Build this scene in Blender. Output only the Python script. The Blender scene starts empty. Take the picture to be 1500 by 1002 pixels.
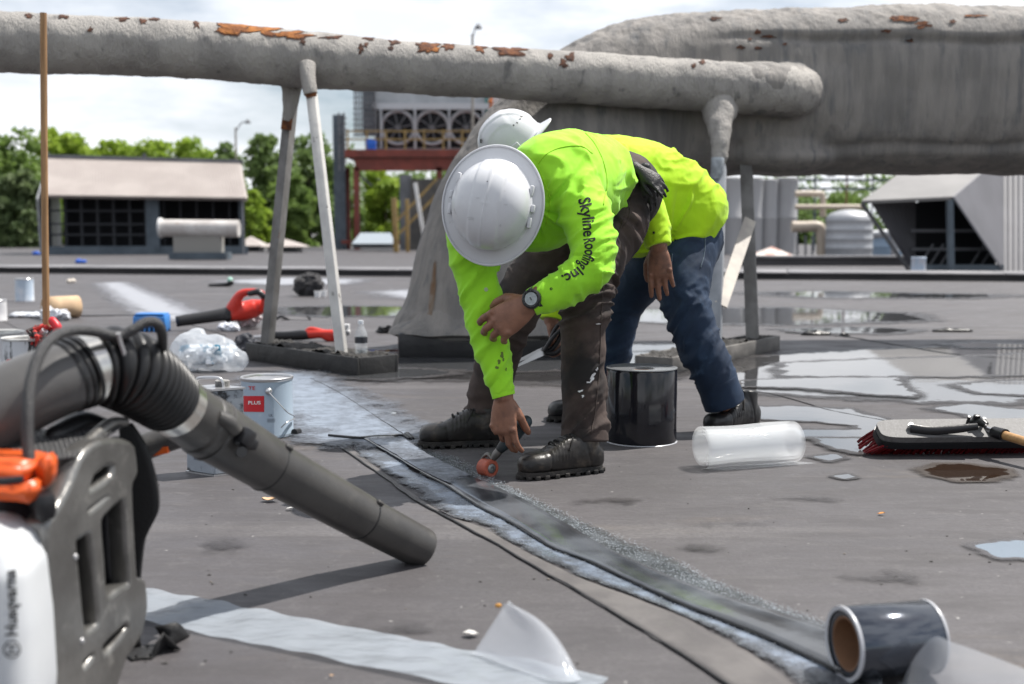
import bpy, bmesh, math, random
import numpy as np
from mathutils import Vector, Matrix, noise as mn
from mathutils.bvhtree import BVHTree
R = math.radians
random.seed(7); rng = np.random.default_rng(7)
sc = bpy.context.scene
COL = sc.collection

# ------------------------------------------------------------------ camera
FPX, CX, CY, YH, CAMH = 1700.0, 750.0, 501.0, 345.0, 0.72
PITCH = math.atan((CY - YH) / FPX)
cam_d = bpy.data.cameras.new('camera')
cam_d.sensor_width = 36.0
cam_d.lens = FPX / 1500.0 * 36.0
cam_d.clip_start = 0.05
cam_d.clip_end = 3000.0
cam_d.dof.use_dof = True
cam_d.dof.focus_distance = 3.45
cam_d.dof.aperture_fstop = 3.0
cam_d.dof.aperture_blades = 9
cam = bpy.data.objects.new('camera', cam_d)
COL.objects.link(cam)
cam.location = (0, 0, CAMH)
cam.rotation_euler = (math.pi / 2 - PITCH, 0, 0)
sc.camera = cam

# ------------------------------------------------------------------ sky and sun
SUN = Vector((0.50, 0.25, 1.0)).normalized()
world = bpy.data.worlds.new('World')
sc.world = world
world.use_nodes = True
nt = world.node_tree
nt.nodes.clear()
wo = nt.nodes.new('ShaderNodeOutputWorld')
bg = nt.nodes.new('ShaderNodeBackground')
sky = nt.nodes.new('ShaderNodeTexSky')
sky.sky_type = 'NISHITA'
sky.sun_disc = False
sky.sun_elevation = math.asin(SUN.z)
sky.sun_rotation = math.atan2(SUN.x, SUN.y)
sky.air_density = 1.0
sky.dust_density = 1.2
tc = nt.nodes.new('ShaderNodeTexCoord')
mp = nt.nodes.new('ShaderNodeMapping')
mp.inputs['Scale'].default_value = (1.0, 1.0, 3.4)
mp.inputs['Location'].default_value = (3.1, 0.35, 0.2)
n1 = nt.nodes.new('ShaderNodeTexNoise')
n1.inputs['Scale'].default_value = 2.3
n1.inputs['Detail'].default_value = 9.0
n1.inputs['Roughness'].default_value = 0.56
rp = nt.nodes.new('ShaderNodeValToRGB')
rp.color_ramp.elements[0].position = 0.37
rp.color_ramp.elements[1].position = 0.55
n2 = nt.nodes.new('ShaderNodeTexNoise')
n2.inputs['Scale'].default_value = 5.5
n2.inputs['Detail'].default_value = 7.0
rc = nt.nodes.new('ShaderNodeValToRGB')
rc.color_ramp.elements[0].position = 0.34
rc.color_ramp.elements[0].color = (9.6, 10.1, 10.9, 1)
rc.color_ramp.elements[1].position = 0.62
rc.color_ramp.elements[1].color = (12.0, 12.2, 12.6, 1)
mx = nt.nodes.new('ShaderNodeMix')
mx.data_type = 'RGBA'
nt.links.new(tc.outputs['Generated'], mp.inputs['Vector'])
nt.links.new(mp.outputs['Vector'], n1.inputs['Vector'])
nt.links.new(mp.outputs['Vector'], n2.inputs['Vector'])
nt.links.new(n1.outputs['Fac'], rp.inputs['Fac'])
nt.links.new(n2.outputs['Fac'], rc.inputs['Fac'])
nt.links.new(rp.outputs['Color'], mx.inputs[0])
nt.links.new(sky.outputs['Color'], mx.inputs[6])
nt.links.new(rc.outputs['Color'], mx.inputs[7])
nt.links.new(mx.outputs[2], bg.inputs['Color'])
bg.inputs['Strength'].default_value = 0.072
nt.links.new(bg.outputs['Background'], wo.inputs['Surface'])

sun_d = bpy.data.lights.new('sun', 'SUN')
sun_d.energy = 5.0
sun_d.angle = R(0.53)
sun_d.color = (1.0, 0.955, 0.89)
sun = bpy.data.objects.new('sun', sun_d)
COL.objects.link(sun)
sun.rotation_euler = (-SUN).to_track_quat('-Z', 'Y').to_euler()
sun.location = SUN * 60

sc.view_settings.view_transform = 'Standard'
sc.view_settings.look = 'None'
sc.view_settings.exposure = 0.5
sc.view_settings.gamma = 1.0
sc.view_settings.use_curve_mapping = False
sc.render.engine = 'CYCLES'
sc.cycles.use_denoising = True
sc.cycles.max_bounces = 8
sc.cycles.transparent_max_bounces = 16
sc.cycles.caustics_reflective = False
sc.cycles.caustics_refractive = False
sc.cycles.sample_clamp_indirect = 6.0

# ------------------------------------------------------------------ pixels to places
cp, sp = math.cos(PITCH), math.sin(PITCH)
def ray(px, py):
    a, b = (px - CX) / FPX, (CY - py) / FPX
    return np.array([a, cp + b * sp, -sp + b * cp])
def W(px, py, d):
    r = ray(px, py)
    return np.array([0, 0, CAMH]) + r * (d / r[1])
def G(px, py, z=0.0):
    r = ray(px, py)
    return np.array([0, 0, CAMH]) + r * ((z - CAMH) / r[2])
def Ws(l):
    return [W(*p) for p in l]

# ------------------------------------------------------------------ noise helpers
def nz(P, scale=1.0, off=0.0):
    P = np.asarray(P, float) * scale + off
    return np.array([mn.noise((p[0], p[1], p[2])) for p in P])
def fbm(P, scale=1.0, octv=4, off=0.0):
    P = np.asarray(P, float) * scale + off
    return np.array([mn.fractal((p[0], p[1], p[2]), 0.9, 2.1, octv) for p in P])
def sstep(a, b, x):
    t = np.clip((np.asarray(x, float) - a) / (b - a), 0, 1)
    return t * t * (3 - 2 * t)
def unit(v):
    v = np.asarray(v, float)
    return v / (np.linalg.norm(v) + 1e-12)

# ------------------------------------------------------------------ materials
MATS = {}
def mat(name, col, rough=0.6, metal=0.0, col2=None, nscale=6.0, namt=(0.35, 0.65), bump=0.0, bscale=40.0,
        bdist=0.01, detail=5.0, stretch=None, trans=0.0, spec=0.5, alpha=1.0, ior=1.45, rough2=None, coat=0.0,
        col3=None, n3scale=30.0, n3=(0.55, 0.7), subsurf=0.0, sheen=0.0, bdetail=4.0, transl=0.0, holes=None):
    if name in MATS:
        return MATS[name]
    m = bpy.data.materials.new(name)
    MATS[name] = m
    m.use_nodes = True
    t = m.node_tree
    b = t.nodes['Principled BSDF']
    L = t.links
    c4 = lambda c: (c[0], c[1], c[2], 1)
    b.inputs['Base Color'].default_value = c4(col)
    b.inputs['Roughness'].default_value = rough
    b.inputs['Metallic'].default_value = metal
    b.inputs['IOR'].default_value = ior
    b.inputs['Alpha'].default_value = alpha
    b.inputs['Transmission Weight'].default_value = trans
    b.inputs['Specular IOR Level'].default_value = spec
    b.inputs['Coat Weight'].default_value = coat
    if sheen:
        b.inputs['Sheen Weight'].default_value = sheen
    if subsurf:
        b.inputs['Subsurface Weight'].default_value = subsurf
        b.inputs['Subsurface Radius'].default_value = (0.02, 0.008, 0.004)
        b.inputs['Subsurface Scale'].default_value = 0.5
    tcn = t.nodes.new('ShaderNodeTexCoord')
    src = tcn.outputs['Object']
    if stretch:
        mpn = t.nodes.new('ShaderNodeMapping')
        mpn.inputs['Scale'].default_value = stretch
        L.new(src, mpn.inputs['Vector'])
        src = mpn.outputs['Vector']
    def noise(scale, det=detail, rgh=0.6):
        n = t.nodes.new('ShaderNodeTexNoise')
        n.inputs['Scale'].default_value = scale
        n.inputs['Detail'].default_value = det
        n.inputs['Roughness'].default_value = rgh
        L.new(src, n.inputs['Vector'])
        return n.outputs['Fac']
    def ramp(fac, a, c):
        r = t.nodes.new('ShaderNodeMapRange')
        r.interpolation_type = 'SMOOTHSTEP'
        r.inputs['From Min'].default_value = a
        r.inputs['From Max'].default_value = c
        L.new(fac, r.inputs['Value'])
        return r.outputs['Result']
    def mixc(fac, a, c):
        x = t.nodes.new('ShaderNodeMix')
        x.data_type = 'RGBA'
        L.new(fac, x.inputs[0])
        for s, i in ((a, 6), (c, 7)):
            if isinstance(s, tuple):
                x.inputs[i].default_value = c4(s)
            else:
                L.new(s, x.inputs[i])
        return x.outputs[2]
    out = None
    if col2 is not None:
        f = ramp(noise(nscale), *namt)
        out = mixc(f, tuple(col), tuple(col2))
        if rough2 is not None:
            r = t.nodes.new('ShaderNodeMapRange')
            r.inputs['To Min'].default_value = rough
            r.inputs['To Max'].default_value = rough2
            L.new(f, r.inputs['Value'])
            L.new(r.outputs['Result'], b.inputs['Roughness'])
    if col3 is not None:
        f3 = ramp(noise(n3scale, 6.0), *n3)
        out = mixc(f3, out if out is not None else tuple(col), tuple(col3))
    if out is not None:
        L.new(out, b.inputs['Base Color'])
    if holes:
        L.new(ramp(noise(holes[0], 7.0, 0.65), holes[1], holes[2]), b.inputs['Alpha'])
    if bump:
        bn = t.nodes.new('ShaderNodeBump')
        bn.inputs['Strength'].default_value = bump
        bn.inputs['Distance'].default_value = bdist
        L.new(noise(bscale, bdetail), bn.inputs['Height'])
        L.new(bn.outputs['Normal'], b.inputs['Normal'])
    if transl:
        tr = t.nodes.new('ShaderNodeBsdfTranslucent')
        if out is not None:
            L.new(out, tr.inputs['Color'])
        else:
            tr.inputs['Color'].default_value = c4(col)
        ms = t.nodes.new('ShaderNodeMixShader')
        ms.inputs[0].default_value = transl
        L.new(b.outputs[0], ms.inputs[1])
        L.new(tr.outputs[0], ms.inputs[2])
        L.new(ms.outputs[0], t.nodes['Material Output'].inputs['Surface'])
    return m

def film_mat(name, col, dens, rough=0.12, bump=0.3, bscale=14.0):
    """thin plastic film: part see-through, part milky, glossy on top"""
    m = bpy.data.materials.new(name)
    MATS[name] = m
    m.use_nodes = True
    t = m.node_tree
    L = t.links
    o = t.nodes['Material Output']
    b = t.nodes['Principled BSDF']
    b.inputs['Base Color'].default_value = (*col, 1)
    b.inputs['Roughness'].default_value = rough
    tr = t.nodes.new('ShaderNodeBsdfTransparent')
    tl = t.nodes.new('ShaderNodeBsdfTranslucent')
    tl.inputs['Color'].default_value = (*col, 1)
    m1 = t.nodes.new('ShaderNodeMixShader'); m1.inputs[0].default_value = 0.45
    m2 = t.nodes.new('ShaderNodeMixShader'); m2.inputs[0].default_value = dens
    L.new(b.outputs[0], m1.inputs[1]); L.new(tl.outputs[0], m1.inputs[2])
    L.new(tr.outputs[0], m2.inputs[1]); L.new(m1.outputs[0], m2.inputs[2])
    L.new(m2.outputs[0], o.inputs['Surface'])
    tcn = t.nodes.new('ShaderNodeTexCoord')
    mpn = t.nodes.new('ShaderNodeMapping'); mpn.inputs['Scale'].default_value = (1, 2.4, 1)
    n = t.nodes.new('ShaderNodeTexNoise'); n.inputs['Scale'].default_value = bscale; n.inputs['Detail'].default_value = 3
    bn = t.nodes.new('ShaderNodeBump'); bn.inputs['Strength'].default_value = bump; bn.inputs['Distance'].default_value = 0.02
    L.new(tcn.outputs['Object'], mpn.inputs['Vector']); L.new(mpn.outputs[0], n.inputs['Vector'])
    L.new(n.outputs['Fac'], bn.inputs['Height'])
    L.new(bn.outputs['Normal'], b.inputs['Normal'])
    return m

# ------------------------------------------------------------------ objects
def tag(o, label=None, cat=None, group=None, kind=None):
    if label: o['label'] = label
    if cat: o['category'] = cat
    if group: o['group'] = group
    if kind: o['kind'] = kind
    return o
def empty(name, loc, label=None, cat=None, group=None):
    o = bpy.data.objects.new(name, None)
    o.empty_display_size = 0.1
    o.location = [float(c) for c in loc]
    COL.objects.link(o)
    return tag(o, label, cat, group)
def world_loc(o):
    p = Vector((0, 0, 0))
    while o is not None:
        p += o.location + (o.matrix_parent_inverse.to_translation() if o.parent else Vector((0, 0, 0)))
        o = o.parent
    return p
def link(name, me, m=None, parent=None, smooth=True):
    o = bpy.data.objects.new(name, me)
    if m is not None:
        me.materials.clear()
        me.materials.append(m)
    COL.objects.link(o)
    if parent is not None:
        o.parent = parent
        o.matrix_parent_inverse = Matrix.Translation(-world_loc(parent))
    if smooth:
        me.polygons.foreach_set('use_smooth', [True] * len(me.polygons))
    return o
def mesh(name, v, f):
    me = bpy.data.meshes.new(name)
    me.from_pydata([tuple(map(float, p)) for p in v], [], [tuple(map(int, q)) for q in f])
    me.update()
    return me
def autosmooth(o, ang=40):
    me = o.data
    bm = bmesh.new(); bm.from_mesh(me)
    a = R(ang)
    for e in bm.edges:
        e.smooth = not (len(e.link_faces) == 2 and e.calc_face_angle(0) > a)
    for q in bm.faces: q.smooth = True
    bm.to_mesh(me); bm.free()
    return o

def catmull(P, m):
    P = np.asarray(P, float)
    if len(P) == 2:
        t = np.linspace(0, 1, m)[:, None]
        return P[0] * (1 - t) + P[1] * t
    E = np.vstack([2 * P[0] - P[1], P, 2 * P[-1] - P[-2]])
    out = []
    k = len(P) - 1
    for s in np.linspace(0, k, m):
        i = min(int(s), k - 1)
        t = s - i
        p0, p1, p2, p3 = E[i], E[i + 1], E[i + 2], E[i + 3]
        out.append(0.5 * ((2 * p1) + (-p0 + p2) * t + (2 * p0 - 5 * p1 + 4 * p2 - p3) * t * t + (-p0 + 3 * p1 - 3 * p2 + p3) * t ** 3))
    return np.array(out)

class B:
    """collects shapes, then links them as one mesh object"""
    def __init__(s):
        s.v = []; s.f = []
    def add(s, v, f):
        k = len(s.v)
        s.v += [tuple(p) for p in v]
        s.f += [tuple(i + k for i in q) for q in f]
        return s
    def box(s, c, size, rz=0.0, rot=None, bev=0.0, seg=2):
        bm = bmesh.new()
        bmesh.ops.create_cube(bm, size=1.0)
        for v in bm.verts:
            v.co = Vector((v.co.x * size[0], v.co.y * size[1], v.co.z * size[2]))
        if bev:
            bmesh.ops.bevel(bm, geom=bm.edges[:], offset=bev, segments=seg, affect='EDGES', profile=0.5)
        M = rot if rot is not None else Matrix.Rotation(rz, 3, 'Z')
        bm.verts.index_update()
        c = Vector([float(q) for q in c])
        v = [M @ q.co + c for q in bm.verts]
        f = [[q.index for q in p.verts] for p in bm.faces]
        bm.free()
        return s.add(v, f)
    def bar(s, a, b, w, h, up=(0, 0, 1), bev=0.0, ext=0.0):
        a, b = np.asarray(a, float), np.asarray(b, float)
        d = unit(b - a)
        a = a - d * ext; b = b + d * ext
        x = unit(np.cross(d, up)) if abs(np.dot(d, unit(up))) < 0.99 else unit(np.cross(d, (1, 0, 0.1)))
        z = np.cross(x, d)
        M = Matrix((x, d, z)).transposed()
        return s.box((a + b) / 2, (w, np.linalg.norm(b - a), h), rot=M, bev=bev)
    def tube(s, P, r, n=12, m=None, ref=None, cap='flat', disp=None, rb=None):
        v, f = tube(P, r, n, m, ref, cap, disp, rb)
        return s.add(v, f)
    def lathe(s, prof, n=32, c=(0, 0, 0), rot=None, cap=True, sx=1.0, sy=1.0):
        v = []; f = []
        k = len(prof)
        M = rot if rot is not None else Matrix.Identity(3)
        c = Vector([float(q) for q in c])
        for (r, z) in prof:
            for j in range(n):
                a = 2 * math.pi * j / n
                v.append(M @ Vector((r * math.cos(a) * sx, r * math.sin(a) * sy, z)) + c)
        for i in range(k - 1):
            for j in range(n):
                j2 = (j + 1) % n
                f.append((i * n + j, i * n + j2, (i + 1) * n + j2, (i + 1) * n + j))
        if cap:
            if prof[0][0] > 1e-5: f.append(tuple(range(n))[::-1])
            if prof[-1][0] > 1e-5: f.append(tuple((k - 1) * n + j for j in range(n)))
        return s.add(v, f)
    def prism(s, pts, off):
        """polygon extruded by a vector"""
        k = len(pts)
        off = np.asarray(off, float)
        v = [np.asarray(p, float) for p in pts] + [np.asarray(p, float) + off for p in pts]
        f = [tuple(range(k))[::-1], tuple(range(k, 2 * k))]
        f += [(i, (i + 1) % k, k + (i + 1) % k, k + i) for i in range(k)]
        return s.add(v, f)
    def grid(s, P, closed=False):
        """P: array rows x cols x 3"""
        r, c = len(P), len(P[0])
        v = [p for row in P for p in row]
        f = []
        for i in range(r - 1):
            for j in range(c if closed else c - 1):
                j2 = (j + 1) % c
                f.append((i * c + j, i * c + j2, (i + 1) * c + j2, (i + 1) * c + j))
        return s.add(v, f)
    def obj(s, name, m, parent=None, smooth=True, ang=40, label=None):
        me = mesh(name, s.v, s.f)
        bm = bmesh.new(); bm.from_mesh(me)
        bmesh.ops.recalc_face_normals(bm, faces=bm.faces[:])
        bm.to_mesh(me); bm.free()
        o = link(name, me, m, parent, smooth)
        if smooth and ang: autosmooth(o, ang)
        if label: o['label'] = label
        return o

def frames(C, ref=None):
    T = np.gradient(C, axis=0)
    T /= np.linalg.norm(T, axis=1)[:, None] + 1e-12
    if ref is None:
        ref = np.eye(3)[np.argmin(np.abs(T[0]))]
    S = []
    cur = np.asarray(ref, float)
    for t in T:
        cur = cur - t * np.dot(cur, t)
        cur = cur / (np.linalg.norm(cur) + 1e-12)
        S.append(cur.copy())
    S = np.array(S)
    return T, S, np.cross(T, S)

def tube(P, r, n=12, m=None, ref=None, cap='flat', disp=None, rb=None):
    P = np.asarray(P, float)
    k = len(P)
    m = m or (k if k == 2 else (k - 1) * 6 + 1)
    C = catmull(P, m)
    def rr(q):
        q = np.asarray(q if np.ndim(q) else [q] * k, float)
        return np.interp(np.linspace(0, 1, m), np.linspace(0, 1, len(q)), q) if len(q) != m else q
    ra = rr(r); rbb = rr(rb) if rb is not None else ra
    T, S, N = frames(C, ref)
    if cap == 'round':
        def capend(i, sg):
            cs = []
            for q in (0.5, 0.85, 0.99):
                cs.append((C[i] + sg * T[i] * q * min(ra[i], rbb[i]), math.sqrt(max(0, 1 - q * q))))
            return cs
        a = capend(0, -1)[::-1]; b = capend(-1, 1)
        C = np.vstack([[p for p, _ in a], C, [p for p, _ in b]])
        f0 = [q for _, q in a]; f1 = [q for _, q in b]
        ra = np.concatenate([[ra[0] * q for q in f0], ra, [ra[-1] * q for q in f1]])
        rbb = np.concatenate([[rbb[0] * q for q in f0], rbb, [rbb[-1] * q for q in f1]])
        S = np.vstack([[S[0]] * 3, S, [S[-1]] * 3]); N = np.vstack([[N[0]] * 3, N, [N[-1]] * 3])
    mm = len(C)
    th = np.linspace(0, 2 * np.pi, n, endpoint=False)
    D = np.cos(th)[None, :, None] * S[:, None, :] * ra[:, None, None] + np.sin(th)[None, :, None] * N[:, None, :] * rbb[:, None, None]
    V = (C[:, None, :] + D)
    if disp is not None:
        V = disp(V, D, C)
    V = V.reshape(-1, 3)
    f = []
    for i in range(mm - 1):
        for j in range(n):
            j2 = (j + 1) % n
            f.append((i * n + j, i * n + j2, (i + 1) * n + j2, (i + 1) * n + j))
    if cap:
        f.append(tuple(range(n))[::-1]); f.append(tuple((mm - 1) * n + j for j in range(n)))
    return V, f

def fuse(pieces, voxel, smooth=3, adapt=0.0):
    """overlapping closed shapes -> one continuous mesh"""
    b = B()
    for v, f in pieces: b.add(v, f)
    me = mesh('tmp', b.v, b.f)
    bm = bmesh.new(); bm.from_mesh(me)
    bmesh.ops.recalc_face_normals(bm, faces=bm.faces[:]); bm.to_mesh(me); bm.free()
    o = bpy.data.objects.new('tmp', me); COL.objects.link(o)
    md = o.modifiers.new('r', 'REMESH'); md.mode = 'VOXEL'; md.voxel_size = voxel; md.adaptivity = adapt
    if smooth:
        s = o.modifiers.new('s', 'SMOOTH'); s.factor = 0.5; s.iterations = smooth
    dg = bpy.context.evaluated_depsgraph_get()
    out = bpy.data.meshes.new_from_object(o.evaluated_get(dg))
    bpy.data.objects.remove(o); bpy.data.meshes.remove(me)
    return out
def getv(me):
    a = np.empty(len(me.vertices) * 3); me.vertices.foreach_get('co', a)
    b = np.empty(len(me.vertices) * 3); me.vertices.foreach_get('normal', b)
    return a.reshape(-1, 3), b.reshape(-1, 3)
def setv(me, v):
    me.vertices.foreach_set('co', np.ascontiguousarray(v, dtype=np.float32).ravel()); me.update()
def polyparam(V, P):
    P = np.asarray(P, float)
    best = np.full(len(V), 1e9); U = np.zeros(len(V)); A = np.zeros((len(V), 3)); Q = np.zeros((len(V), 3))
    acc = 0.0
    for a, b in zip(P[:-1], P[1:]):
        d = b - a; L = np.linalg.norm(d)
        t = np.clip((V - a) @ d / (L * L), 0, 1)
        q = a + t[:, None] * d
        ds = np.linalg.norm(V - q, axis=1)
        w = ds < best
        best[w] = ds[w]; U[w] = acc + t[w] * L; A[w] = d / L; Q[w] = q[w]
        acc += L
    return U / acc, best, A, Q, acc

def copytree(o, parent=None, dx=(0, 0, 0)):
    c = o.copy(); COL.objects.link(c)
    if parent is None:
        c.location = o.location + Vector(dx)
    else:
        c.parent = parent
    for ch in o.children: copytree(ch, c)
    return c

def text_mesh(txt, size=1.0, bold=0.0, spacing=1.0, seg=0.08):
    cu = bpy.data.curves.new('t', 'FONT')
    cu.body = txt; cu.size = size; cu.offset = bold; cu.space_character = spacing; cu.resolution_u = 4
    o = bpy.data.objects.new('t', cu); COL.objects.link(o)
    dg = bpy.context.evaluated_depsgraph_get()
    me = bpy.data.meshes.new_from_object(o.evaluated_get(dg))
    bpy.data.objects.remove(o)
    bm = bmesh.new(); bm.from_mesh(me)
    bmesh.ops.remove_doubles(bm, verts=bm.verts[:], dist=1e-5)
    bmesh.ops.triangulate(bm, faces=bm.faces[:])
    for _ in range(5):
        es = [e for e in bm.edges if e.calc_length() > seg * size]
        if not es: break
        bmesh.ops.subdivide_edges(bm, edges=es, cuts=1)
        bmesh.ops.triangulate(bm, faces=bm.faces[:])
    bm.to_mesh(me); bm.free()
    return me
def px_text(name, txt, trace, hpx, tgt, m, parent, lift=0.0012, bold=0.0, fit=True, up=1.0, seg=0.1, spacing=1.0):
    """print lettering on a surface along a traced line; the letters lie on the surface itself"""
    me = text_mesh(txt, 1.0, bold, spacing, seg)
    v, _ = getv(me)
    w = v[:, 0].max()
    tr = catmull(np.array([[a, b, 0] for a, b in trace], float), 60)[:, :2]
    cum = np.concatenate([[0], np.cumsum(np.linalg.norm(np.diff(tr, axis=0), axis=1))])
    sc_ = cum[-1] / w
    tm = tgt.data
    vv, _n = getv(tm)
    bvh = BVHTree.FromPolygons([Vector(p) for p in vv], [list(p.vertices) for p in tm.polygons])
    out = []
    o0 = Vector((0, 0, CAMH))
    last = None
    for p in v:
        s = p[0] * sc_
        x = np.interp(s, cum, tr[:, 0]); y = np.interp(s, cum, tr[:, 1])
        x2 = np.interp(s + 2, cum, tr[:, 0]); y2 = np.interp(s + 2, cum, tr[:, 1])
        x1 = np.interp(s - 2, cum, tr[:, 0]); y1 = np.interp(s - 2, cum, tr[:, 1])
        d = unit([x2 - x1, y2 - y1])
        nrm = np.array([d[1], -d[0]]) * up
        h = p[1] * hpx
        r = Vector(ray(x + nrm[0] * h, y + nrm[1] * h)).normalized()
        hit, no, _, _ = bvh.ray_cast(o0, r)
        if hit is None:
            hit = last if last is not None else o0 + r * 2
            no = -r
        last = hit
        if no.dot(r) > 0: no = -no
        out.append(np.array(hit + no * lift))
    setv(me, np.array(out))
    return link(name, me, m, parent, True)
# ================================================================== SETTING
def roof_material():
    m = bpy.data.materials.new('roof_membrane'); MATS['roof_membrane'] = m
    m.use_nodes = True
    t = m.node_tree; L = t.links; b = t.nodes['Principled BSDF']
    tcn = t.nodes.new('ShaderNodeTexCoord')
    def mapping(s, rz=0.0):
        n = t.nodes.new('ShaderNodeMapping'); n.inputs['Scale'].default_value = s; n.inputs['Rotation'].default_value = (0, 0, rz)
        L.new(tcn.outputs['Object'], n.inputs['Vector']); return n.outputs[0]
    def noise(vec, scale, det=6.0, rg=0.6):
        n = t.nodes.new('ShaderNodeTexNoise'); n.inputs['Scale'].default_value = scale; n.inputs['Detail'].default_value = det; n.inputs['Roughness'].default_value = rg
        L.new(vec, n.inputs['Vector']); return n.outputs['Fac']
    def rng_(f, a, c, lo=0.0, hi=1.0):
        r = t.nodes.new('ShaderNodeMapRange'); r.interpolation_type = 'SMOOTHSTEP'
        r.inputs['From Min'].default_value = a; r.inputs['From Max'].default_value = c
        r.inputs['To Min'].default_value = lo; r.inputs['To Max'].default_value = hi
        L.new(f, r.inputs['Value']); return r.outputs['Result']
    def mix(f, a, c, mode='MIX'):
        x = t.nodes.new('ShaderNodeMix'); x.data_type = 'RGBA'; x.blend_type = mode
        if isinstance(f, float): x.inputs[0].default_value = f
        else: L.new(f, x.inputs[0])
        for s, i in ((a, 6), (c, 7)):
            if isinstance(s, tuple): x.inputs[i].default_value = (*s, 1)
            else: L.new(s, x.inputs[i])
        return x.outputs[2]
    v1 = mapping((1, 1, 1)); v2 = mapping((1.0, 3.2, 1), R(12)); v3 = mapping((0.6, 5.0, 1), R(-20))
    big = noise(v1, 0.55, 6); mid = noise(v2, 3.0, 8, 0.65); sm = noise(v3, 9.0, 6, 0.7); fine = noise(v1, 95.0, 3, 0.8); mot = noise(v1, 17.0, 5, 0.7); mot2 = noise(mapping((1, 1.7, 1), R(30)), 6.5, 7, 0.72); spk = noise(v1, 60.0, 2, 0.5)
    c = mix(rng_(big, 0.35, 0.65), (0.068, 0.064, 0.068), (0.104, 0.097, 0.101))
    c = mix(rng_(mid, 0.40, 0.66, 0.0, 0.75), c, (0.048, 0.045, 0.048))
    c = mix(rng_(sm, 0.52, 0.72, 0.0, 0.55), c, (0.120, 0.113, 0.113))
    c = mix(rng_(noise(v2, 1.1, 5), 0.58, 0.72, 0.0, 0.5), c, (0.128, 0.104, 0.085))
    v4 = mapping((0.10, 0.9, 1), R(4))
    c = mix(rng_(noise(v4, 1.6, 6), 0.45, 0.66, 0.0, 0.6), c, (0.060, 0.056, 0.058))
    c = mix(rng_(noise(v4, 2.7, 5), 0.56, 0.70, 0.0, 0.5), c, (0.165, 0.155, 0.152))
    c = mix(rng_(mot2, 0.50, 0.72, 0.0, 0.6), c, (0.046, 0.042, 0.044))
    c = mix(rng_(mot, 0.52, 0.70, 0.0, 0.42), c, (0.130, 0.123, 0.124))
    c = mix(rng_(mot, 0.48, 0.30, 0.0, 0.45), c, (0.066, 0.060, 0.063))
    c = mix(rng_(fine, 0.38, 0.62, 0.0, 0.6), c, (0.058, 0.054, 0.057))
    c = mix(rng_(spk, 0.69, 0.75, 0.0, 0.7), c, (0.04, 0.038, 0.04))
    c = mix(rng_(noise(v1, 47.0, 2), 0.72, 0.76, 0.0, 0.7), c, (0.34, 0.33, 0.32))
    L.new(c, b.inputs['Base Color'])
    L.new(rng_(mid, 0.35, 0.7, 0.50, 0.74), b.inputs['Roughness'])
    b.inputs['Specular IOR Level'].default_value = 0.45
    bn = t.nodes.new('ShaderNodeBump'); bn.inputs['Strength'].default_value = 0.35; bn.inputs['Distance'].default_value = 0.004
    ad = t.nodes.new('ShaderNodeMath'); ad.operation = 'ADD'
    L.new(fine, ad.inputs[0]); L.new(sm, ad.inputs[1]); L.new(ad.outputs[0], bn.inputs['Height'])
    L.new(bn.outputs['Normal'], b.inputs['Normal'])
    return m
M_roof = roof_material()
b = B()
xs = [-90, -40, -15, -6, -2, 0, 2, 6, 15, 40, 90]; ys = [-8, 0, 2, 4, 8, 15, 30, 50, 70, 96]
b.grid([[(x, y, 0.0) for x in xs] for y in ys])
roof = b.obj('roof', M_roof, smooth=False); tag(roof, kind='structure')
b = B(); b.grid([[(x, y, -7.0) for x in np.linspace(-1500, 1500, 13)] for y in np.linspace(-300, 2400, 10)])
gr = b.obj('ground', mat('ground_grass', (0.06, 0.085, 0.03), 0.9, col2=(0.10, 0.10, 0.05), nscale=0.05, bump=0.4, bscale=2.0), smooth=False); tag(gr, kind='structure')
# the building's own walls under the roof edge
b = B(); b.box((0, 44, -3.55), (180.0, 103.9, 6.9))
o = b.obj('building_walls', mat('block_wall', (0.3, 0.29, 0.27), 0.9, col2=(0.24, 0.23, 0.22), nscale=2.0), smooth=False); tag(o, kind='structure')

def strip_between(A, Bp, z, rows=7, cols=140, zig=0.0, seed=0.0, bulge=0.0, endz=0.0):
    A = catmull(np.array([[p[0], p[1], 0] for p in A], float), cols)[:, :2]
    Bq = catmull(np.array([[p[0], p[1], 0] for p in Bp], float), cols)[:, :2]
    GA = np.array([G(*p) for p in A]); GB = np.array([G(*p) for p in Bq])
    wv = nz(GA, 9.0, seed) * zig + nz(GA, 31.0, seed + 5) * zig * 0.6
    wb = nz(GB, 9.0, seed + 9) * zig + nz(GB, 31.0, seed + 3) * zig * 0.6
    P = []
    for i in range(cols):
        d = unit(GB[i] - GA[i])
        a = GA[i] + d * wv[i]; c = GB[i] + d * wb[i]
        row = []
        for k in range(rows):
            s = k / (rows - 1)
            p = a * (1 - s) + c * s
            p = np.array([p[0], p[1], z + bulge * math.sin(math.pi * s)])
            row.append(p)
        P.append(row)
    return P
def slab(name, P, thick, m, parent=None):
    b = B(); b.grid(P)
    o = b.obj(name, m, parent, True, ang=50)
    s = o.modifiers.new('t', 'SOLIDIFY'); s.thickness = thick; s.offset = -1
    return o
cov_l = [(529, 645), (575, 672), (616, 697), (655, 717), (700, 746), (754, 774), (808, 808), (862, 828), (952, 871), (1035, 907), (1132, 946), (1222, 990), (1290, 1020)]
cov_r = [(580, 643), (612, 667), (650, 688), (690, 704), (740, 726), (783, 748), (844, 784), (898, 815), (988, 856), (1045, 878), (1120, 900), (1212, 930), (1300, 962)]
pri_l = [(489, 645), (530, 672), (570, 700), (600, 722), (650, 757), (700, 771), (729, 789), (779, 815), (855, 851), (923, 876), (1013, 912), (1107, 964), (1180, 1015)]
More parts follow.
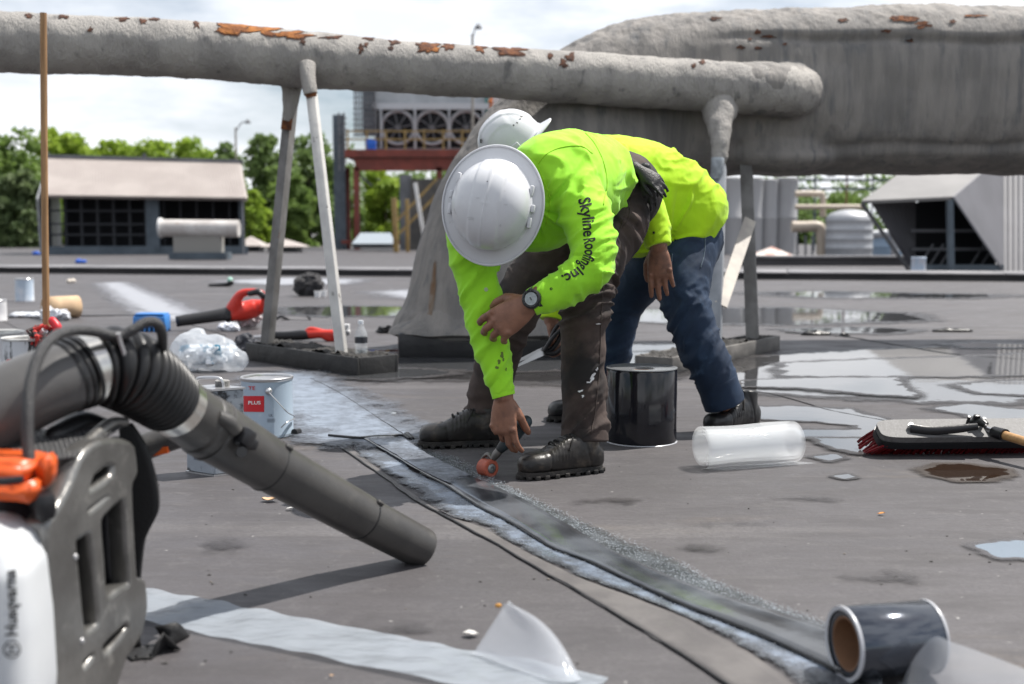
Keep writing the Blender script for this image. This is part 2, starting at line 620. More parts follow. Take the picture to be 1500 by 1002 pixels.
spk_r = [(598, 646), (640, 664), (680, 678), (715, 697), (750, 716), (783, 733), (840, 759), (880, 777), (930, 799), (988, 822), (1031, 848), (1128, 886), (1260, 935)]
lapA = [(404, 597), (430, 609), (460, 627), (481, 643), (505, 660), (565, 702), (610, 735), (660, 762), (729, 800), (789, 836), (844, 867), (916, 910), (988, 954), (1060, 1002), (1110, 1040)]
M_lap = mat('lap_membrane', (0.118, 0.110, 0.107), 0.6, col2=(0.082, 0.076, 0.076), nscale=7.0, bump=0.3, bscale=60, bdist=0.004, col3=(0.10, 0.095, 0.09), n3scale=22.0, n3=(0.56, 0.7))
M_prim = mat('primer_film', (0.22, 0.26, 0.32), 0.22, col2=(0.10, 0.115, 0.135), nscale=13.0, bump=0.35, bscale=55, bdist=0.003, rough2=0.5, col3=(0.05, 0.055, 0.06), n3scale=9.0, n3=(0.46, 0.66), holes=(11.0, .36, .58))
M_bead = mat('wet_primer_beads', (0.11, 0.118, 0.122), 0.10, col2=(0.065, 0.07, 0.074), nscale=20.0, bump=1.0, bscale=230, bdist=0.010, bdetail=1.0, col3=(0.36, 0.40, 0.44), n3scale=170.0, n3=(0.58, 0.66), holes=(14.0, .34, .55))
M_cov = mat('cover_tape', (0.030, 0.032, 0.036), 0.10, col2=(0.105, 0.115, 0.13), nscale=3.2, bump=0.10, bscale=7, bdist=0.01, rough2=0.24, spec=1.0, ior=1.6)  # paler bluish tone stands in for sky sheen on the tape
M_tar = mat('black_sealant', (0.012, 0.012, 0.013), 0.35, bump=0.6, bscale=40, bdist=0.006)
M_oldcov = mat('old_cover_tape', (0.16, 0.185, 0.225), 0.22, col2=(0.27, 0.31, 0.37), nscale=9.0, bump=0.3, bscale=18, bdist=0.006, rough2=0.5, col3=(0.12, 0.13, 0.15), n3scale=13.0, n3=(0.46, 0.66), holes=(9.0, .33, .5))
lap_r = [(450, 603), (470, 618), (500, 645), (530, 670), (575, 703), (620, 735), (655, 757), (705, 775), (779, 815), (855, 851), (923, 876), (1013, 912), (1060, 940), (1107, 966), (1180, 1020)]
def bead(name, px, r, z, m, parent=roof, seed=0.0, wob=0.004, px_z=0.0):
    P = catmull(np.array([[p[0], p[1], 0] for p in px], float), 90)[:, :2]
    Q = np.array([G(*p) for p in P]); Q[:, 2] = z
    Q[:, :2] += np.stack([nz(Q, 14, seed), nz(Q, 14, seed + 7)], 1) * wob
    rr = r * (0.7 + 0.6 * np.abs(nz(Q, 8, seed + 3)) + 0.35 * (nz(Q, 2.5, seed + 4)))
    bb = B(); bb.tube(Q, np.maximum(rr, r * 0.3), 6, 90)
    return bb.obj(name, m, parent)
bead('lap_edge', cov_l[2:], 0.0034, 0.010, M_tar, seed=1)
bead('lap_edge', lapA, 0.0032, 0.0035, M_tar, seed=2)
bead('lap_edge', [(481, 643), (530, 647), (585, 643), (600, 648)], 0.004, 0.014, M_tar, seed=3)
bead('lap_edge', [(455, 557), (500, 580), (560, 620), (600, 646)], 0.003, 0.010, M_tar, seed=4)
bead('lap_edge', [(0, 466), (100, 464), (200, 462), (330, 460), (420, 459)], 0.009, 0.002, M_tar, seed=5)
bead('lap_edge', [(1080, 572), (1130, 578), (1180, 591), (1215, 602), (1300, 618), (1360, 628)], 0.004, 0.002, M_tar, seed=6)
bead('lap_edge', [(1150, 488), (1230, 493), (1290, 502), (1400, 520), (1500, 528)], 0.006, 0.002, M_tar, seed=7)
bead('lap_edge', [(150, 437), (260, 470), (330, 492)], 0.005, 0.002, M_tar, seed=8)
bead('lap_edge', [(0, 468), (60, 500), (130, 540)], 0.004, 0.002, M_tar, seed=9)

# ---- standing water: each sheet carries its own depth, so the wet margin thins out to nothing
def water_mat(name, wcol, dcol, wior=1.9, fine=0.0, wcol2=None):
    m = bpy.data.materials.new(name); MATS[name] = m
    m.use_nodes = True
    t = m.node_tree; L = t.links; b = t.nodes['Principled BSDF']
    at = t.nodes.new('ShaderNodeAttribute'); at.attribute_name = 'depth'
    tcn = t.nodes.new('ShaderNodeTexCoord')
    def noise(scale, det, rg=.6):
        n = t.nodes.new('ShaderNodeTexNoise'); n.inputs['Scale'].default_value = scale; n.inputs['Detail'].default_value = det; n.inputs['Roughness'].default_value = rg
        L.new(tcn.outputs['Object'], n.inputs['Vector']); return n.outputs['Fac']
    def math_(op, a, c):
        n = t.nodes.new('ShaderNodeMath'); n.operation = op
        for s_, k in ((a, 0), (c, 1)):
            if isinstance(s_, float): n.inputs[k].default_value = s_
            else: L.new(s_, n.inputs[k])
        return n.outputs[0]
    def ss(f, a, c):
        r = t.nodes.new('ShaderNodeMapRange'); r.interpolation_type = 'SMOOTHSTEP'
        r.inputs['From Min'].default_value = a; r.inputs['From Max'].default_value = c
        L.new(f, r.inputs['Value']); return r.outputs['Result']
    d = math_('ADD', at.outputs['Fac'], math_('MULTIPLY', math_('SUBTRACT', noise(7.0, 8.0, .62), .5), 2.6))
    if fine:
        d = math_('ADD', d, math_('MULTIPLY', math_('SUBTRACT', noise(48.0, 6.0, .75), .5), fine))
    wet = ss(d, .45, .62) if not fine else ss(d, .3, 1.0)
    b.inputs['Base Color'].default_value = (*wcol, 1); b.inputs['Roughness'].default_value = .03; b.inputs['IOR'].default_value = wior
    b.inputs['Specular IOR Level'].default_value = .8
    if wcol2:
        mc = t.nodes.new('ShaderNodeMix'); mc.data_type = 'RGBA'; L.new(ss(noise(16.0, 7.0, .7), .40, .62), mc.inputs[0])
        mc.inputs[6].default_value = (*wcol, 1); mc.inputs[7].default_value = (*wcol2, 1); L.new(mc.outputs[2], b.inputs['Base Color'])
    p2 = t.nodes.new('ShaderNodeBsdfPrincipled'); p2.inputs['Base Color'].default_value = (*dcol, 1); p2.inputs['Roughness'].default_value = .42
    bn = t.nodes.new('ShaderNodeBump'); bn.inputs['Strength'].default_value = .3; bn.inputs['Distance'].default_value = .004
    L.new(noise(70.0, 3.0), bn.inputs['Height']); L.new(bn.outputs[0], p2.inputs['Normal'])
    bw = t.nodes.new('ShaderNodeBump'); bw.inputs['Strength'].default_value = .03; bw.inputs['Distance'].default_value = .01
    L.new(noise(5.0, 2.0), bw.inputs['Height']); L.new(bw.outputs[0], b.inputs['Normal'])
    tr = t.nodes.new('ShaderNodeBsdfTransparent')
    m1 = t.nodes.new('ShaderNodeMixShader'); m2 = t.nodes.new('ShaderNodeMixShader')
    L.new(wet, m1.inputs[0]); L.new(p2.outputs[0], m1.inputs[1]); L.new(b.outputs[0], m1.inputs[2])
    L.new(math_('MULTIPLY', ss(d, -.55, .35), .93), m2.inputs[0]); L.new(tr.outputs[0], m2.inputs[1]); L.new(m1.outputs[0], m2.inputs[2])
    L.new(m2.outputs[0], t.nodes['Material Output'].inputs['Surface'])
    return m
M_water = water_mat('rain_water', (.06, .062, .066), (.040, .037, .038), 2.2)
M_brown_w = water_mat('muddy_water', (.030, .018, .012), (.05, .04, .034), 1.4)
M_milk = water_mat('milky_puddle', (.28, .33, .39), (.07, .066, .07), 1.6)
M_dampw = water_mat('damp_membrane', (.045, .043, .044), (.045, .042, .043), 1.5)
def in_poly(X, Y, P):
    ins = np.zeros(len(X), bool); dist = np.full(len(X), 1e9)
    k = len(P)
    for a in range(k):
        x0, y0 = P[a]; x1, y1 = P[(a + 1) % k]
        c_ = ((y0 > Y) != (y1 > Y)) & (X < (x1 - x0) * (Y - y0) / (y1 - y0 + 1e-12) + x0)
        ins ^= c_
        dx, dy = x1 - x0, y1 - y0
        t = np.clip(((X - x0) * dx + (Y - y0) * dy) / (dx * dx + dy * dy + 1e-12), 0, 1)
        dist = np.minimum(dist, np.hypot(X - x0 - t * dx, Y - y0 - t * dy))
    return np.where(ins, dist, -dist)
def pool(name, px, z, m, w=None, seed=0.0, kind='structure', deep=0.0):
    P = np.array([G(*p)[:2] for p in px])
    d = P[:, 1].mean()
    w = w or (.024 * d)
    mg = w * 1.5
    lo = P.min(0) - mg; hi = P.max(0) + mg
    st = max((hi - lo).max() / 90, .012)
    xs_ = np.arange(lo[0], hi[0] + st, st); ys_ = np.arange(lo[1], hi[1] + st, st)
    X, Y = np.meshgrid(xs_, ys_)
    sd_ = in_poly(X.ravel(), Y.ravel(), P)
    dep = np.clip(sd_ / w + .5 + deep, -1.2, 2.2)
    ok = dep.reshape(X.shape) > -1.15
    nx = len(xs_); F = []
    for i in range(len(ys_) - 1):
        for j_ in range(nx - 1):
            if ok[i, j_] or ok[i + 1, j_] or ok[i, j_ + 1] or ok[i + 1, j_ + 1]:
                F.append((i * nx + j_, i * nx + j_ + 1, (i + 1) * nx + j_ + 1, (i + 1) * nx + j_))
    me = mesh(name, np.stack([X.ravel(), Y.ravel(), np.full(X.size, z)], 1), F)
    at = me.attributes.new('depth', 'FLOAT', 'POINT'); at.data.foreach_set('value', dep.astype(np.float32))
    o = link(name, me, m, None, False); tag(o, kind=kind); return o
pool('damp_patch', [(1040, 528), (1150, 520), (1300, 512), (1500, 505), (1600, 510), (1600, 570), (1480, 590), (1350, 588), (1240, 582), (1100, 575), (1050, 556)], 0.003, M_dampw)
pool('damp_patch', [(470, 520), (560, 512), (760, 508), (1000, 505), (1030, 530), (1000, 548), (860, 566), (690, 556), (560, 556), (480, 548)], 0.003, M_dampw)
pool('puddle', [(1148, 534), (1220, 530), (1300, 527), (1400, 524), (1500, 520), (1600, 520), (1600, 546), (1440, 552), (1330, 553), (1240, 553), (1150, 552)], 0.006, M_water, .10)
pool('puddle', [(1085, 561), (1150, 557), (1235, 556), (1310, 556), (1338, 583), (1255, 578), (1160, 570), (1090, 568)], 0.009, M_water, .07)
pool('puddle', [(1400, 566), (1460, 560), (1600, 556), (1600, 575), (1500, 580), (1440, 578)], 0.006, M_water, .08)
pool('puddle', [(1104, 597), (1160, 597), (1240, 601), (1284, 613), (1314, 632), (1280, 642), (1180, 642), (1172, 633), (1266, 631), (1258, 624), (1200, 618), (1106, 613)], 0.004, M_water, .05, deep=.25)
pool('puddle', [(1190, 644), (1264, 644), (1278, 660), (1262, 667), (1222, 658)], 0.007, M_water, .05)
pool('puddle', [(1366, 600), (1420, 594), (1500, 602), (1600, 599), (1600, 617), (1500, 613), (1460, 616), (1418, 609)], 0.004, M_water, .06, deep=.2)
pool('puddle', [(1425, 801), (1470, 795), (1540, 796), (1600, 800), (1600, 819), (1530, 821), (1468, 817)], 0.004, M_milk, .035, deep=.2)
pool('puddle', [(1195, 671), (1222, 668), (1237, 673), (1215, 677)], 0.004, M_water, .03, deep=.2)
pool('puddle', [(1222, 699), (1242, 696), (1252, 700), (1236, 703)], 0.004, M_water, .025, deep=.1)
pool('puddle', [(1350, 690), (1380, 682), (1420, 683), (1466, 689), (1478, 697), (1440, 705), (1400, 705), (1366, 698)], 0.004, M_brown_w, .04, deep=.1)
pool('puddle', [(530, 521), (600, 518), (760, 522), (870, 518), (1000, 516), (1010, 530), (900, 540), (800, 545), (660, 543), (540, 540)], 0.006, M_water, .12)
pool('puddle', [(465, 545), (540, 540), (640, 544), (668, 550), (560, 558), (496, 555)], 0.009, M_water, .08)
pool('puddle', [(420, 451), (500, 449), (590, 450), (640, 455), (590, 463), (480, 464), (430, 460)], 0.004, M_water, .22)
pool('puddle', [(880, 456), (1000, 453), (1150, 451), (1330, 460), (1350, 470), (1150, 476), (1000, 474), (900, 470)], 0.004, M_water, .25)
pool('puddle', [(1150, 483), (1260, 480), (1340, 484), (1300, 489), (1190, 488)], 0.004, M_water, .16)
pool('puddle', [(1390, 505), (1440, 503), (1520, 506), (1500, 510), (1420, 510)], 0.006, M_water, .14)
pool('puddle', [(1100, 430), (1200, 427), (1330, 430), (1480, 433), (1400, 437), (1200, 436)], 0.004, M_water, .4)
# ---- seam strips
slab('membrane_lap', strip_between(lapA, lap_r, 0.004, zig=0.006, seed=1), 0.004, M_lap, roof)
def film(A, Bp, z, m, seed, fade_a=True, fade_b=False, zig=.02, deep=0.0, w=.5):
    P = strip_between(A, Bp, z, rows=17, cols=170, zig=zig, seed=seed)
    b = B(); b.grid(P); o = b.obj('primer_film', m, roof, False)
    at = o.data.attributes.new('depth', 'FLOAT', 'POINT')
    val = []
    for i in range(170):
        for k in range(17):
            s_ = k / 16; e_ = 9.0
            if fade_a: e_ = min(e_, s_ / w * 1.6)
            if fade_b: e_ = min(e_, (1 - s_) / w * 1.6)
            e_ = min(e_, i / 12, (169 - i) / 12)
            val.append(min(e_, 1.6) - .35 + deep)
    at.data.foreach_set('value', np.array(val, np.float32))
    return o
M_prim = water_mat('primer_film', (.21, .25, .315), (.075, .082, .095), 1.6, 2.4, (.10, .115, .14))  # bluish tone paints sky glare onto the primer band
M_prim.node_tree.nodes['Principled BSDF'].inputs['Roughness'].default_value = .24
M_beadw = water_mat('wet_primer', (.12, .132, .142), (.05, .053, .057), 1.6, 2.0, (.06, .066, .07))
M_beadw.node_tree.nodes['Principled BSDF'].inputs['Roughness'].default_value = .14
M_sheen = water_mat('sky_sheen_primer', (.235, .275, .34), (.095, .105, .125), 1.5, 2.4, (.14, .165, .205))  # adhesive residue, its pale blue painted in for reflected sky
M_sheen.node_tree.nodes['Principled BSDF'].inputs['Roughness'].default_value = .30
film(pri_l, cov_l, 0.0065, M_prim, 2.0, True, False, .02, -.25)
film(spk_r, cov_r, 0.0065, M_beadw, 3.0, True, False, .02, -.15)
slab('cover_strip', strip_between(cov_l, cov_r, 0.0145, zig=0.004, seed=4.0, bulge=0.003), 0.004, M_cov, roof)
pool('primer_film', [(396, 556), (440, 550), (480, 570), (530, 604), (568, 629), (590, 645), (540, 650), (480, 646), (455, 626), (430, 607), (396, 592)], 0.0105, M_sheen, .16, deep=.15)
film([(528, 645), (575, 671), (616, 697), (668, 722)], [(584, 643), (612, 664), (650, 686), (702, 710)], 0.0195, M_sheen, 8.0, False, False, .004, -.75)
# wet primer droplets beside the strip, coloured pale to imitate sun sparkle
g = np.random.default_rng(31)
P = strip_between(cov_r, spk_r, 0.012, rows=9, cols=200, zig=0.015, seed=3.0)
P = np.array(P)
b = B()
for k in range(3800):
    i = int(g.uniform(18, 199)); t = g.beta(1.2, 1.2) * 7.9
    j = int(t)
    p = P[i, j] * (1 - t + j) + P[i, min(j + 1, 8)] * (t - j) + np.array([g.normal() * .006, g.normal() * .006, 0])
    r_ = g.uniform(.0005, .0016)
    b.lathe([(r_, 0), (r_ * .8, r_ * .5), (r_ * .15, r_ * .8)], 5, (p[0], p[1], .0085))
P = np.array(strip_between(pri_l, cov_l, 0.012, rows=9, cols=200, zig=0.01, seed=2.0))
for k in range(1500):
    i = int(g.uniform(40, 199)); t = g.uniform(0, 7.9); j = int(t)
    p = P[i, j] * (1 - t + j) + P[i, min(j + 1, 8)] * (t - j)
    r_ = g.uniform(.0004, .0012)
    b.lathe([(r_, 0), (r_ * .8, r_ * .5), (r_ * .15, r_ * .8)], 5, (p[0], p[1], .0085))
o = b.obj('primer_droplets', mat('primer_drop', (.38, .41, .44), .05, spec=1.0, ior=1.7), roof, ang=None); o['kind'] = 'stuff'

M_scuff = water_mat('dark_scuff', (.05, .046, .048), (.05, .046, .048), 1.3)
M_scuff.node_tree.nodes['Principled BSDF'].inputs['Roughness'].default_value = .6
for k, (x, y, w_, h_) in enumerate(((1020, 803, 44, 9), (1060, 770, 70, 6), (900, 735, 90, 7), (1180, 730, 80, 6), (560, 925, 120, 16), (330, 800, 110, 12), (1310, 850, 120, 14))):
    pool('scuff', [(x - w_ / 2, y), (x - w_ / 4, y - h_ / 2), (x + w_ / 4, y - h_ / 2), (x + w_ / 2, y), (x + w_ / 5, y + h_ / 2), (x - w_ / 4, y + h_ / 2)], 0.004, M_scuff, .12, deep=-.75)
# dried white primer swept across the membrane
M_chalk = water_mat('dried_white_primer', (.30, .31, .34), (.17, .17, .185), 1.3)
M_chalk.node_tree.nodes['Principled BSDF'].inputs['Roughness'].default_value = .6
pool('primer_stain', [(152, 415), (175, 414), (205, 427), (235, 440), (270, 457), (280, 463), (245, 470), (222, 462), (195, 446), (170, 428)], 0.004, M_chalk, .25)
pool('primer_stain', [(330, 412), (420, 408), (520, 410), (500, 416), (400, 417)], 0.004, M_chalk, .4)
pool('primer_stain', [(560, 428), (610, 425), (640, 430), (600, 436)], 0.004, M_chalk, .4)

# ---- low kerbs that cross the roof
M_kerbtop = mat('pale_coping', (0.24, 0.235, 0.245), 0.6, col2=(0.13, 0.127, 0.133), nscale=0.8, bump=0.2, bscale=20)
M_dark = mat('dark_flashing', (0.045, 0.046, 0.052), 0.6, col2=(0.10, 0.10, 0.105), nscale=1.2)
def kerb(name, a, c, w, h, label):
    e = empty(name, (a[0], a[1], 0), label, 'kerb')
    a = np.array([a[0], a[1], 0.0]); c = np.array([c[0], c[1], 0.0])
    b = B(); b.bar(a + (0, 0, h * 0.35), c + (0, 0, h * 0.35), w * 0.8, h * 0.7); b.obj('curb_wall', mat('grey_curb_membrane', (0.07, 0.068, 0.072), 0.7, col2=(0.11, 0.105, 0.108), nscale=0.7), e, False)
    n = int(np.linalg.norm(c - a) / 3.0)
    for i in range(n):
        p = a + (c - a) * i / n; q = a + (c - a) * ((i + 1) / n) - unit(c - a) * 0.02
        b = B(); b.bar(p + (0, 0, h * 0.86), q + (0, 0, h * 0.86), w * (1 + 0.03 * rng.random()), h * 0.28, bev=0.02); b.obj('coping_panel', M_kerbtop, e, True)
    return e
gl, gr_ = G(-300, 396), G(1800, 413)
kerb('expansion_joint', gl, gr_, 1.3, 0.13, 'long low pale-topped expansion joint crossing the whole roof')
kerb('roof_kerb', G(1085, 389), G(1345, 389), 0.5, 0.24, 'short pale roof kerb beside the red and white vent')
kerb('parapet', (-60, 92), (-13.2, 92), 0.6, 0.35, 'far parapet at the roof edge in front of the trees')

# ================================================================== TREES
M_leafs = [mat('leaf_bright', (0.34, 0.45, 0.06), 0.6, col2=(0.26, 0.38, 0.05), nscale=0.8, transl=0.42),
           mat('leaf_mid', (0.20, 0.29, 0.07), 0.6, col2=(0.15, 0.235, 0.06), nscale=0.7, transl=0.42),
           mat('leaf_dark', (0.16, 0.24, 0.08), 0.65, col2=(0.19, 0.27, 0.085), nscale=0.6, transl=0.42),
           mat('leaf_grey', (0.15, 0.20, 0.085), 0.65, col2=(0.11, 0.16, 0.065), nscale=0.7, transl=0.42)]
M_bark = mat('bark', (0.09, 0.07, 0.05), 0.9, col2=(0.05, 0.04, 0.03), nscale=8, bump=0.5, bscale=20)
def leaf_mesh(name, centres, radii, per, size, seed):
    g = np.random.default_rng(seed)
    k = len(centres)
    n = k * per
    c = np.repeat(centres, per, 0); r = np.repeat(radii, per)
    d = g.normal(size=(n, 3)); d /= np.linalg.norm(d, axis=1)[:, None]
    d[:, 2] = d[:, 2] * 0.75 + 0.1
    p = c + d * (r * g.uniform(0.45, 1.08, n))[:, None]
    a = g.normal(size=(n, 3)) * 0.8 + d * 0.4; a /= np.linalg.norm(a, axis=1)[:, None]
    t = np.cross(a, g.normal(size=(n, 3))); t /= np.linalg.norm(t, axis=1)[:, None]
    u = np.cross(a, t)
    s = (size * g.uniform(0.6, 1.4, n))[:, None]
    V = np.stack([p - t * s, p + u * s * 0.55, p + t * s, p - u * s * 0.55], 1).reshape(-1, 3)
    me = bpy.data.meshes.new(name)
    me.vertices.add(4 * n); me.vertices.foreach_set('co', V.ravel())
    me.loops.add(4 * n); me.loops.foreach_set('vertex_index', np.arange(4 * n))
    me.polygons.add(n); me.polygons.foreach_set('loop_start', np.arange(n) * 4)
    me.update(calc_edges=True)
    return me
def tree(px, ytop, d, wpx, tone, seed, label, base=-7.0, thin=1.0):
    g = np.random.default_rng(seed)
    top = W(px, ytop, d)
    x, zt = top[0], top[2]
    rx = wpx / FPX * d
    h = zt - base
    e = empty('broadleaf_tree', (x, d, base), label, 'tree', 'trees beyond the roof edge')
    b = B(); b.tube([(x, d, base), (x + g.normal() * 0.2, d, base + h * 0.35), (x + g.normal() * 0.4, d, base + h * 0.8)], [0.32, 0.22, 0.06], 8, 8)
    for k in range(6):
        a = g.uniform(0, 6.28); z0 = base + h * g.uniform(0.3, 0.6); l = rx * g.uniform(0.4, 0.8)
        b.tube([(x, d, z0), (x + math.cos(a) * l * 0.5, d + math.sin(a) * l * 0.5, z0 + l * 0.35), (x + math.cos(a) * l, d + math.sin(a) * l, z0 + l * 0.9)], [0.13, 0.08, 0.03], 6, 6)
    b.obj('trunk', M_bark, e)
    k = int(170 * thin)
    q = g.normal(size=(k, 3)); q /= np.linalg.norm(q, axis=1)[:, None]
    rad = g.uniform(0.25, 1.0, k) ** 0.5
    cz = base + h * 0.55; hz = h * 0.42
    rx *= 1.12
    C = np.stack([x + q[:, 0] * rx * 0.9 * rad, d + q[:, 1] * rx * 0.8 * rad, cz + q[:, 2] * hz * rad], 1)
    r = g.uniform(0.13, 0.30, k) * min(rx, hz)
    me = leaf_mesh('crown', C, r, int(75 * thin), 0.15 + 0.0011 * d, seed)
    o = link('crown', me, M_leafs[tone], e, False)
    return e
TL = [(-45, 190, 82, 75, 1, 'tall mid-green tree at the far left beyond the parapet'),
      (18, 186, 78, 66, 1, 'rounded mid-green tree beside the pale end of the left roof monitor'),
      (30, 236, 70, 42, 3, 'grey-green low tree in front of the rounded tree by the parapet'),
      (88, 180, 90, 54, 0, 'mid-green tree rising behind the wooden pole'),
      (160, 180, 96, 46, 0, 'bright tree with open topmost sprays above the left roof monitor'),
      (215, 186, 88, 56, 0, 'bright yellow-green tree over the middle of the left roof monitor'),
      (285, 193, 88, 50, 0, 'bright yellow-green tree over the right end of the left roof monitor'),
      (330, 200, 98, 34, 2, 'dark tree behind the light pole'),
      (395, 182, 82, 46, 2, 'dark tall tree beside the left leg of the pipe trestle'),
      (368, 262, 72, 26, 0, 'bright low tree at the right end of the left roof monitor'),
      (450, 186, 84, 48, 2, 'dark tree between the two pipe trestle legs'),
      (425, 240, 74, 34, 1, 'mid-green low tree under the pipe trestle'),
      (492, 232, 90, 34, 1, 'mid-green tree behind the stair tower of the cooling plant'),
      (560, 238, 92, 36, 0, 'bright tree seen under the cooling plant platform'),
      (606, 252, 96, 30, 1, 'mid-green tree behind the yellow posts under the cooling plant'),
      (1230, 278, 110, 52, 1, 'green tree line tree behind the domed tank'),
      (1165, 280, 112, 40, 2, 'dark green tree behind the pipe rack')]
for i, a in enumerate(TL):
    tree(*a[:5], 100 + i, a[5])
g = np.random.default_rng(5)
C = np.stack([g.uniform(-95, 70, 900), g.uniform(104, 124, 900), g.uniform(-6, 7.5, 900)], 1)
me = leaf_mesh('woodland', C, g.uniform(1.2, 2.4, 900), 60, 0.30, 3)
o = link('woodland', me, M_leafs[2], None, False); tag(o, 'dense far woodland behind the separate trees', 'woodland', kind='stuff')

# ================================================================== BACKGROUND PLANT
M_steelblue = mat('blue_grey_steel', (0.10, 0.125, 0.15), 0.6, col2=(0.07, 0.09, 0.11), nscale=2.0)
M_galv = mat('galvanised_sheet', (0.42, 0.43, 0.45), 0.5, metal=0.3, col2=(0.33, 0.34, 0.36), nscale=1.2)
M_cream = mat('cream_sheet_metal', (0.44, 0.395, 0.37), 0.6, col2=(0.38, 0.335, 0.315), nscale=0.8)
M_black = mat('interior_shade', (0.012, 0.013, 0.016), 0.9)  # near-black stands in for the shade inside the openings
M_redsteel = mat('red_oxide_steel', (0.23, 0.055, 0.04), 0.7, col2=(0.15, 0.04, 0.03), nscale=1.5)
M_yellow = mat('yellow_rail', (0.36, 0.24, 0.085), 0.6, col2=(0.25, 0.17, 0.07), nscale=2.0)
M_conc = mat('pale_concrete', (0.36, 0.355, 0.35), 0.85, col2=(0.28, 0.275, 0.27), nscale=0.9, bump=0.2, bscale=8)
M_white = mat('white_paint_metal', (0.72, 0.72, 0.72), 0.45, col2=(0.60, 0.59, 0.58), nscale=2.5, col3=(0.30, 0.13, 0.06), n3scale=3.5, n3=(0.66, 0.74))
M_tan = mat('tan_pipe_cladding', (0.55, 0.47, 0.38), 0.5, col2=(0.45, 0.38, 0.31), nscale=1.0)
M_blue = mat('blue_plastic', (0.02, 0.12, 0.55), 0.4)
M_grime = mat('grey_frame', (0.17, 0.175, 0.19), 0.7, col2=(0.12, 0.125, 0.135), nscale=1.5)
def pb(b, x0, y0, x1, y1, d, dep=0.1):
    """box whose front face shows between two pixels at depth d"""
    p = W(x0, y1, d); q = W(x1, y0, d)
    b.box(((p[0] + q[0]) / 2, d + dep / 2, (p[2] + q[2]) / 2), (abs(q[0] - p[0]), dep, abs(q[2] - p[2])))
    return b
M_dgrid = mat('dark_window_grid', (0.030, 0.032, 0.037), 0.8)
# ---- left roof monitor
e = empty('roof_monitor', G(215, 373), 'roof monitor with cream corrugated roof above dark gridded openings, before the trees', 'roof monitor')
dL, dR = 43.0, 44.6
def mon(px, py, off=0.0):
    d = dL + (dR - dL) * (px - 60) / 310.0 + off
    return W(px, py, d)
NR = 136
P = []
for s in np.linspace(0, 1, 10):
    row = []
    for i in range(NR * 2 + 1):
        t = i / (NR * 2)
        a = mon(66 + t * 297, 288.5 + 4.0 * t, 0); c = mon(69 + t * 284, 231 + 7.5 * t, 2.8)
        p = a * (1 - s) + c * s
        p = p + np.array([0, -0.3, 0.45]) * (0.11 * (1 if (i % 4) < 2 else -1))
        row.append(p)
    P.append(row)
b = B(); b.grid(P); o = b.obj('corrugated_roof', M_cream, e, False)
o.modifiers.new('t', 'SOLIDIFY').thickness = 0.04
b = B(); b.bar(mon(66, 229, 2.8), mon(356, 237, 2.8), 0.5, 0.14); b.obj('ridge_cap', M_grime, e, False)
b = B(); b.prism([mon(70, 231, 2.9), mon(353, 238, 2.9), mon(361, 294, 5.6), mon(66, 289, 5.6)], (0, 0.03, -0.03)); b.obj('rear_roof', M_cream, e, False)
zt = mon(66, 289)[2]
def wallq(pa, pb_, z0, z1, th=0.06):
    return [np.array([pa[0], pa[1], z0]), np.array([pb_[0], pb_[1], z0]), np.array([pb_[0], pb_[1], z1]), np.array([pa[0], pa[1], z1])]
a, c = mon(62, 300, 0.6), mon(362, 300, 0.6)
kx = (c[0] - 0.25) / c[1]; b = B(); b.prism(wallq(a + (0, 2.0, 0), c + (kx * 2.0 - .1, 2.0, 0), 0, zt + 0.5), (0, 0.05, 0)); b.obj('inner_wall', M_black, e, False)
ap = mon(69, 231, 2.8); cp_ = mon(353, 238, 2.8)
for q, nm in ((a, M_galv), (c, M_galv)):
    pe = mon(66, 289, 0) if q is a else mon(362, 293, 0)
    pr = ap if q is a else cp_
    kx = (c[0] - 0.25) / c[1]
    pts = [np.array([q[0] + (y_ - pe[1]) * kx, y_, z_]) for y_, z_ in ((pe[1] + 0.5, 0), (pe[1] + 5.4, 0), (pe[1] + 5.4, zt), (pr[1], pr[2] - 0.15), (pe[1] + 0.1, zt - 0.05))]
    b = B(); b.prism(pts, (0.06 if q is a else -0.06, 0, 0)); b.obj('end_wall', nm, e, False)
b = B(); b.bar((a[0], a[1], 0.16), (c[0], c[1], 0.16), 0.14, 0.32); b.obj('base_curb', M_steelblue, e, False)
for px_, w in ((66, .10), (222, .5), (352, .16)):
    p = mon(px_, 300, 0.5); b = B(); b.box((p[0], p[1] + 0.1, zt / 2 + 0.1), (w, 0.12, zt - 0.1)); b.obj('post', M_steelblue, e, False)
for i in range(7):
    p = mon(72 + i * 23.5, 300, 0.75); b = B(); b.box((p[0], p[1], zt / 2 + 0.1), (0.09, 0.08, zt - 0.2)); b.obj('mullion', M_dgrid, e, False)
for zz in (0.75, 1.15, 1.65):
    p, q = mon(68, 300, 0.70), mon(215, 300, 0.70); b = B(); b.bar((p[0], p[1], zz), (q[0], q[1], zz), 0.06, 0.07); b.obj('transom', M_dgrid, e, False)
for i in range(5):
    p = mon(240 + i * 24, 300, 0.9); b = B(); b.box((p[0], p[1], zt / 2 + 0.1), (0.06, 0.06, zt - 0.2)); b.obj('mullion', M_dgrid, e, False)
b = B(); b.box(mon(211, 232, 2.75) + (0, 0, .1), (0.12, 0.12, 0.2)); b.obj('ridge_bracket', M_dark, e, False)
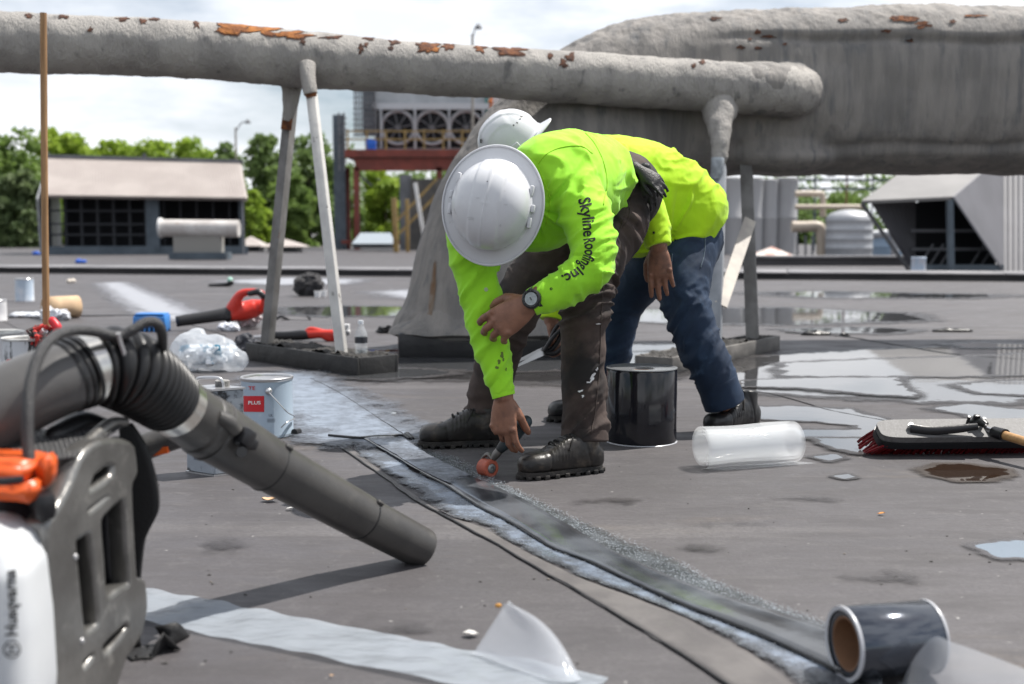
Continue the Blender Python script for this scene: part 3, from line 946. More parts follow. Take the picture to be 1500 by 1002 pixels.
# ---- barrel-hood vent in front of it
e = empty('roof_vent', (*G(288, 378)[:2], 0), 'white barrel-topped roof vent with rust streaks on a grey plinth', 'roof vent')
d = 34.5
b = B(); b.tube([W(237, 334, d), W(350, 335, d)], W(0, 321, d)[2] - W(0, 333.5, d)[2], 28, 2); b.obj('barrel_hood', mat('weathered_hood', (.60, .58, .56), .5, col2=(.46, .43, .41), nscale=2.0, col3=(.24, .10, .05), n3scale=3.5, n3=(.60, .70)), e)
b = B(); b.tube([W(234, 333.6, d), W(237.5, 333.6, d)], .29, 28, 2); b.obj('end_plate', M_white, e)
b = B(); pb(b, 254, 345, 322, 372, d - 0.1, 0.5); b.obj('plinth', mat('vent_plinth', (0.28, 0.27, 0.25), .8), e, False)
b = B(); pb(b, 247, 370, 330, 380, d - 0.25, 0.8); b.obj('base_flashing', M_steelblue, e, False)
# ---- pyramid vents
def pyramid_vent(px, ytop, yeave, ybase, w, d, m, label, grp=None):
    c = W(px, ybase, d); c[2] = 0
    e = empty('pyramid_vent', c, label, 'roof vent', grp)
    hw = w / 2 / FPX * d
    z0 = W(px, yeave, d)[2]; z1 = W(px, ytop, d)[2]
    b = B(); x, y = c[0], c[1]
    v = [(x - hw, y - hw, z0), (x + hw, y - hw, z0), (x + hw, y + hw, z0), (x - hw, y + hw, z0), (x, y, z1)]
    b.add(v, [(0, 1, 4), (1, 2, 4), (2, 3, 4), (3, 0, 4), (3, 2, 1, 0)]); b.obj('hood', m, e, False)
    b = B(); b.box((x, y, z0 / 2), (hw * 1.35, hw * 1.35, max(z0, 0.02))); b.obj('base', M_dark, e, False)
pyramid_vent(368, 346, 360, 366, 46, 52, M_cream, 'small pale pyramid vent right beside the left roof monitor')
pyramid_vent(418, 350, 361, 367, 62, 50, M_cream, 'wide pale pyramid vent between the pipe trestle legs')
pyramid_vent(1130, 361, 374, 386, 54, 29.5, mat('rust_white_hood', (0.62, 0.58, 0.54), .6, col2=(0.32, 0.09, 0.05), nscale=1.6, namt=(0.45, 0.6)), 'pyramid vent with red-stained hood near the silos')
# ---- lamp posts
def lamp(pole_px, ytop, d, arm, label, zb):
    p = W(pole_px, ytop, d)
    e = empty('light_pole', (p[0], d, zb), label, 'light pole')
    b = B(); b.tube([(p[0], d, zb), (p[0], d, p[2])], [0.075, 0.05], 8); b.obj('pole', mat('weathered_pole', (0.30, 0.27, 0.24), .8), e)
    b = B(); b.tube([(p[0], d, p[2] - 0.2), (p[0] + arm * 0.5, d, p[2] + 0.25), (p[0] + arm, d, p[2] + 0.3)], 0.035, 6, 8); b.obj('arm', M_galv, e)
    b = B(); b.lathe([(0.05, 0.07), (0.09, 0.03), (0.16, -0.09), (0.15, -0.13), (0.03, -0.14)], 12, (p[0] + arm, d, p[2] + 0.35)); b.obj('lamp_head', M_grime, e)
lamp(345, 187, 62, 0.65, 'weathered light pole with lamp behind the left roof monitor', -7)
lamp(692, 50, 50, 0.25, 'thin galvanised lamp post rising above the insulated pipe', -7)
# ---- cooling plant on its red platform
e = empty('cooling_plant', (W(600, 250, 60)[0], 60, 0), 'grey three-fan cooling plant on a red steel platform with yellow rails', 'cooling tower')
d = 60
b = B(); pb(b, 549, 120, 713, 219, d + 0.8, 4.0); b.obj('casing', M_galv, e, False)
b = B(); pb(b, 545, 151, 716, 160, d + 0.45, 0.5); b.obj('header_band', mat('pale_band', (0.50, 0.52, 0.55), .5), e, False)
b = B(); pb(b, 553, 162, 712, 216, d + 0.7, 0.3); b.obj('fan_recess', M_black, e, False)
for fx in (583, 633, 683):
    c = W(fx, 187, d + 0.62)
    ringr = 24 / FPX * d
    f_ = B(); TH = np.linspace(0, 2 * np.pi, 33)
    f_.tube([(c[0] + math.cos(t) * ringr, c[1], c[2] + math.sin(t) * ringr) for t in TH], 0.09, 8, 33, cap=None)
    fr = f_.obj('fan_ring', M_galv, e)
    for k in range(8):
        t = k * math.pi / 4 + 0.2
        b = B(); b.bar(c, c + np.array([math.cos(t), 0, math.sin(t)]) * ringr, 0.05, 0.14, up=(0, 1, 0)); b.obj('fan_blade', M_grime, fr, False)
    b = B(); b.lathe([(0.14, -.1), (0.14, .1)], 12, c, Matrix.Rotation(R(90), 3, 'X')); b.obj('fan_hub', M_grime, fr)
for fx in (558, 608, 658, 708):
    b = B(); pb(b, fx - 1.5, 160, fx + 1.5, 218, d + 0.4, 0.25); b.obj('frame_post', M_galv, e, False)
b = B(); pb(b, 505, 219, 740, 230, d - 1.2, 5.5); b.obj('platform_deck', M_redsteel, e, False)
b = B(); pb(b, 520, 232, 735, 250, d - 1.0, 0.25); b.obj('front_girder', M_redsteel, e, False)
b = B(); pb(b, 520, 232, 735, 250, d + 3.2, 0.25); b.obj('rear_girder', M_redsteel, e, False)
for (x0, x1, y0, mm_, dd) in ((490, 504, 168, M_steelblue, 0), (506, 511, 245, M_redsteel, .5), (519, 525, 245, M_redsteel, -1), (640, 647, 245, M_redsteel, -1), (720, 728, 245, M_redsteel, -1)):
    b = B(); pb(b, x0, y0, x1, 368, d + dd, 0.4); b.obj('column', mm_, e, False)
b = B(); pb(b, 500, 352, 660, 357, d - 0.6, 0.3); b.obj('ground_beam', M_redsteel, e, False)
for k in range(8):
    x = 519 + k * 4.2
    b = B(); pb(b, x, 122, x + 1.4, 200, d + 0.2, 0.06); b.obj('ladder_cage_bar', M_grime, e, False)
for y in range(126, 200, 8):
    b = B(); pb(b, 517, y, 550, y + 1.4, d + 0.15, 0.06); b.obj('ladder_cage_hoop', M_grime, e, False)
b = B(); pb(b, 531, 122, 547, 196, d + 1.0, 0.8); b.obj('duct_riser', M_steelblue, e, False)
for y in (191, 203):
    b = B(); pb(b, 506, y, 735, y + 2.2, d - 1.1, 0.06); b.obj('handrail', M_yellow, e, False)
for x in range(508, 735, 28):
    b = B(); pb(b, x, 190, x + 2.4, 220, d - 1.12, 0.06); b.obj('rail_post', M_yellow, e, False)
for x in (496, 503):
    b = B(); pb(b, x, 165, x + 1.6, 250, d - 0.9, 0.06); b.obj('stair_post', M_grime, e, False)
for k in range(9):
    b = B(); pb(b, 493, 172 + k * 8, 507, 173.3 + k * 8, d - 0.8, 0.3); b.obj('stair_tread', M_grime, e, False)
b = B(); b.bar(W(521, 252, d), W(545, 272, d), 0.12, 0.12); b.obj('knee_brace', M_grime, e, False)
o = B().lathe([(0.0, 0), (0.27, 0), (0.28, 0.25), (0.29, 0.27), (0.28, 0.3), (0.28, 0.5), (0.0, 0.52)], 20, W(543, 219, d - 0.9)).obj('barrel', M_blue)
tag(o, 'blue drum on the cooling plant platform', 'drum')
e = empty('process_pipes', (W(716, 200, 61)[0], 61, 0), 'orange and teal pipe stack on a white panel beside the cooling plant', 'pipes')
b = B(); pb(b, 716, 120, 760, 300, 62, 0.3); b.obj('panel', mat('white_panel', (0.68, 0.68, 0.68), .6), e, False)
b = B(); pb(b, 711, 120, 715, 368, 60.6, 0.2); b.obj('teal_riser', mat('teal_paint', (0.04, 0.16, 0.15), .5), e, False)
b = B(); b.tube([W(719, 120, 61), W(719, 368, 61)], 0.09, 10); b.tube([W(711, 149, 60.9), W(722, 149, 60.9)], 0.09, 8); b.obj('orange_riser', mat('orange_paint', (0.55, 0.16, 0.05), .5), e)
# posts and braces under the plant
for k, (x0, y0, x1, y1, m, w, lab) in enumerate([(577, 290, 583, 356, M_yellow, .22, 'thick yellow guard post standing free under the cooling plant'), (596, 292, 600, 354, M_yellow, .16, 'thin yellow guard post beside the white strut under the cooling plant'),
                                  (608, 268, 619, 336, M_white, .16, 'leaning white strut under the cooling plant')]):
    dd = 50 + k
    b = B(); q0 = W(x0, y0, dd); q1 = W(x1 - (3 if m is M_yellow else 0), y1, dd); q1 = q0 + (q1 - q0) * (q0[2] / (q0[2] - q1[2])); b.bar(q0, q1, w, w, bev=0.02)
    o = b.obj('guard_post' if m is M_yellow else 'strut', m, None, True); tag(o, lab, 'post')
e = empty('gantry', (W(640, 300, 56)[0], 56, 0), 'dark steel gantry with yellow diagonal stair rails beside the duct', 'gantry')
b = B(); pb(b, 602, 262, 660, 366, 57, 0.5); b.obj('screen', mat('dark_steel_screen', (0.07, 0.068, 0.066), .8, col2=(0.12, .11, .10), nscale=1.5), e, False)
for (a0, a1) in (((575, 330), (640, 262)), ((585, 342), (645, 280))):
    b = B(); b.bar(W(*a0, 55.5), W(*a1, 55.5), 0.12, 0.12); b.obj('stair_rail', M_yellow, e, False)
b = B(); pb(b, 586, 256, 602, 366, 57.3, 0.4); b.obj('column', M_grime, e, False)
o = B().prism([W(515, 357, 52), W(580, 357, 52), W(572, 341, 54), W(528, 341, 54)], (0, 0.4, -0.2)).obj('shed_roof', mat('pale_blue_sheet', (0.28, 0.32, 0.36), .5), None, False)
tag(o, 'low pale blue shed roof under the cooling plant', 'shed')
# ---- silos and tanks on the right
def silo(px, w, ytop, d, m, label, dome=0.25, grp=None, bands=6, name='silo'):
    c = W(px, 375, d); r = w / 2 / FPX * d; zt_ = W(px, ytop, d)[2]
    e = empty(name, (c[0], d, 0), label, name.split('_')[-1], grp)
    prof = [(r, 0)]
    for k in range(bands):
        z0 = zt_ * (k + 0.98) / bands; prof += [(r, z0 - 0.05), (r * 1.02, z0 - 0.03), (r * 1.02, z0), (r, z0 + 0.02)]
    b = B(); b.lathe(prof, 32, (c[0], d, 0)); b.obj('shell', m, e)
    pr = [(r * math.cos(t), zt_ + 0.02 + r * dome * math.sin(t)) for t in np.linspace(0, math.pi / 2, 8)]
    b = B(); b.lathe(pr[:-1] + [(0.001, pr[-1][1])], 32, (c[0], d, 0)); b.obj('cap', m, e)
    return e
M_silo = mat('silo_sheet', (0.40, 0.40, 0.41), 0.55, col2=(0.33, 0.33, 0.34), nscale=0.7, stretch=(3, 3, 0.3))
for i, (px_, w, yt, lab) in enumerate([(1020, 70, 258, 'broad pale silo behind the bent worker\'s hips'), (1068, 44, 262, 'pale silo behind the rusted post'), (1101, 30, 262, 'narrow pale silo between the trestle brace and its right leg'), (1124, 26, 264, 'narrow pale silo second from the pipe rack'), (1149, 34, 262, 'pale silo next to the pipe rack')]):
    silo(px_, w, yt, 44 + 0.3 * i, M_silo, lab, 0.1, 'pale silos', 2)
silo(1243, 67, 322, 40, M_galv, 'galvanised domed tank with a rounded lid beside the pipes', 0.42, None, 4, 'domed_tank')
silo(1300, 46, 346, 43, mat('blue_tank', (0.28, 0.38, 0.50), .5), 'low pale blue tank beside the right roof monitor', 0.15, None, 2, 'low_tank')
e = empty('process_piping', (W(1185, 375, 41)[0], 41, 0), 'tan clad process pipes with elbows left of the domed tank', 'pipes')
def ppipe(pts, d, rpx, m=M_tan, name='pipe'):
    b = B(); b.tube([W(x, y, d) for x, y in pts], rpx / FPX * d, 12, len(pts) * 6); b.obj(name, m, e)
ppipe([(1160, 332), (1180, 332), (1197, 332), (1203, 340), (1204, 376)], 41, 8)
ppipe([(1165, 303), (1265, 303)], 42, 3.5)
ppipe([(1165, 284), (1198, 284), (1205, 288), (1205, 318)], 42.5, 4.5)
ppipe([(1265, 345), (1300, 342), (1310, 346), (1311, 375)], 41.5, 6, M_galv)
for x in (1168, 1180, 1190):
    ppipe([(x, 345), (x, 376)], 40.8, 1.6, M_grime, 'riser')
e = empty('pipe_rack', (W(1220, 375, 55)[0], 55, 0), 'grey steel pipe rack with red columns behind the domed tank', 'pipe rack')
for y in (250, 262, 275):
    b = B(); pb(b, 1155, y, 1310, y + 3, 55, 0.2); b.obj('beam', M_steelblue, e, False)
for x, m in ((1166, M_grime), (1192, M_steelblue), (1238, M_redsteel), (1276, M_grime)):
    b = B(); pb(b, x, 240, x + 4.5, 372, 55.3, 0.2); b.obj('column', m, e, False)
for x in (1180, 1215, 1255):
    b = B(); pb(b, x, 248, x + 10, 258, 54.9, 0.5); b.obj('junction_box', M_grime, e, False)
# ---- right roof monitor
e = empty('hooded_roof_monitor', (*G(1400, 400)[:2], 0), 'grey ribbed roof monitor with a big dark sloping mouth beyond the puddles', 'roof monitor')
M_rib = mat('grey_ribbed_sheet', (0.135, 0.135, 0.15), 0.6, col2=(0.11, 0.11, 0.122), nscale=0.8)
M_hood = mat('weathered_hood_sheet', (0.235, 0.228, 0.225), 0.6, col2=(0.19, 0.185, 0.183), nscale=0.6)
A_, B_, C_, D_ = W(1262, 294, 22.4), W(1394, 288, 22.0), W(1470, 225, 25.0), W(1352, 228, 25.3)
b = B(); b.prism([A_, B_, C_, D_], (0, 0.02, -0.06)); b.obj('hood_roof', M_hood, e, False)
def ribbed(q, n, name, m, amp=0.06):
    q = [np.asarray(p) for p in q]
    nr = unit(np.cross(q[1] - q[0], q[3] - q[0]))
    P = []
    for s in np.linspace(0, 1, 4):
        row = []
        for i in range(n * 4 + 1):
            t = i / (n * 4)
            p = (q[0] * (1 - t) + q[1] * t) * (1 - s) + (q[3] * (1 - t) + q[2] * t) * s
            row.append(p + nr * amp * (1 if i % 4 < 2 else -1) * 0.5)
        P.append(row)
    b = B(); b.grid(P); o = b.obj(name, m, e, False); o.modifiers.new('t', 'SOLIDIFY').thickness = 0.02
gF = G(1470, 400); gH = G(1640, 399)
ribbed([gF, gH, W(1640, 225, 25.0), C_], 22, 'side_wall', M_rib, .025)
b = B(); b.prism([gF, B_, C_], (0.05, 0.02, 0)); b.obj('cheek_wall', M_rib, e, False)
gA = G(1334, 400)
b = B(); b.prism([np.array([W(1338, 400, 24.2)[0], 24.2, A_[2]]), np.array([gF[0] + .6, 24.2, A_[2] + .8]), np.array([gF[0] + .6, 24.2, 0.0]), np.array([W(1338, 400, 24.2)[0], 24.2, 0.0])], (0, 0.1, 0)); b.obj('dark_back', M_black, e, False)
ribbed([W(1338, 396, 23.3), W(1339, 396, 23.4), W(1339, 292, 23.8), W(1274, 296, 22.8)], 9, 'reveal_panel', M_rib)
b = B(); b.bar(A_ + (0, 0, -.04), gA + (0, 0.1, 0.05), 0.06, 0.06); b.obj('edge_angle', M_dark, e, False)
b = B(); b.bar(B_ + (0, .1, -.04), W(1393, 396, 22.1), 0.13, 0.10); b.obj('post', M_steelblue, e, False)
for y in (338, 365):
    b = B(); b.bar(W(1334, y, 23.2), W(1450, y, 23.2), 0.05, 0.06); b.obj('transom', M_grime, e, False)
for x in (1345, 1360, 1375, 1420, 1435):
    b = B(); b.bar(W(x, 392, 23.6), W(x + 22, 358, 23.8), 0.03, 0.03); b.obj('louvre_brace', M_grime, e, False)
b = B(); b.bar(gA + (0.1, 0, .08), gF + (0, 0.05, .08), 0.1, 0.16); b.obj('base_curb', M_steelblue, e, False)
o = B().lathe([(0, 0), (.13, 0), (.135, .02), (.13, .04), (.13, .3), (.138, .31), (.13, .33), (0, .33)], 20, G(1345, 403)).obj('paint_can', mat('pale_blue_can', (.45, .55, .68), .4, col2=(.6, .62, .68), nscale=7)); tag(o, 'pale blue can by the mouth of the right roof monitor', 'can')
# ================================================================== PIPE, DUCT, TRESTLES
def bvh_of(o):
    vv, _ = getv(o.data)
    return BVHTree.FromPolygons([Vector(p) for p in vv], [list(p.vertices) for p in o.data.polygons])
def hitpt(bv, px, py, lift):
    for k in range(60):
        r = Vector(ray(px, py + k * 0.7)).normalized()
        h, n, _, _ = bv.ray_cast(Vector((0, 0, CAMH)), r)
        if h is not None:
            if n.dot(r) > 0: n = -n
            return np.array(h + n * lift)
    return None
def px_blob(name, bv, px, py, wpx, hpx, m, parent, lift=0.003, seed=0, jag=0.35, n=22, rings=4, ang=0.0):
    """a small irregular patch lying on a surface"""
    P = []
    ca, sa = math.cos(ang), math.sin(ang)
    for k in range(n):
        t = 2 * math.pi * k / n
        q = 1 + jag * mn.noise((math.cos(t) * 1.5 + seed * 3.1, math.sin(t) * 1.5, seed)) * 1.6 + jag * 0.5 * mn.noise((math.cos(t) * 5, math.sin(t) * 5, seed + 9))
        P.append((wpx / 2 * math.cos(t) * q, hpx / 2 * math.sin(t) * q))
    V = []; F = []
    c = hitpt(bv, px, py, lift)
    if c is None: return None
    V.append(c)
    for r_ in range(1, rings + 1):
        for (x, y) in P:
            x2, y2 = x * r_ / rings, y * r_ / rings
            h = hitpt(bv, px + x2 * ca - y2 * sa, py + x2 * sa + y2 * ca, lift)
            V.append(h if h is not None else c)
    for j in range(n):
        F.append((0, 1 + j, 1 + (j + 1) % n))
    for r_ in range(rings - 1):
        for j in range(n):
            a = 1 + r_ * n + j; b_ = 1 + r_ * n + (j + 1) % n
            F.append((a, a + n, b_ + n, b_))
    me = mesh(name, V, F)
    return link(name, me, m, parent, True)
def px_patch(name, bv, quad, m, parent, lift=0.0012, nu=14, nv=6):
    q = [np.array(p, float) for p in quad]
    P = []
    for i in range(nv + 1):
        s = i / nv
        row = []
        for j in range(nu + 1):
            t = j / nu
            p = (q[0] * (1 - t) + q[1] * t) * (1 - s) + (q[3] * (1 - t) + q[2] * t) * s
            row.append(hitpt(bv, p[0], p[1], lift))
        P.append(row)
    b = B(); b.grid(P)
    return b.obj(name, m, parent, True, ang=None)

M_foam = mat('weathered_foam_coating', (0.40, 0.378, 0.352), 0.75, col2=(0.295, 0.28, 0.265), nscale=2.2, bump=0.9, bscale=42, bdist=0.016, bdetail=8,
             stretch=(2.2, 2.2, 0.7), col3=(0.16, 0.155, 0.152), n3scale=7.0, n3=(0.56, 0.74))
M_foamduct = mat('streaked_foam_coating', (0.245, 0.228, 0.212), 0.75, col2=(0.165, 0.157, 0.150), nscale=2.0, bump=0.5, bscale=9, bdist=0.02, bdetail=8,
                 stretch=(4.5, 4.5, 0.55), col3=(0.13, 0.13, 0.132), n3scale=3.2, n3=(0.53, 0.72))
M_rust = mat('rust_patch', (0.20, 0.075, 0.028), 0.9, col2=(0.07, 0.028, 0.018), nscale=22, bump=0.8, bscale=60, bdist=0.01)
M_orange = mat('exposed_orange_foam', (0.38, 0.145, 0.035), 0.9, col2=(0.17, 0.06, 0.02), nscale=14, bump=0.9, bscale=50, bdist=0.01)
M_hole = mat('dark_scab', (0.045, 0.025, 0.02), 0.9, col2=(0.11, 0.045, 0.025), nscale=40)
def foam_disp(amp, fine, seed):
    def f(V, D, C):
        sh = V.shape
        P = V.reshape(-1, 3)
        nrm = D.reshape(-1, 3) / (np.linalg.norm(D.reshape(-1, 3), axis=1)[:, None] + 1e-9)
        k = fbm(P, 2.0, 3, seed) * amp * .6 + fbm(P, 14.0, 4, seed + 20) * fine * .8
        return (P + nrm * k[:, None]).reshape(sh)
    return f
pp = [(-140, 54, 6.4), (0, 61, 6.5), (120, 66, 6.56), (220, 69, 6.62), (330, 76, 6.7), (450, 88, 6.78), (600, 99, 6.9), (800, 111, 7.02), (1000, 124, 7.18), (1105, 130, 7.26), (1160, 135, 7.38), (1190, 140, 7.75)]
P_pipe = Ws(pp)
e_pipe = empty('insulated_pipe', (P_pipe[5][0], P_pipe[5][1], 0), 'long grey foam-coated pipe with rusty scabs, sagging towards the big duct', 'pipe')
r_pipe = np.array([.165, .165, .163, .160, .157, .160, .152, .150, .150, .152, .158, .16])
b = B(); b.tube(P_pipe, r_pipe, 56, 420, ref=(0, 0, 1), disp=foam_disp(0.016, 0.007, 3.0)); pipe = b.obj('coating', M_foam, e_pipe, ang=None)
bv = bvh_of(pipe)
for i, (x, y, w, h, m) in enumerate([(338, 42, 46, 12, M_orange), (385, 45, 52, 9, M_orange), (428, 51, 48, 9, M_orange), (132, 44, 7, 7, M_hole), (288, 36, 6, 8, M_hole), (210, 32, 7, 6, M_hole), (180, 28, 16, 3, M_hole), (228, 28, 14, 3, M_hole),
        (443, 60, 7, 8, M_hole), (627, 69, 36, 11, M_rust), (632, 73, 20, 6, M_orange), (657, 67, 16, 7, M_rust), (704, 71, 19, 10, M_rust), (748, 74, 42, 10, M_rust), (726, 70, 10, 4, M_hole),
        (825, 94, 9, 10, M_hole), (835, 83, 11, 6, M_hole), (806, 82, 5, 6, M_hole), (577, 62, 12, 5, M_hole), (541, 56, 14, 4, M_hole), (529, 71, 6, 7, M_hole), (572, 71, 5, 5, M_hole), (537, 66, 4, 6, M_hole), (485, 55, 22, 3, M_hole), (1016, 96, 5, 4, M_hole), (1029, 92, 8, 4, M_hole), (94, 25, 12, 4, M_hole), (42, 23, 10, 4, M_hole)]):
    (px_blob('rust_scab', bv, x, y, w * 1.12 + 1, h * 1.2 + 1, M_hole, e_pipe, 0.0025, i + 1, 0.75, 34), px_blob('rust_scab', bv, x, y, w, h, m, e_pipe, 0.0045, i + 1, 0.75, 34))  # darker rim under each rust scab imitates a shaded recess
# ---- big duct
def superring(c, S, N, a, bq, n=64, p=2.8):
    th = np.linspace(0, 2 * np.pi, n, endpoint=False)
    cs, sn = np.cos(th), np.sin(th)
    x = np.sign(cs) * np.abs(cs) ** (2 / p); y = np.sign(sn) * np.abs(sn) ** (2 / p)
    return np.asarray(c)[None] + x[:, None] * a * np.asarray(S)[None] + y[:, None] * bq * np.asarray(N)[None]
def loft(rings, cap=True):
    n = len(rings[0])
    V = np.vstack(rings); F = []
    for i in range(len(rings) - 1):
        for j in range(n):
            j2 = (j + 1) % n
            F.append((i * n + j, i * n + j2, (i + 1) * n + j2, (i + 1) * n + j))
    if cap:
        F.append(tuple(range(n))[::-1]); F.append(tuple((len(rings) - 1) * n + j for j in range(n)))
    return V, F
dk = np.array([(728, 489, 7.32, 158, .54), (730, 478, 7.32, 150, .52), (734, 450, 7.33, 139, .50), (750, 380, 7.38, 136, .49), (786, 300, 7.46, 134, .48), (844, 222, 7.58, 131, .47), (930, 165, 7.75, 124, .46), (1030, 143, 7.82, 116, .46), (1130, 138, 7.86, 112, .46), (1300, 137, 7.9, 112, .46), (1550, 136, 7.95, 113, .46), (1900, 134, 8.05, 116, .46)], float)
dk = catmull(dk, 130)
Cd = np.array([W(q[0], q[1], q[2]) for q in dk])
T = np.gradient(Cd, axis=0); T /= np.linalg.norm(T, axis=1)[:, None]
rings = []
for i in range(len(dk)):
    N = np.array([0, 1, 0]); S = unit(np.cross(T[i], N)); N = np.cross(S, T[i])
    if i < 12:
        w = i / 12; S = unit(S * w + np.array([-1, 0, 0]) * (1 - w)) if np.dot(S, (-1, 0, 0)) > 0 else unit(S * w + np.array([1, 0, 0]) * (1 - w))
        N = np.array([0, 1, 0]) if np.dot(N, (0, 1, 0)) > 0 else np.array([0, -1, 0])
    a = dk[i, 3] / FPX * dk[i, 2]
    rings.append(superring(Cd[i], S, N, a, dk[i, 4], 72, 2.7))
pv = loft(rings)
def ellipsoid(c, r, n=24, rot=None):
    bb = B(); bb.lathe([(math.sin(t), -math.cos(t)) for t in np.linspace(0.001, math.pi - 0.001, n // 2)], n, (0, 0, 0), cap=True)
    M = np.array(rot) if rot is not None else np.eye(3)
    v = (np.array(bb.v) * np.asarray(r)) @ M.T + np.asarray(c)
    return v, bb.f
bul = ellipsoid(W(1188, 135, 7.52), (0.40, 0.13, 0.32))
bul2 = ellipsoid(W(1130, 225, 7.6), (0.42, 0.2, 0.12))
ptail = tube(Ws([(1075, 129, 7.235), (1105, 130, 7.26), (1150, 134, 7.36), (1180, 139, 7.62), (1195, 141, 7.85)]), [.140, .154, .162, .17, .17], 32, 30, cap='flat')
me = fuse([pv, bul, bul2, ptail], 0.018, 9)
v, n = getv(me)
# long sagging seams and lumps of the sprayed coating
k = fbm(v, 1.6, 3, 2.0) * 0.016 + fbm(v, 7.0, 4, 9.0) * 0.004
zz = v[:, 2] + 0.05 * nz(v, 1.3, 4.0)
right = sstep(1.0, 2.0, v[:, 0])
zl = W(1300, 62, 7.5)[2]; zb_ = W(1300, 212, 7.5)[2]
k += right * (0.03 * sstep(zl - 0.02, zl + 0.05, zz) - 0.02 * np.exp(-((zz - zl) / 0.02) ** 2))
k += right * (0.02 * sstep(zb_ + 0.03, zb_ - 0.05, zz) - 0.015 * np.exp(-((zz - zb_) / 0.03) ** 2))
top = sstep(0.3, 0.9, n[:, 2])
k += top * fbm(v, 16.0, 4, 33.0) * 0.010
setv(me, v + n * k[:, None])
e_duct = empty('insulated_duct', (*W(730, 500, 7.3)[:2], 0), 'massive grey foam-coated duct curving down to a black roof curb behind the workers', 'duct')
duct = link('coating', me, M_foamduct, e_duct)
bv = bvh_of(duct)
for i, (x, y, w, h, m) in enumerate([(1320, 28, 40, 10, M_rust), (1352, 37, 24, 9, M_rust), (1395, 32, 9, 5, M_hole), (1332, 60, 12, 6, M_hole), (1110, 47, 9, 6, M_hole), (1048, 28, 16, 5, M_hole), (1085, 69, 11, 7, M_hole), (1110, 71, 10, 5, M_hole), (1125, 54, 20, 5, M_hole), (1150, 65, 6, 4, M_hole), (1235, 30, 14, 5, M_hole), (1098, 58, 6, 4, M_hole), (1298, 46, 14, 4, M_hole), (1430, 24, 30, 4, M_rust)]):
    px_blob('rust_scab', bv, x, y, w, h, m, e_duct, 0.006, i + 40, 0.5)
M_ruststreak = mat('rust_streak', (0.15, 0.085, 0.045), 0.85, col2=(0.22, 0.18, 0.145), nscale=9, stretch=(3, 3, 0.5))
px_blob('rust_streak', bv, 634, 425, 6, 110, M_ruststreak, e_duct, 0.004, 71, 0.5, 40, 4, 0.10)
px_blob('rust_streak', bv, 628, 474, 14, 26, M_ruststreak, e_duct, 0.004, 72, 0.4)
# skirt and curb
def rect(cx, cy, hx, hy, z): return [np.array([cx - hx, cy - hy, z]), np.array([cx + hx, cy - hy, z]), np.array([cx + hx, cy + hy, z]), np.array([cx - hx, cy + hy, z])]
cb = W(735, 500, 7.3)
rs = []
for (a_, bq, z) in ((.52, .46, .30), (.565, .50, .22), (.66, .55, .155), (.67, .56, .135), (.63, .53, .12)):
    c0 = np.array([cb[0] - 0.02, 7.31, z])
    rg = superring(c0, (1, 0, 0), (0, 1, 0), a_, bq, 96, 4.5)
    rg[:, 2] += nz(rg, 9.0, 3.0) * 0.012
    rg[:, :2] += (np.stack([nz(rg, 6.0, 5.0), nz(rg, 6.0, 8.0)], 1)) * 0.012
    rs.append(rg)
v_, f_ = loft(rs)
bb = B(); bb.add(v_, f_); bb.obj('skirt', M_foamduct, e_duct)
bb = B(); bb.box((cb[0] + 0.0, 7.31, 0.075), (1.22, 1.0, 0.15), bev=0.02); bb.obj('curb', mat('black_curb_membrane', (0.016, 0.016, 0.018), 0.4, col2=(0.03, 0.03, 0.032), nscale=5, bump=0.4, bscale=18, bdist=0.01), e_duct)

# ---- trestles
M_angle = mat('grey_angle_iron', (0.20, 0.195, 0.19), 0.6, col2=(0.13, 0.125, 0.12), nscale=7, bump=0.3, bscale=60, bdist=0.003, col3=(0.14, 0.06, 0.03), n3scale=12, n3=(0.63, 0.72))
M_paleangle = mat('flaking_white_angle_iron', (0.56, 0.55, 0.53), 0.6, col2=(0.46, 0.45, 0.44), nscale=7, bump=0.4, bscale=40, bdist=0.004, col3=(0.05, 0.045, 0.042), n3scale=16, n3=(0.63, 0.69))
M_blueangle = mat('blue_grey_angle_iron', (0.30, 0.32, 0.35), 0.6, col2=(0.22, 0.235, 0.26), nscale=6, col3=(0.22, 0.09, 0.03), n3scale=9, n3=(0.62, 0.72))
M_pitch = mat('rough_pitch', (0.020, 0.019, 0.018), 0.75, col2=(0.045, 0.042, 0.04), nscale=9, bump=1.0, bscale=30, bdist=0.03)
M_curb = mat('pitch_pan_wall', (0.012, 0.012, 0.013), 0.55, col2=(0.025, 0.024, 0.024), nscale=6, bump=0.5, bscale=20, bdist=0.01)
M_curbgrey = mat('grey_pan_wall', (0.17, 0.16, 0.15), 0.7, col2=(0.10, 0.095, 0.09), nscale=5, bump=0.4, bscale=20, bdist=0.01)
def angle_post(name, a, c, w, m, parent, side=(1, 0, 0)):
    a, c = np.asarray(a, float), np.asarray(c, float)
    d = unit(c - a); s = unit(np.asarray(side, float) - d * np.dot(side, d)); n = np.cross(d, s)
    b = B()
    t = 0.007
    M1 = Matrix((s, d, n)).transposed()
    b.box((a + c) / 2, (w, np.linalg.norm(c - a), t), rot=M1, bev=0.0015)
    b.box((a + c) / 2 + s * (w / 2 - t / 2) + n * (w / 2 + 0.0005 - t / 2 + t), (t, np.linalg.norm(c - a) - 0.002, w), rot=M1, bev=0.0015)
    return b.obj(name, m, parent)
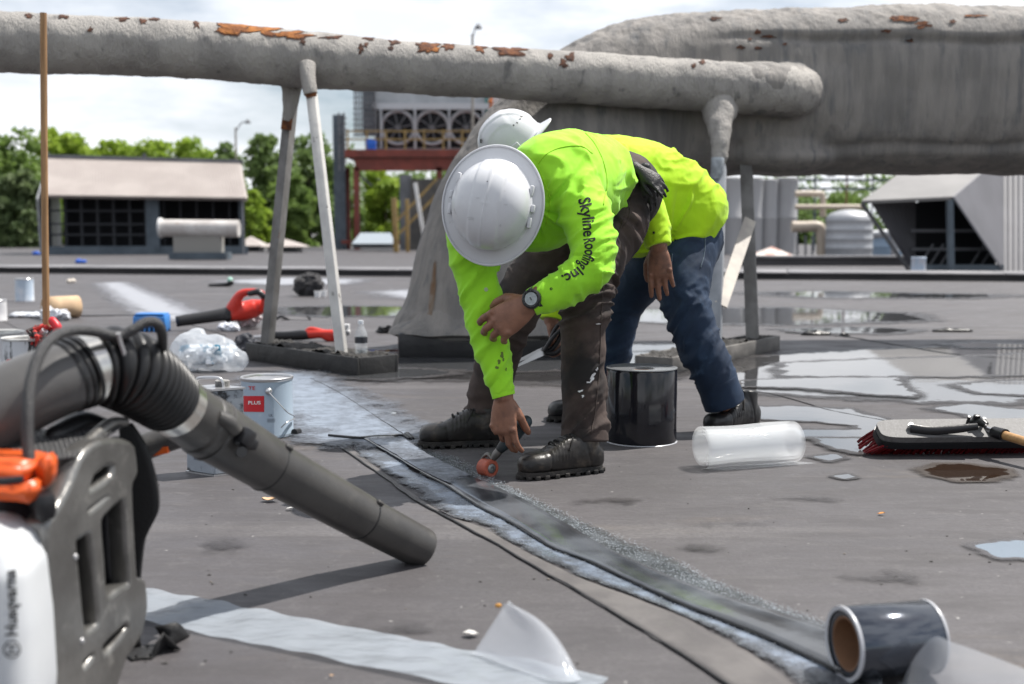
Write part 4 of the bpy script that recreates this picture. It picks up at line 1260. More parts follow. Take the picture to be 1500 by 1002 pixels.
def pitch_pan(name, g0, g1, width, h, m, parent, over=0.06):
    a = np.array([*g0[:2], 0.0]); c = np.array([*g1[:2], 0.0])
    d = unit(c - a); n = np.array([-d[1], d[0], 0]);
    if n[1] < 0: n = -n
    t = 0.018
    mid = (a + c) / 2; L = np.linalg.norm(c - a)
    rz = math.atan2(d[1], d[0])
    for (off, ln, ww, dr) in ((n * t / 2, L, t, 0), (n * (width - t / 2), L, t, 0), (n * width / 2 - d * (L / 2 - t / 2), width - 2 * t, t, 1), (n * width / 2 + d * (L / 2 - t / 2), width - 2 * t, t, 1)):
        b = B(); b.box(mid + off + (0, 0, h / 2), (ln, ww, h), rz=rz + (math.pi / 2 if dr else 0), bev=0.005)
        o = b.obj('pan_wall', m, parent)
        vv, nn = getv(o.data); vv += nn * (nz(vv, 7, 2.0) * 0.006)[:, None]; setv(o.data, vv)
    # rough fill
    P = []
    for i in range(60):
        row = []
        for j in range(16):
            p = a + d * (t + (L - 2 * t) * i / 59) + n * (t + (width - 2 * t) * j / 15)
            z = h - 0.004 + 0.03 * mn.fractal((p[0] * 9, p[1] * 9, 1.0), 0.8, 2.0, 4) + 0.014 * abs(mn.noise((p[0] * 30, p[1] * 30, 0)))
            row.append((p[0], p[1], z))
        P.append(row)
    b = B(); b.grid(P); b.obj('pitch_fill', M_pitch, parent, ang=None)
e = empty('pipe_trestle', (*G(440, 535)[:2], 0), 'A-shaped steel pipe trestle with one white leg standing in a black pitch pan', 'pipe support')
pitch_pan('pan', G(360, 527), G(523, 553), 0.26, 0.10, M_curb, e)
angle_post('leg', W(387, 507, 6.72), W(425, 128, 6.9), 0.055, M_angle, e, (1, -0.4, 0))
angle_post('leg', W(500, 531, 6.08), W(451, 108, 6.58), 0.050, M_paleangle, e, (1, -0.2, 0))
b = B(); b.tube(Ws([(427, 105, 6.9), (427, 132, 6.88), (424, 160, 6.86), (420, 178, 6.85)]), [.075, .058, .042, .030], 18, 30, disp=foam_disp(0.01, 0.006, 8)); b.obj('coated_joint', M_foam, e, ang=None)
b = B(); b.tube(Ws([(450, 96, 6.62), (451, 112, 6.57), (453, 128, 6.55), (455, 138, 6.545)]), [.05, .046, .043, .040], 18, 30, disp=foam_disp(0.008, 0.004, 9)); b.obj('coated_joint', M_foam, e, ang=None)
b = B(); b.bar(W(421, 174, 6.84), W(419, 190, 6.83), 0.060, 0.014, up=(0, -1, 0)); b.obj('rusty_collar', M_rust, e)
b = B(); b.bar(W(454.5, 134, 6.53), W(456, 142, 6.53), 0.060, 0.012, up=(0, -1, 0)); b.obj('rusty_collar', M_rust, e)
e = empty('pipe_trestle', (*G(1070, 530)[:2], 0), 'braced steel pipe support with bluish rusted post in a grey pitch pan', 'pipe support')
pitch_pan('pan', G(985, 548), G(1142, 512), 0.22, 0.085, M_curbgrey, e)
angle_post('leg', W(1043, 525, 6.5), W(1052, 240, 6.95), 0.085, M_blueangle, e, (1, -0.3, 0))
angle_post('leg', W(1102, 503, 7.12), W(1092, 225, 7.5), 0.075, M_angle, e, (1, -0.3, 0))
b = B(); b.bar(W(1056, 447, 6.62), W(1099, 322, 7.18), 0.075, 0.012, up=(0, -1, 0.1)); b.obj('brace', mat('pale_flat_bar', (0.50, 0.46, 0.40), .6, col2=(0.36, .33, .30), nscale=6), e)
b = B(); b.tube(Ws([(1054, 150, 7.2), (1054, 180, 7.06), (1055, 205, 6.98), (1053, 228, 6.95), (1052, 240, 6.95)]), [.12, .074, .058, .040, .032], 22, 40, disp=foam_disp(0.035, 0.015, 12)); b.obj('coated_joint', M_foam, e, ang=None)
b = B(); b.tube(Ws([(1052, 232, 6.93), (1051, 250, 6.92), (1049, 262, 6.92)]), [.042, .038, .03], 12, 16, disp=foam_disp(0.006, 0.006, 14)); b.obj('zinc_collar', mat('zinc_blistered', (.42, .46, .50), .5, col2=(.25, .27, .29), nscale=20, bump=.8, bscale=60), e)

# ================================================================== THINGS LYING ABOUT
M_gloss_black = mat('glossy_black_wrap', (0.012, 0.012, 0.016), 0.10, bump=0.05, bscale=6, bdist=0.01, spec=0.6)
M_filmwhite = mat('milky_film_edge', (0.46, 0.47, 0.50), 0.30)
# black roll
c = G(939, 646); c[1] += 0.0
e = empty('flashing_roll', c, 'upright glossy black roll of flashing tape behind the worker in brown trousers', 'tape roll')
rr_, hh = 0.123, 0.262
prof = [(rr_ * 0.42, 0.006), (rr_, 0.006), (rr_ + 0.001, 0.012), (rr_ + 0.001, hh - 0.012), (rr_ - 0.001, hh - 0.006)]
b = B(); b.lathe(prof, 64, (*c[:2], 0), cap=False); b.obj('black_winding', M_gloss_black, e)
b = B(); b.lathe([(0.04, hh - 0.016), (0.045, hh - 0.005), (rr_ * 0.9, hh - 0.004), (rr_ + 0.001, hh + 0.000), (rr_ + 0.0018, hh - 0.003)], 64, (*c[:2], 0), cap=False); b.obj('top_film', mat('grey_film_top', (.16, .165, .175), .25), e)
b = B(); b.lathe([(0.04, 0.0005), (rr_ + 0.003, 0.0005), (rr_ + 0.0035, 0.002), (rr_ + 0.001, 0.004)], 64, (*c[:2], 0), cap=False); b.obj('bottom_film', M_filmwhite, e)
b = B(); b.lathe([(0.040, 0.002), (0.040, hh - 0.012), (0.035, hh - 0.012), (0.035, 0.002)], 32, (*c[:2], 0), cap=False); b.obj('core', mat('cardboard', (0.36, 0.25, 0.16), .85, col2=(.30, .20, .13), nscale=20), e)
# clear roll
M_clear = film_mat('clear_film', (0.90, 0.92, 0.94), 0.33, 0.05, 0.10, 6)
M_film = film_mat('release_film', (0.60, 0.66, 0.73), 0.66, 0.13, 1.0, 6)
M_film2 = film_mat('release_film_fold', (0.66, 0.69, 0.74), 0.40, 0.12, 0.25, 6)
aL = G(1046, 690); aR = G(1172, 680)
ax = unit([aR[0] - aL[0], aR[1] - aL[1], 0]); bx = np.array([-ax[1], ax[0], 0])
Lr = 0.335
cL = aL + bx * 0.045 + np.array([0, 0, 0.068]) - ax * 0.02
P = []
NT = 110
for i in range(NT):
    t = i / (NT - 1)
    if t < 0.86:
        u = t / 0.86
        ang = -math.pi / 2 - 2 * math.pi * 2.6 * (1 - u)
        r_ = 0.040 + 0.028 * u
        x, z = r_ * math.cos(ang), r_ * math.sin(ang)
    else:
        u = (t - 0.86) / 0.14
        x, z = -0.055 * u, -0.0675 + 0.004 * u * (1 - u)
    row = []
    for s in np.linspace(0, 1, 12):
        p = cL + ax * (Lr * s + 0.05 * max(0, (t - 0.86) / 0.14) * (s > -1)) + bx * x + np.array([0, 0, z])
        p = p + np.array([0, 0, 0.002 * math.sin(7 * s + i * 0.2) * (t < 0.86)])
        p[2] = max(p[2], 0.0015)
        row.append(p)
    P.append(row)
b = B(); b.grid(P); o = b.obj('clear_film_roll', M_clear, None, ang=None); tag(o, 'loose roll of clear plastic film lying beside the black roll', 'film roll')
# release film strip on the ground
cl = [(120, 868), (205, 889), (300, 906), (450, 936), (600, 966), (700, 986), (790, 1004), (860, 1020)]
cc = catmull(np.array([[a, c_, 0] for a, c_ in cl], float), 90)[:, :2]
Q = np.array([G(*p) for p in cc])
P = []
Tq = np.gradient(Q, axis=0)
for i in range(90):
    n_ = unit([-Tq[i][1], Tq[i][0], 0])
    row = []
    for k in range(13):
        s = (k / 12 - 0.5)
        p = Q[i] + n_ * s * 0.152
        z = 0.006 + 0.006 * mn.noise((p[0] * 16, p[1] * 7, 0)) + 0.004 * mn.noise((p[0] * 34 + p[1] * 30, p[1] * 9, 4))
        row.append((p[0], p[1], max(z, 0.002)))
    P.append(row)
e = empty('release_film_strip', Q[45], 'long bluish white strip of release film with a folded-up end', 'film strip')
b = B(); b.grid(P); b.obj('flat_strip', M_film, e, ang=None)
p0, p1, pk = G(688, 966), G(850, 1004), W(741, 884, 1.98)
P = []
for i in range(30):
    t = i / 29
    a = p0 + (pk - p0) * t; c_ = p1 + (pk - p1) * t + np.array([0.012, 0, 0.02]) * math.sin(math.pi * t)
    row = []
    for k in range(16):
        s = k / 15
        p = a * (1 - s) + c_ * s
        p = p + np.array([0.012, -0.05, 0.006]) * (s ** 2.2 * (1 - s) * 6.0) * (1 - 0.8 * t) + np.array([0, .012, 0]) * math.sin(math.pi * s) * math.sin(math.pi * t)
        p[2] = max(p[2] + 0.002, 0.010)
        row.append(p)
    P.append(row)
# the sheet turns over its right edge and comes back behind
for j in range(1):
    pass
b = B(); b.grid(P)
P2 = [[np.array(q) + np.array([0.0, 0.018, 0.0]) * (1 - abs(2 * (k / 15) - 1)) + np.array([0.004, 0.006, -0.002]) for k, q in enumerate(row)] for row in P]
b.grid(P2); b.obj('folded_end', M_film2, e, ang=None)
o = B().add(*ellipsoid(W(730, 887, 1.98), (.006, .004, .004))).obj('leaf_crumb', mat('ochre_crumb', (.45, .22, .05), .8), e)
# tape roll near the lower right
zc = 0.062
c0 = G(1237, 943, zc); c1 = c0 + np.array([0.148, 0.034, 0.0])
e = empty('tape_roll', (*((c0 + c1) / 2)[:2], 0), 'shiny dark grey roll of cover tape with cardboard core at the end of the seam', 'tape roll')
ax = unit(c1 - c0); Lt = np.linalg.norm(c1 - c0)
Mt = Matrix((np.cross((0, 0, 1), ax), np.array([0, 0, 1.0]), ax)).transposed()
M_tape = mat('dark_cover_tape', (0.10, 0.11, 0.13), 0.09, metal=0.75, col2=(0.06, 0.066, 0.08), nscale=5, bump=0.12, bscale=7, bdist=0.02)
b = B(); b.lathe([(.044, .002), (.058, .0015), (.0595, .004), (.0595, Lt - .004), (.058, Lt - .0015), (.044, Lt - .002)], 64, c0, Mt, cap=False); b.obj('winding', M_tape, e)
for z0 in (-.002, Lt - 0.003):
    b = B(); b.lathe([(.0535, z0), (.0603, z0 - 0.0005), (.0608, z0 + .002), (.0600, z0 + .004)], 64, c0, Mt, cap=False); b.obj('film_edge', M_filmwhite, e)
b = B(); b.lathe([(.046, .003), (.046, Lt - .003), (.0405, Lt - .003), (.0405, .003), (.046, .003)], 48, c0, Mt, cap=False); b.obj('core', mat('brown_core', (0.22, 0.115, 0.06), .8, col2=(.17, .09, .05), nscale=12), e)
# curled film in front of the roll
P = []
for i in range(40):
    t = i / 39
    top = catmull(np.array([W(1312, 1030, 1.82), W(1333, 975, 1.79), W(1366, 934, 1.76), W(1395, 941, 1.73), W(1450, 960, 1.70), W(1530, 992, 1.66), W(1600, 1025, 1.64)]), 40)[i]
    bot = catmull(np.array([G(1330, 1030), G(1345, 1045), G(1372, 1060), G(1420, 1075), G(1480, 1080), G(1540, 1085), G(1600, 1090)]), 40)[i]
    row = []
    for k in range(14):
        s = k / 13
        p = top * (1 - s) + bot * s
        p = p + np.array([0, -0.018, 0.006]) * math.sin(math.pi * s)
        p[2] = max(p[2], 0.004)
        row.append(p)
    P.append(row)
b = B(); b.grid(P); o = b.obj('film_curl', M_film2, None, ang=None); tag(o, 'curled milky film peel standing against the shiny tape roll', 'film')

# ---- push broom
e = empty('push_broom', (*G(1390, 680)[:2], 0), 'push broom with grey block, red bristles and wooden handle lying on wet membrane', 'broom')
bl = G(1292, 672); br = G(1640, 668)
ax = unit([br[0] - bl[0], br[1] - bl[1], 0]); nb = np.array([-ax[1], ax[0], 0]); Lb = 0.60
tl = R(30)
up = nb * (-math.sin(tl)) + np.array([0, 0, math.cos(tl)]); wd = np.cross(up, ax) if np.dot(np.cross(up, ax), nb) > 0 else -np.cross(up, ax)
cb_ = bl + nb * 0.05 + np.array([0, 0, 0.070]) + ax * (Lb / 2 + 0.0)
outl = []
for k in range(40):
    t = 2 * math.pi * k / 40
    cs, sn = math.cos(t), math.sin(t)
    outl.append((math.copysign(abs(cs) ** 0.22, cs) * Lb / 2, math.copysign(abs(sn) ** 0.45, sn) * 0.047))
def bp(x, y, z): return cb_ + ax * x + wd * y + up * z
M_speck = mat('speckled_grey_block', (0.125, 0.122, 0.123), 0.6, col2=(0.095, 0.093, 0.092), nscale=60, col3=(.15, .15, .15), n3scale=140, n3=(.56, .64), bump=.3, bscale=140, bdist=.002)
M_bplastic = mat('black_plastic', (0.014, 0.014, 0.016), 0.32, bump=0.1, bscale=60)
b = B(); b.prism([bp(x, y, 0.004) for x, y in outl], up * 0.022); b.obj('block', M_speck, e)
b = B(); b.prism([bp(x * 1.012, y * 1.06, -0.022) for x, y in outl], up * 0.0255); b.obj('rubber_bumper', M_bplastic, e)
b = B()
g = np.random.default_rng(2)
for i in range(46):
    for j in range(6):
        x = -Lb / 2 + 0.012 + (Lb - 0.024) * i / 45; y = -0.042 + 0.084 * j / 5
        base_ = bp(x, y, -0.012)
        fl = (x / (Lb / 2)) ** 5 * 0.05
        tip = base_ - up * 0.075 + ax * (fl + g.normal() * 0.004) + wd * (y * 0.1 + .022 + g.normal() * 0.004)
        tip[2] = max(tip[2], 0.003)
        b.tube([base_, base_ * 0.45 + tip * 0.55 + ax * fl * 0.1, tip], [0.0035, 0.0045, 0.0055], 5, 4)
o = b.obj('bristles', mat('red_bristle', (0.20, 0.006, 0.012), 0.5, col2=(0.12, 0.004, 0.008), nscale=30), e); o['kind'] = 'stuff'
b = B(); b.tube([bp(-0.20, -0.012, 0.034), bp(-0.14, -0.026, 0.036), bp(-0.06, -0.03, 0.045), bp(0.01, -0.03, 0.056)], [0.016, 0.014, 0.014, 0.012], 10, 18, rb=[.008, .008, .010, .011]); b.obj('brace_arm', M_bplastic, e)
b = B(); b.tube([bp(-0.195, 0.0, 0.026), bp(-0.195, 0.0, 0.040)], 0.009, 12); b.tube([bp(-.195, 0, .040), bp(-.195, 0, .046)], .006, 8); b.obj('bolt', mat('zinc_bolt', (.6, .6, .62), .25, metal=1.0), e)
b = B(); b.tube([bp(0.02, 0.02, 0.028), bp(0.035, 0.0, 0.05), bp(0.045, -0.02, 0.052)], [.015, .014, .012], 10, 10); b.box(bp(0.025, 0.014, 0.05), (.02, .012, .034), rot=Matrix((ax, wd, up)).transposed(), bev=.002); b.tube([bp(0.0, 0.014, 0.03), bp(0.0, 0.014, .062)], .005, 8); b.tube([bp(.05, .01, .03), bp(.05, .01, .058)], .006, 8); b.obj('clamp', M_bplastic, e)
h0 = bp(0.07, -0.035, 0.036); h1 = G(1900, 770, 0.02)
hd = unit(h1 - h0)
b = B(); b.tube([h0 - hd * .10, h0 + hd * .02], 0.0115, 12); b.obj('ferrule', mat('steel_ferrule', (.6, .6, .62), .3, metal=1.0), e)
b = B(); b.tube([h0 + hd * 0.0, h0 + hd * .05], [.019, .021], 14); b.obj('socket', M_bplastic, e)
M_wood = mat('handle_wood', (0.46, 0.27, 0.12), 0.5, col2=(0.36, 0.20, 0.085), nscale=14, stretch=(1, 6, 6))
b = B(); b.tube([h0 + hd * .04, h1], .0145, 14); b.obj('handle', M_wood, e)

# ---- cans
M_tin = mat('tin_rim', (.55, .55, .56), .3, metal=.8)
def round_can(name, c, r, h, body, label, lidm=None, open_top=False, inner=None, bail=None, grp=None):
    e = empty(name, (*c[:2], 0), label, 'can', grp)
    b = B(); b.lathe([(r * .98, 0.001), (r * 1.012, 0.002), (r * 1.012, .006), (r, .009), (r, h - .012)], 56, (*c[:2], 0), cap=False); bo = b.obj('body', body, e)
    b = B(); b.lathe([(r, h - .013), (r * 1.03, h - .010), (r * 1.035, h - .003), (r * 1.01, h), (r * .95, h - .002), (r * .93, h - .008)], 56, (*c[:2], 0), cap=False); b.obj('rim', lidm or M_tin, e)
    b = B(); b.lathe([(r * .94, h - .009), (0.0005, h - .010)] if not open_top else [(r * .94, h - .008), (r * .94, h - .09), (.0005, h - .09)], 48, (*c[:2], 0), cap=False); b.obj('lid' if not open_top else 'inside', inner or lidm or M_tin, e)
    b = B(); b.lathe([(0.0005, 0.001), (r * .98, 0.001)], 48, (*c[:2], 0), cap=False); b.obj('bottom', M_tin, e)
    return e, bo
M_plus = mat('pale_blue_label', (.38, .46, .55), .30, col2=(.34, .42, .51), nscale=5, col3=(.48, .53, .58), n3scale=30, n3=(.6, .75))
c = G(392.5, 637)
e, bo = round_can('adhesive_can', c, 0.0915, 0.215, M_plus, 'pale blue round adhesive can with a red PLUS panel beside the seam')
bv = bvh_of(bo)
M_red = mat('red_print', (.55, .02, .03), .4); M_wprint = mat('white_print', (.8, .8, .8), .5); M_gprint = mat('grey_print', (.16, .18, .22), .6)
px_patch('red_panel', bv, [(357, 580), (387, 580), (387, 603.5), (357, 603)], M_red, e)
px_text('lettering', 'PLUS', [(364, 592.2), (382, 592.2)], 7.0, bo, M_wprint, e, 0.0024, 0.02)
px_text('lettering', 'TE', [(364, 571), (374, 571)], 7.5, bo, M_red, e, 0.0016, 0.01)
px_text('lettering', 'UL', [(393.5, 610), (400, 610)], 5.0, bo, M_gprint, e, 0.0016, 0.02)
for k, y in enumerate((613.5, 615.5, 617.5)):
    px_patch('small_print', bv, [(391, y), (403, y), (403, y + 0.8), (391, y + 0.8)], M_gprint, e, 0.0012, 6, 1)
P_ = [hitpt(bv, 393, 573, 0.006)]
b = B(); b.lathe([(.0005, .012), (.006, .011), (.012, .004), (.013, 0)], 18, P_[0] - np.array([0, -0.004, 0]), Matrix.Rotation(R(90), 3, 'X')); b.obj('bail_ear', M_tin, e)
b = B(); b.tube([P_[0] + (0, -.004, 0), W(408, 590, 4.05), W(421, 604, 4.06), hitpt(bv, 428.5, 611.5, 0.01), W(421, 618, 4.068), W(412, 626, 4.075)], .0022, 6, 30); b.obj('bail_wire', M_tin, e)
# square tin
M_grub = mat('grubby_white_tin', (.36, .39, .43), .4, col2=(.27, .30, .34), nscale=6, bump=.2, bscale=20, bdist=.004, col3=(.02, .022, .026), n3scale=17, n3=(.48, .60))
A0, A1, A2 = G(272.5, 692), G(313.6, 698.5), G(361, 693)
A3 = A0 + A2 - A1
hh = 0.262
ctr = (A0 + A2) / 2
e = empty('square_tin', (*ctr[:2], 0), 'grubby white square tin with wire handle, spattered black, behind the blower tube', 'can')
def inset(k, z): return [np.array([*(ctr + (p - ctr) * k)[:2], z]) for p in (A0, A1, A2, A3)]
b = B()
bm = bmesh.new()
vs = [bm.verts.new(p) for p in inset(1, .002) + inset(1, hh)]
for q in ((0, 1, 5, 4), (1, 2, 6, 5), (2, 3, 7, 6), (3, 0, 4, 7), (3, 2, 1, 0), (4, 5, 6, 7)): bm.faces.new([vs[i] for i in q])
bmesh.ops.bevel(bm, geom=bm.edges[:], offset=.006, segments=2, affect='EDGES')
me = bpy.data.meshes.new('body'); bm.to_mesh(me); bm.free()
bo = link('body', me, M_grub, e); autosmooth(bo, 35)
b = B(); b.prism(inset(1.03, hh - .004), (0, 0, .006)); b.obj('seam_rim', M_tin, e)
b = B(); b.prism(inset(1.02, .0005), (0, 0, .005)); b.obj('seam_rim', M_tin, e)
b = B(); b.lathe([(.022, 0), (.022, .018), (.018, .021), (.0005, .021)], 24, (ctr[0] + .02, ctr[1] + .02, hh)); b.obj('cap', mat('grubby_cap', (.35, .34, .33), .4, col2=(.08, .08, .08), nscale=30), e)
d_ = unit(A2 - A1)
hx = ctr - d_ * 0.01
b = B(); b.tube([np.array([*(hx - np.array([.045, 0, 0]))[:2], hh - .002]), np.array([*(hx - np.array([.043, 0, 0]))[:2], hh + .022]), np.array([*(hx - np.array([.03, 0, 0]))[:2], hh + .03]), np.array([*(hx + np.array([.02, 0, 0]))[:2], hh + .03]), np.array([*(hx + np.array([.036, 0, 0]))[:2], hh + .018]), np.array([*(hx + np.array([.038, 0, 0]))[:2], hh - .002])], .005, 8, 40); b.obj('handle', M_tin, e)
bv = bvh_of(bo)
for k in range(4):
    px_patch('print_line', bv, [(285 + k * 4, 660), (286.2 + k * 4, 660), (286.2 + k * 4, 672), (285 + k * 4, 672)], M_gprint, e, 0.0012, 1, 4)
for y in (660, 672):
    px_patch('print_line', bv, [(284, y), (299, y + 1.5), (299, y + 2.6), (284, y + 1.1)], M_gprint, e, 0.0013, 4, 1)
# open cans on the left
M_drip = mat('dripping_black_on_white', (.55, .57, .60), .4, col2=(.02, .022, .025), nscale=13, namt=(.46, .54), stretch=(2.2, 2.2, .45), bump=.3, bscale=20)
M_gel = mat('pale_cured_adhesive', (.62, .62, .60), .4, col2=(.45, .45, .44), nscale=14, bump=.6, bscale=30)
c = W(40, 500, 5.55); e, bo = round_can('open_can', c, .115, .235, M_drip, 'open white can with black drips under the wooden pole', M_gel, True, M_gel)
bv = bvh_of(bo); px_blob('red_mark', bv, 14, 531, 9, 10, M_red, e, 0.0015, 5, .3)
c = W(-8, 500, 6.3); round_can('open_can', c, .15, .20, mat('white_can_body', (.68, .68, .69), .4, col2=(.5, .5, .52), nscale=6), 'plain white open pail behind the black-dripped can', M_gel, True, M_gel)
c = G(36.5, 441); round_can('paint_can', c, 26 / 2 / FPX * 12.7, .25, mat('blue_white_can', (.66, .68, .72), .4, col2=(.42, .50, .60), nscale=2.5, namt=(.42, .58)), 'pale blue and white can standing far back near the wooden pole', M_tin)
c = G(-8, 470); round_can('white_bucket', c, .10, .18, mat('white_can_body', (.7, .7, .7), .4), 'white bucket at the left edge in front of the pale blue can', M_tin)
# wooden pole with red brush head standing in the dripped can
cpole = W(68, 500, 5.55)
e = empty('long_brush', (cpole[0], cpole[1], 0.146), 'long wooden pole with red and black brush head standing in the open can', 'brush')
b = B(); b.tube([W(68, 500, 5.55), W(65.5, 300, 5.55), W(63.5, 19, 5.56)], [.0165, .016, .0155], 14, 24); b.obj('pole', mat('pole_wood', (.36, .21, .10), .6, col2=(.25, .14, .065), nscale=9, stretch=(6, 6, .6)), e)
g = np.random.default_rng(9)
b = B()
for k in range(26):
    t = g.uniform(0, 6.28); p = W(62 + g.normal() * 8, 476 + abs(g.normal()) * 6, 5.5 + g.normal() * .03)
    b.tube([p, p + np.array([g.normal() * .02, g.normal() * .02, -.03]), p + np.array([g.normal() * .03, g.normal() * .02, -.07])], [.010, .012, .006], 6, 6)
b.obj('brush_head', mat('red_black_fibre', (.45, .03, .025), .6, col2=(.03, .02, .02), nscale=14, namt=(.47, .55)), e)
b = B(); b.tube([W(77, 470, 5.47), W(84, 480, 5.46), W(83, 490, 5.46)], [.02, .022, .018], 10, 10, cap='round'); b.obj('red_cap', M_red, e)
b = B(); b.tube([W(66, 484, 5.45), W(56, 498, 5.46)], [.017, .02], 10); b.obj('metal_sleeve', M_tin, e)
# ---- small things in the middle distance
def lump(c, r, seed, amp=0.25, fr=6.0, n=40, flat=True):
    v, f = ellipsoid((0, 0, 0), r, n)
    nn = v / (np.linalg.norm(v, axis=1)[:, None] + 1e-9)
    k = fbm(v / max(r), fr * 0.4, 4, seed) * amp * min(r)
    v = v + nn * k[:, None] + np.asarray(c)
    if flat: v[:, 2] = np.maximum(v[:, 2], 0.002)
    return v, f
# clear bag
c = G(298, 546)
e = empty('plastic_bag', (*c[:2], 0), 'clear plastic bag stuffed with blue and white scraps in front of the trestle', 'bag')
pts = []
for (dx, dy, z, r) in ((-.07, .08, .10, .13), (.05, .08, .085, .12), (.14, .06, .06, .085), (-.13, .1, .08, .09), (-.055, .1, .19, .05)):
    pts.append(lump((c[0] + dx, c[1] + dy, z), (r, r * .85, r * .9), dx * 9 + 3, .12, 6))
me = fuse(pts, .008, 8)
v, n = getv(me)
k = np.abs(fbm(v, 8, 3, 3.0)) * -.010
v = v + n * k[:, None]; v[:, 2] = np.maximum(v[:, 2], .002); setv(me, v)
M_bag = film_mat('bag_film', (.86, .90, .95), .45, .10, .4, 20)
link('bag_skin', me, M_bag, e)
b = B(); g = np.random.default_rng(4)
for k in range(34):
    p = (c[0] + g.uniform(-.14, .14), c[1] + g.uniform(.0, .13), g.uniform(.03, .13))
    b.add(*lump(p, (g.uniform(.015, .04), .02, g.uniform(.012, .03)), k, .5, 8, 12, False))
b.obj('scraps', mat('blue_white_scraps', (.80, .83, .86), .6, col2=(.02, .16, .26), nscale=9, namt=(.54, .58)), e)
# red hand blower
M_redpl = mat('red_tool_plastic', (.62, .045, .03), .35, col2=(.52, .03, .02), nscale=8)
d0 = 8.9
e = empty('handheld_blower', (*G(330, 482)[:2], 0), 'red handheld leaf blower with black nozzle lying behind the clear bag', 'leaf blower')
b = B(); b.tube(Ws([(258, 471, 8.8), (300, 465, 8.85), (338, 459, 8.9)]), [.042, .045, .052], 22, 12, cap=None); o = b.obj('nozzle', mat('dull_black_plastic', (.03, .03, .032), .4), e); o.modifiers.new('t', 'SOLIDIFY').thickness = .006
b = B(); b.tube(Ws([(330, 462, 8.9), (338, 460, 8.9)]), .062, 20); b.obj('nozzle_ring', M_bplastic, e)
pc = [tube(Ws([(336, 461, 8.9), (352, 457, 8.95), (372, 452, 9.0), (386, 448, 9.0)]), [.05, .075, .075, .05], 20, 16, cap='round'), tube(Ws([(340, 452, 8.9), (352, 432, 8.9), (368, 427, 8.9), (382, 428, 8.9)]), [.05, .035, .026, .024], 14, 20, cap='round'),
      tube(Ws([(384, 430, 8.9), (388, 440, 8.9), (387, 452, 8.95)]), [.024, .03, .04], 12, 12, cap='round')]
link('housing', fuse(pc, .010, 3), M_redpl, e)
b = B(); b.tube(Ws([(366, 430, 8.86), (378, 428, 8.86), (386, 434, 8.86)]), [.022, .026, .024], 12, 10, cap='round'); b.obj('handle_grip', M_bplastic, e)
# rags
def rag(name, px, py, w, h, m, label, cat, seed, n=1):
    c = G(px, py); s = FPX / c[1]
    pcs = []
    g = np.random.default_rng(seed)
    for k in range(5):
        pcs.append(lump((c[0] + g.uniform(-.3, .3) * w / s, c[1] + .05 + g.uniform(-.03, .03), h / s * g.uniform(.25, .5)), (w / s * g.uniform(.2, .32), w / s * .2, h / s * g.uniform(.3, .5)), seed + k, .5, 8, 24))
    me = fuse(pcs, max(.006, w / s / 50), 2)
    v, n_ = getv(me); v = v + n_ * (fbm(v, 22 * 60 / w, 3, seed) * .012)[:, None]; v[:, 2] = np.maximum(v[:, 2], .002); setv(me, v)
    o = link(name, me, m); return tag(o, label, cat)
M_blackcloth = mat('black_cloth', (.022, .021, .024), .85, col2=(.04, .038, .04), nscale=12, sheen=.2)
rag('crumpled_rag', 331, 486, 34, 16, mat('white_rag', (.7, .71, .76), .8, col2=(.55, .58, .66), nscale=15), 'crumpled white rag beside the red handheld blower', 'rag', 11)
rag('cloth_bundle', 366, 480, 36, 26, mat('grey_bundle', (.48, .43, .44), .8, col2=(.10, .09, .10), nscale=6, namt=(.5, .58)), 'grey and black cloth bundle against the red handheld blower', 'cloth', 12)
rag('tool_bag', 362, 524, 52, 36, mat('navy_black_bag', (.03, .034, .045), .7, col2=(.06, .06, .07), nscale=10), 'dark slumped tool bag between the clear bag and the pitch pan', 'bag', 13)
rag('black_jacket', 446, 434, 56, 38, M_blackcloth, 'black jacket heaped on the roof behind the trestle', 'jacket', 14)
rag('crumpled_film', 38, 466, 60, 10, mat('crumpled_clear_film', (.6, .62, .66), .25), 'crumpled clear film beside the cardboard tube', 'film', 15)
rag('crumpled_film', 76, 470, 44, 22, mat('crumpled_clear_film', (.6, .62, .66), .25), 'ball of crumpled film at the foot of the cardboard tube', 'film', 16)
rag('blue_rag', 118, 386, 18, 7, M_blue, 'blue rag on the expansion joint to the right of the pole', 'rag', 17)
rag('blue_rag', 54, 374, 14, 6, M_blue, 'blue rag by the left end of the left roof monitor', 'rag', 18)
rag('white_scrap', 103, 415, 12, 7, mat('pale_scrap', (.75, .68, .6), .7), 'pale scrap of paper on the bare roof right of the pole', 'scrap', 19)
for k, (x, y) in enumerate(((465, 436), (474, 435))):
    c = G(x, y); r_ = 5.0 / FPX * c[1]
    o = B().lathe([(.0005, .002), (r_ * .8, .002), (r_, r_ * 1.9), (r_ * .92, r_ * 1.9), (r_ * .72, .02), (.0005, .02)], 18, c).obj('foam_cup', mat('white_foam', (.75, .75, .76), .6)); tag(o, ('white foam cup touching the heaped black jacket', 'white foam cup between the black jacket and the white trestle leg')[k], 'cup', 'foam cups by the jacket')
# cardboard tube
c0 = W(66, 450, 10.0); c1 = W(114, 449, 10.2); r_ = .097
c0[2] = c1[2] = r_ + .001
o = B(); o.tube([c0, c1], r_, 40, 4, cap=None); o = o.obj('cardboard_tube', mat('kraft_cardboard', (.52, .37, .23), .75, col2=(.46, .32, .20), nscale=8), None); o.modifiers.new('t', 'SOLIDIFY').thickness = .012
tag(o, 'thick tan cardboard tube lying behind the wooden pole', 'cardboard tube')
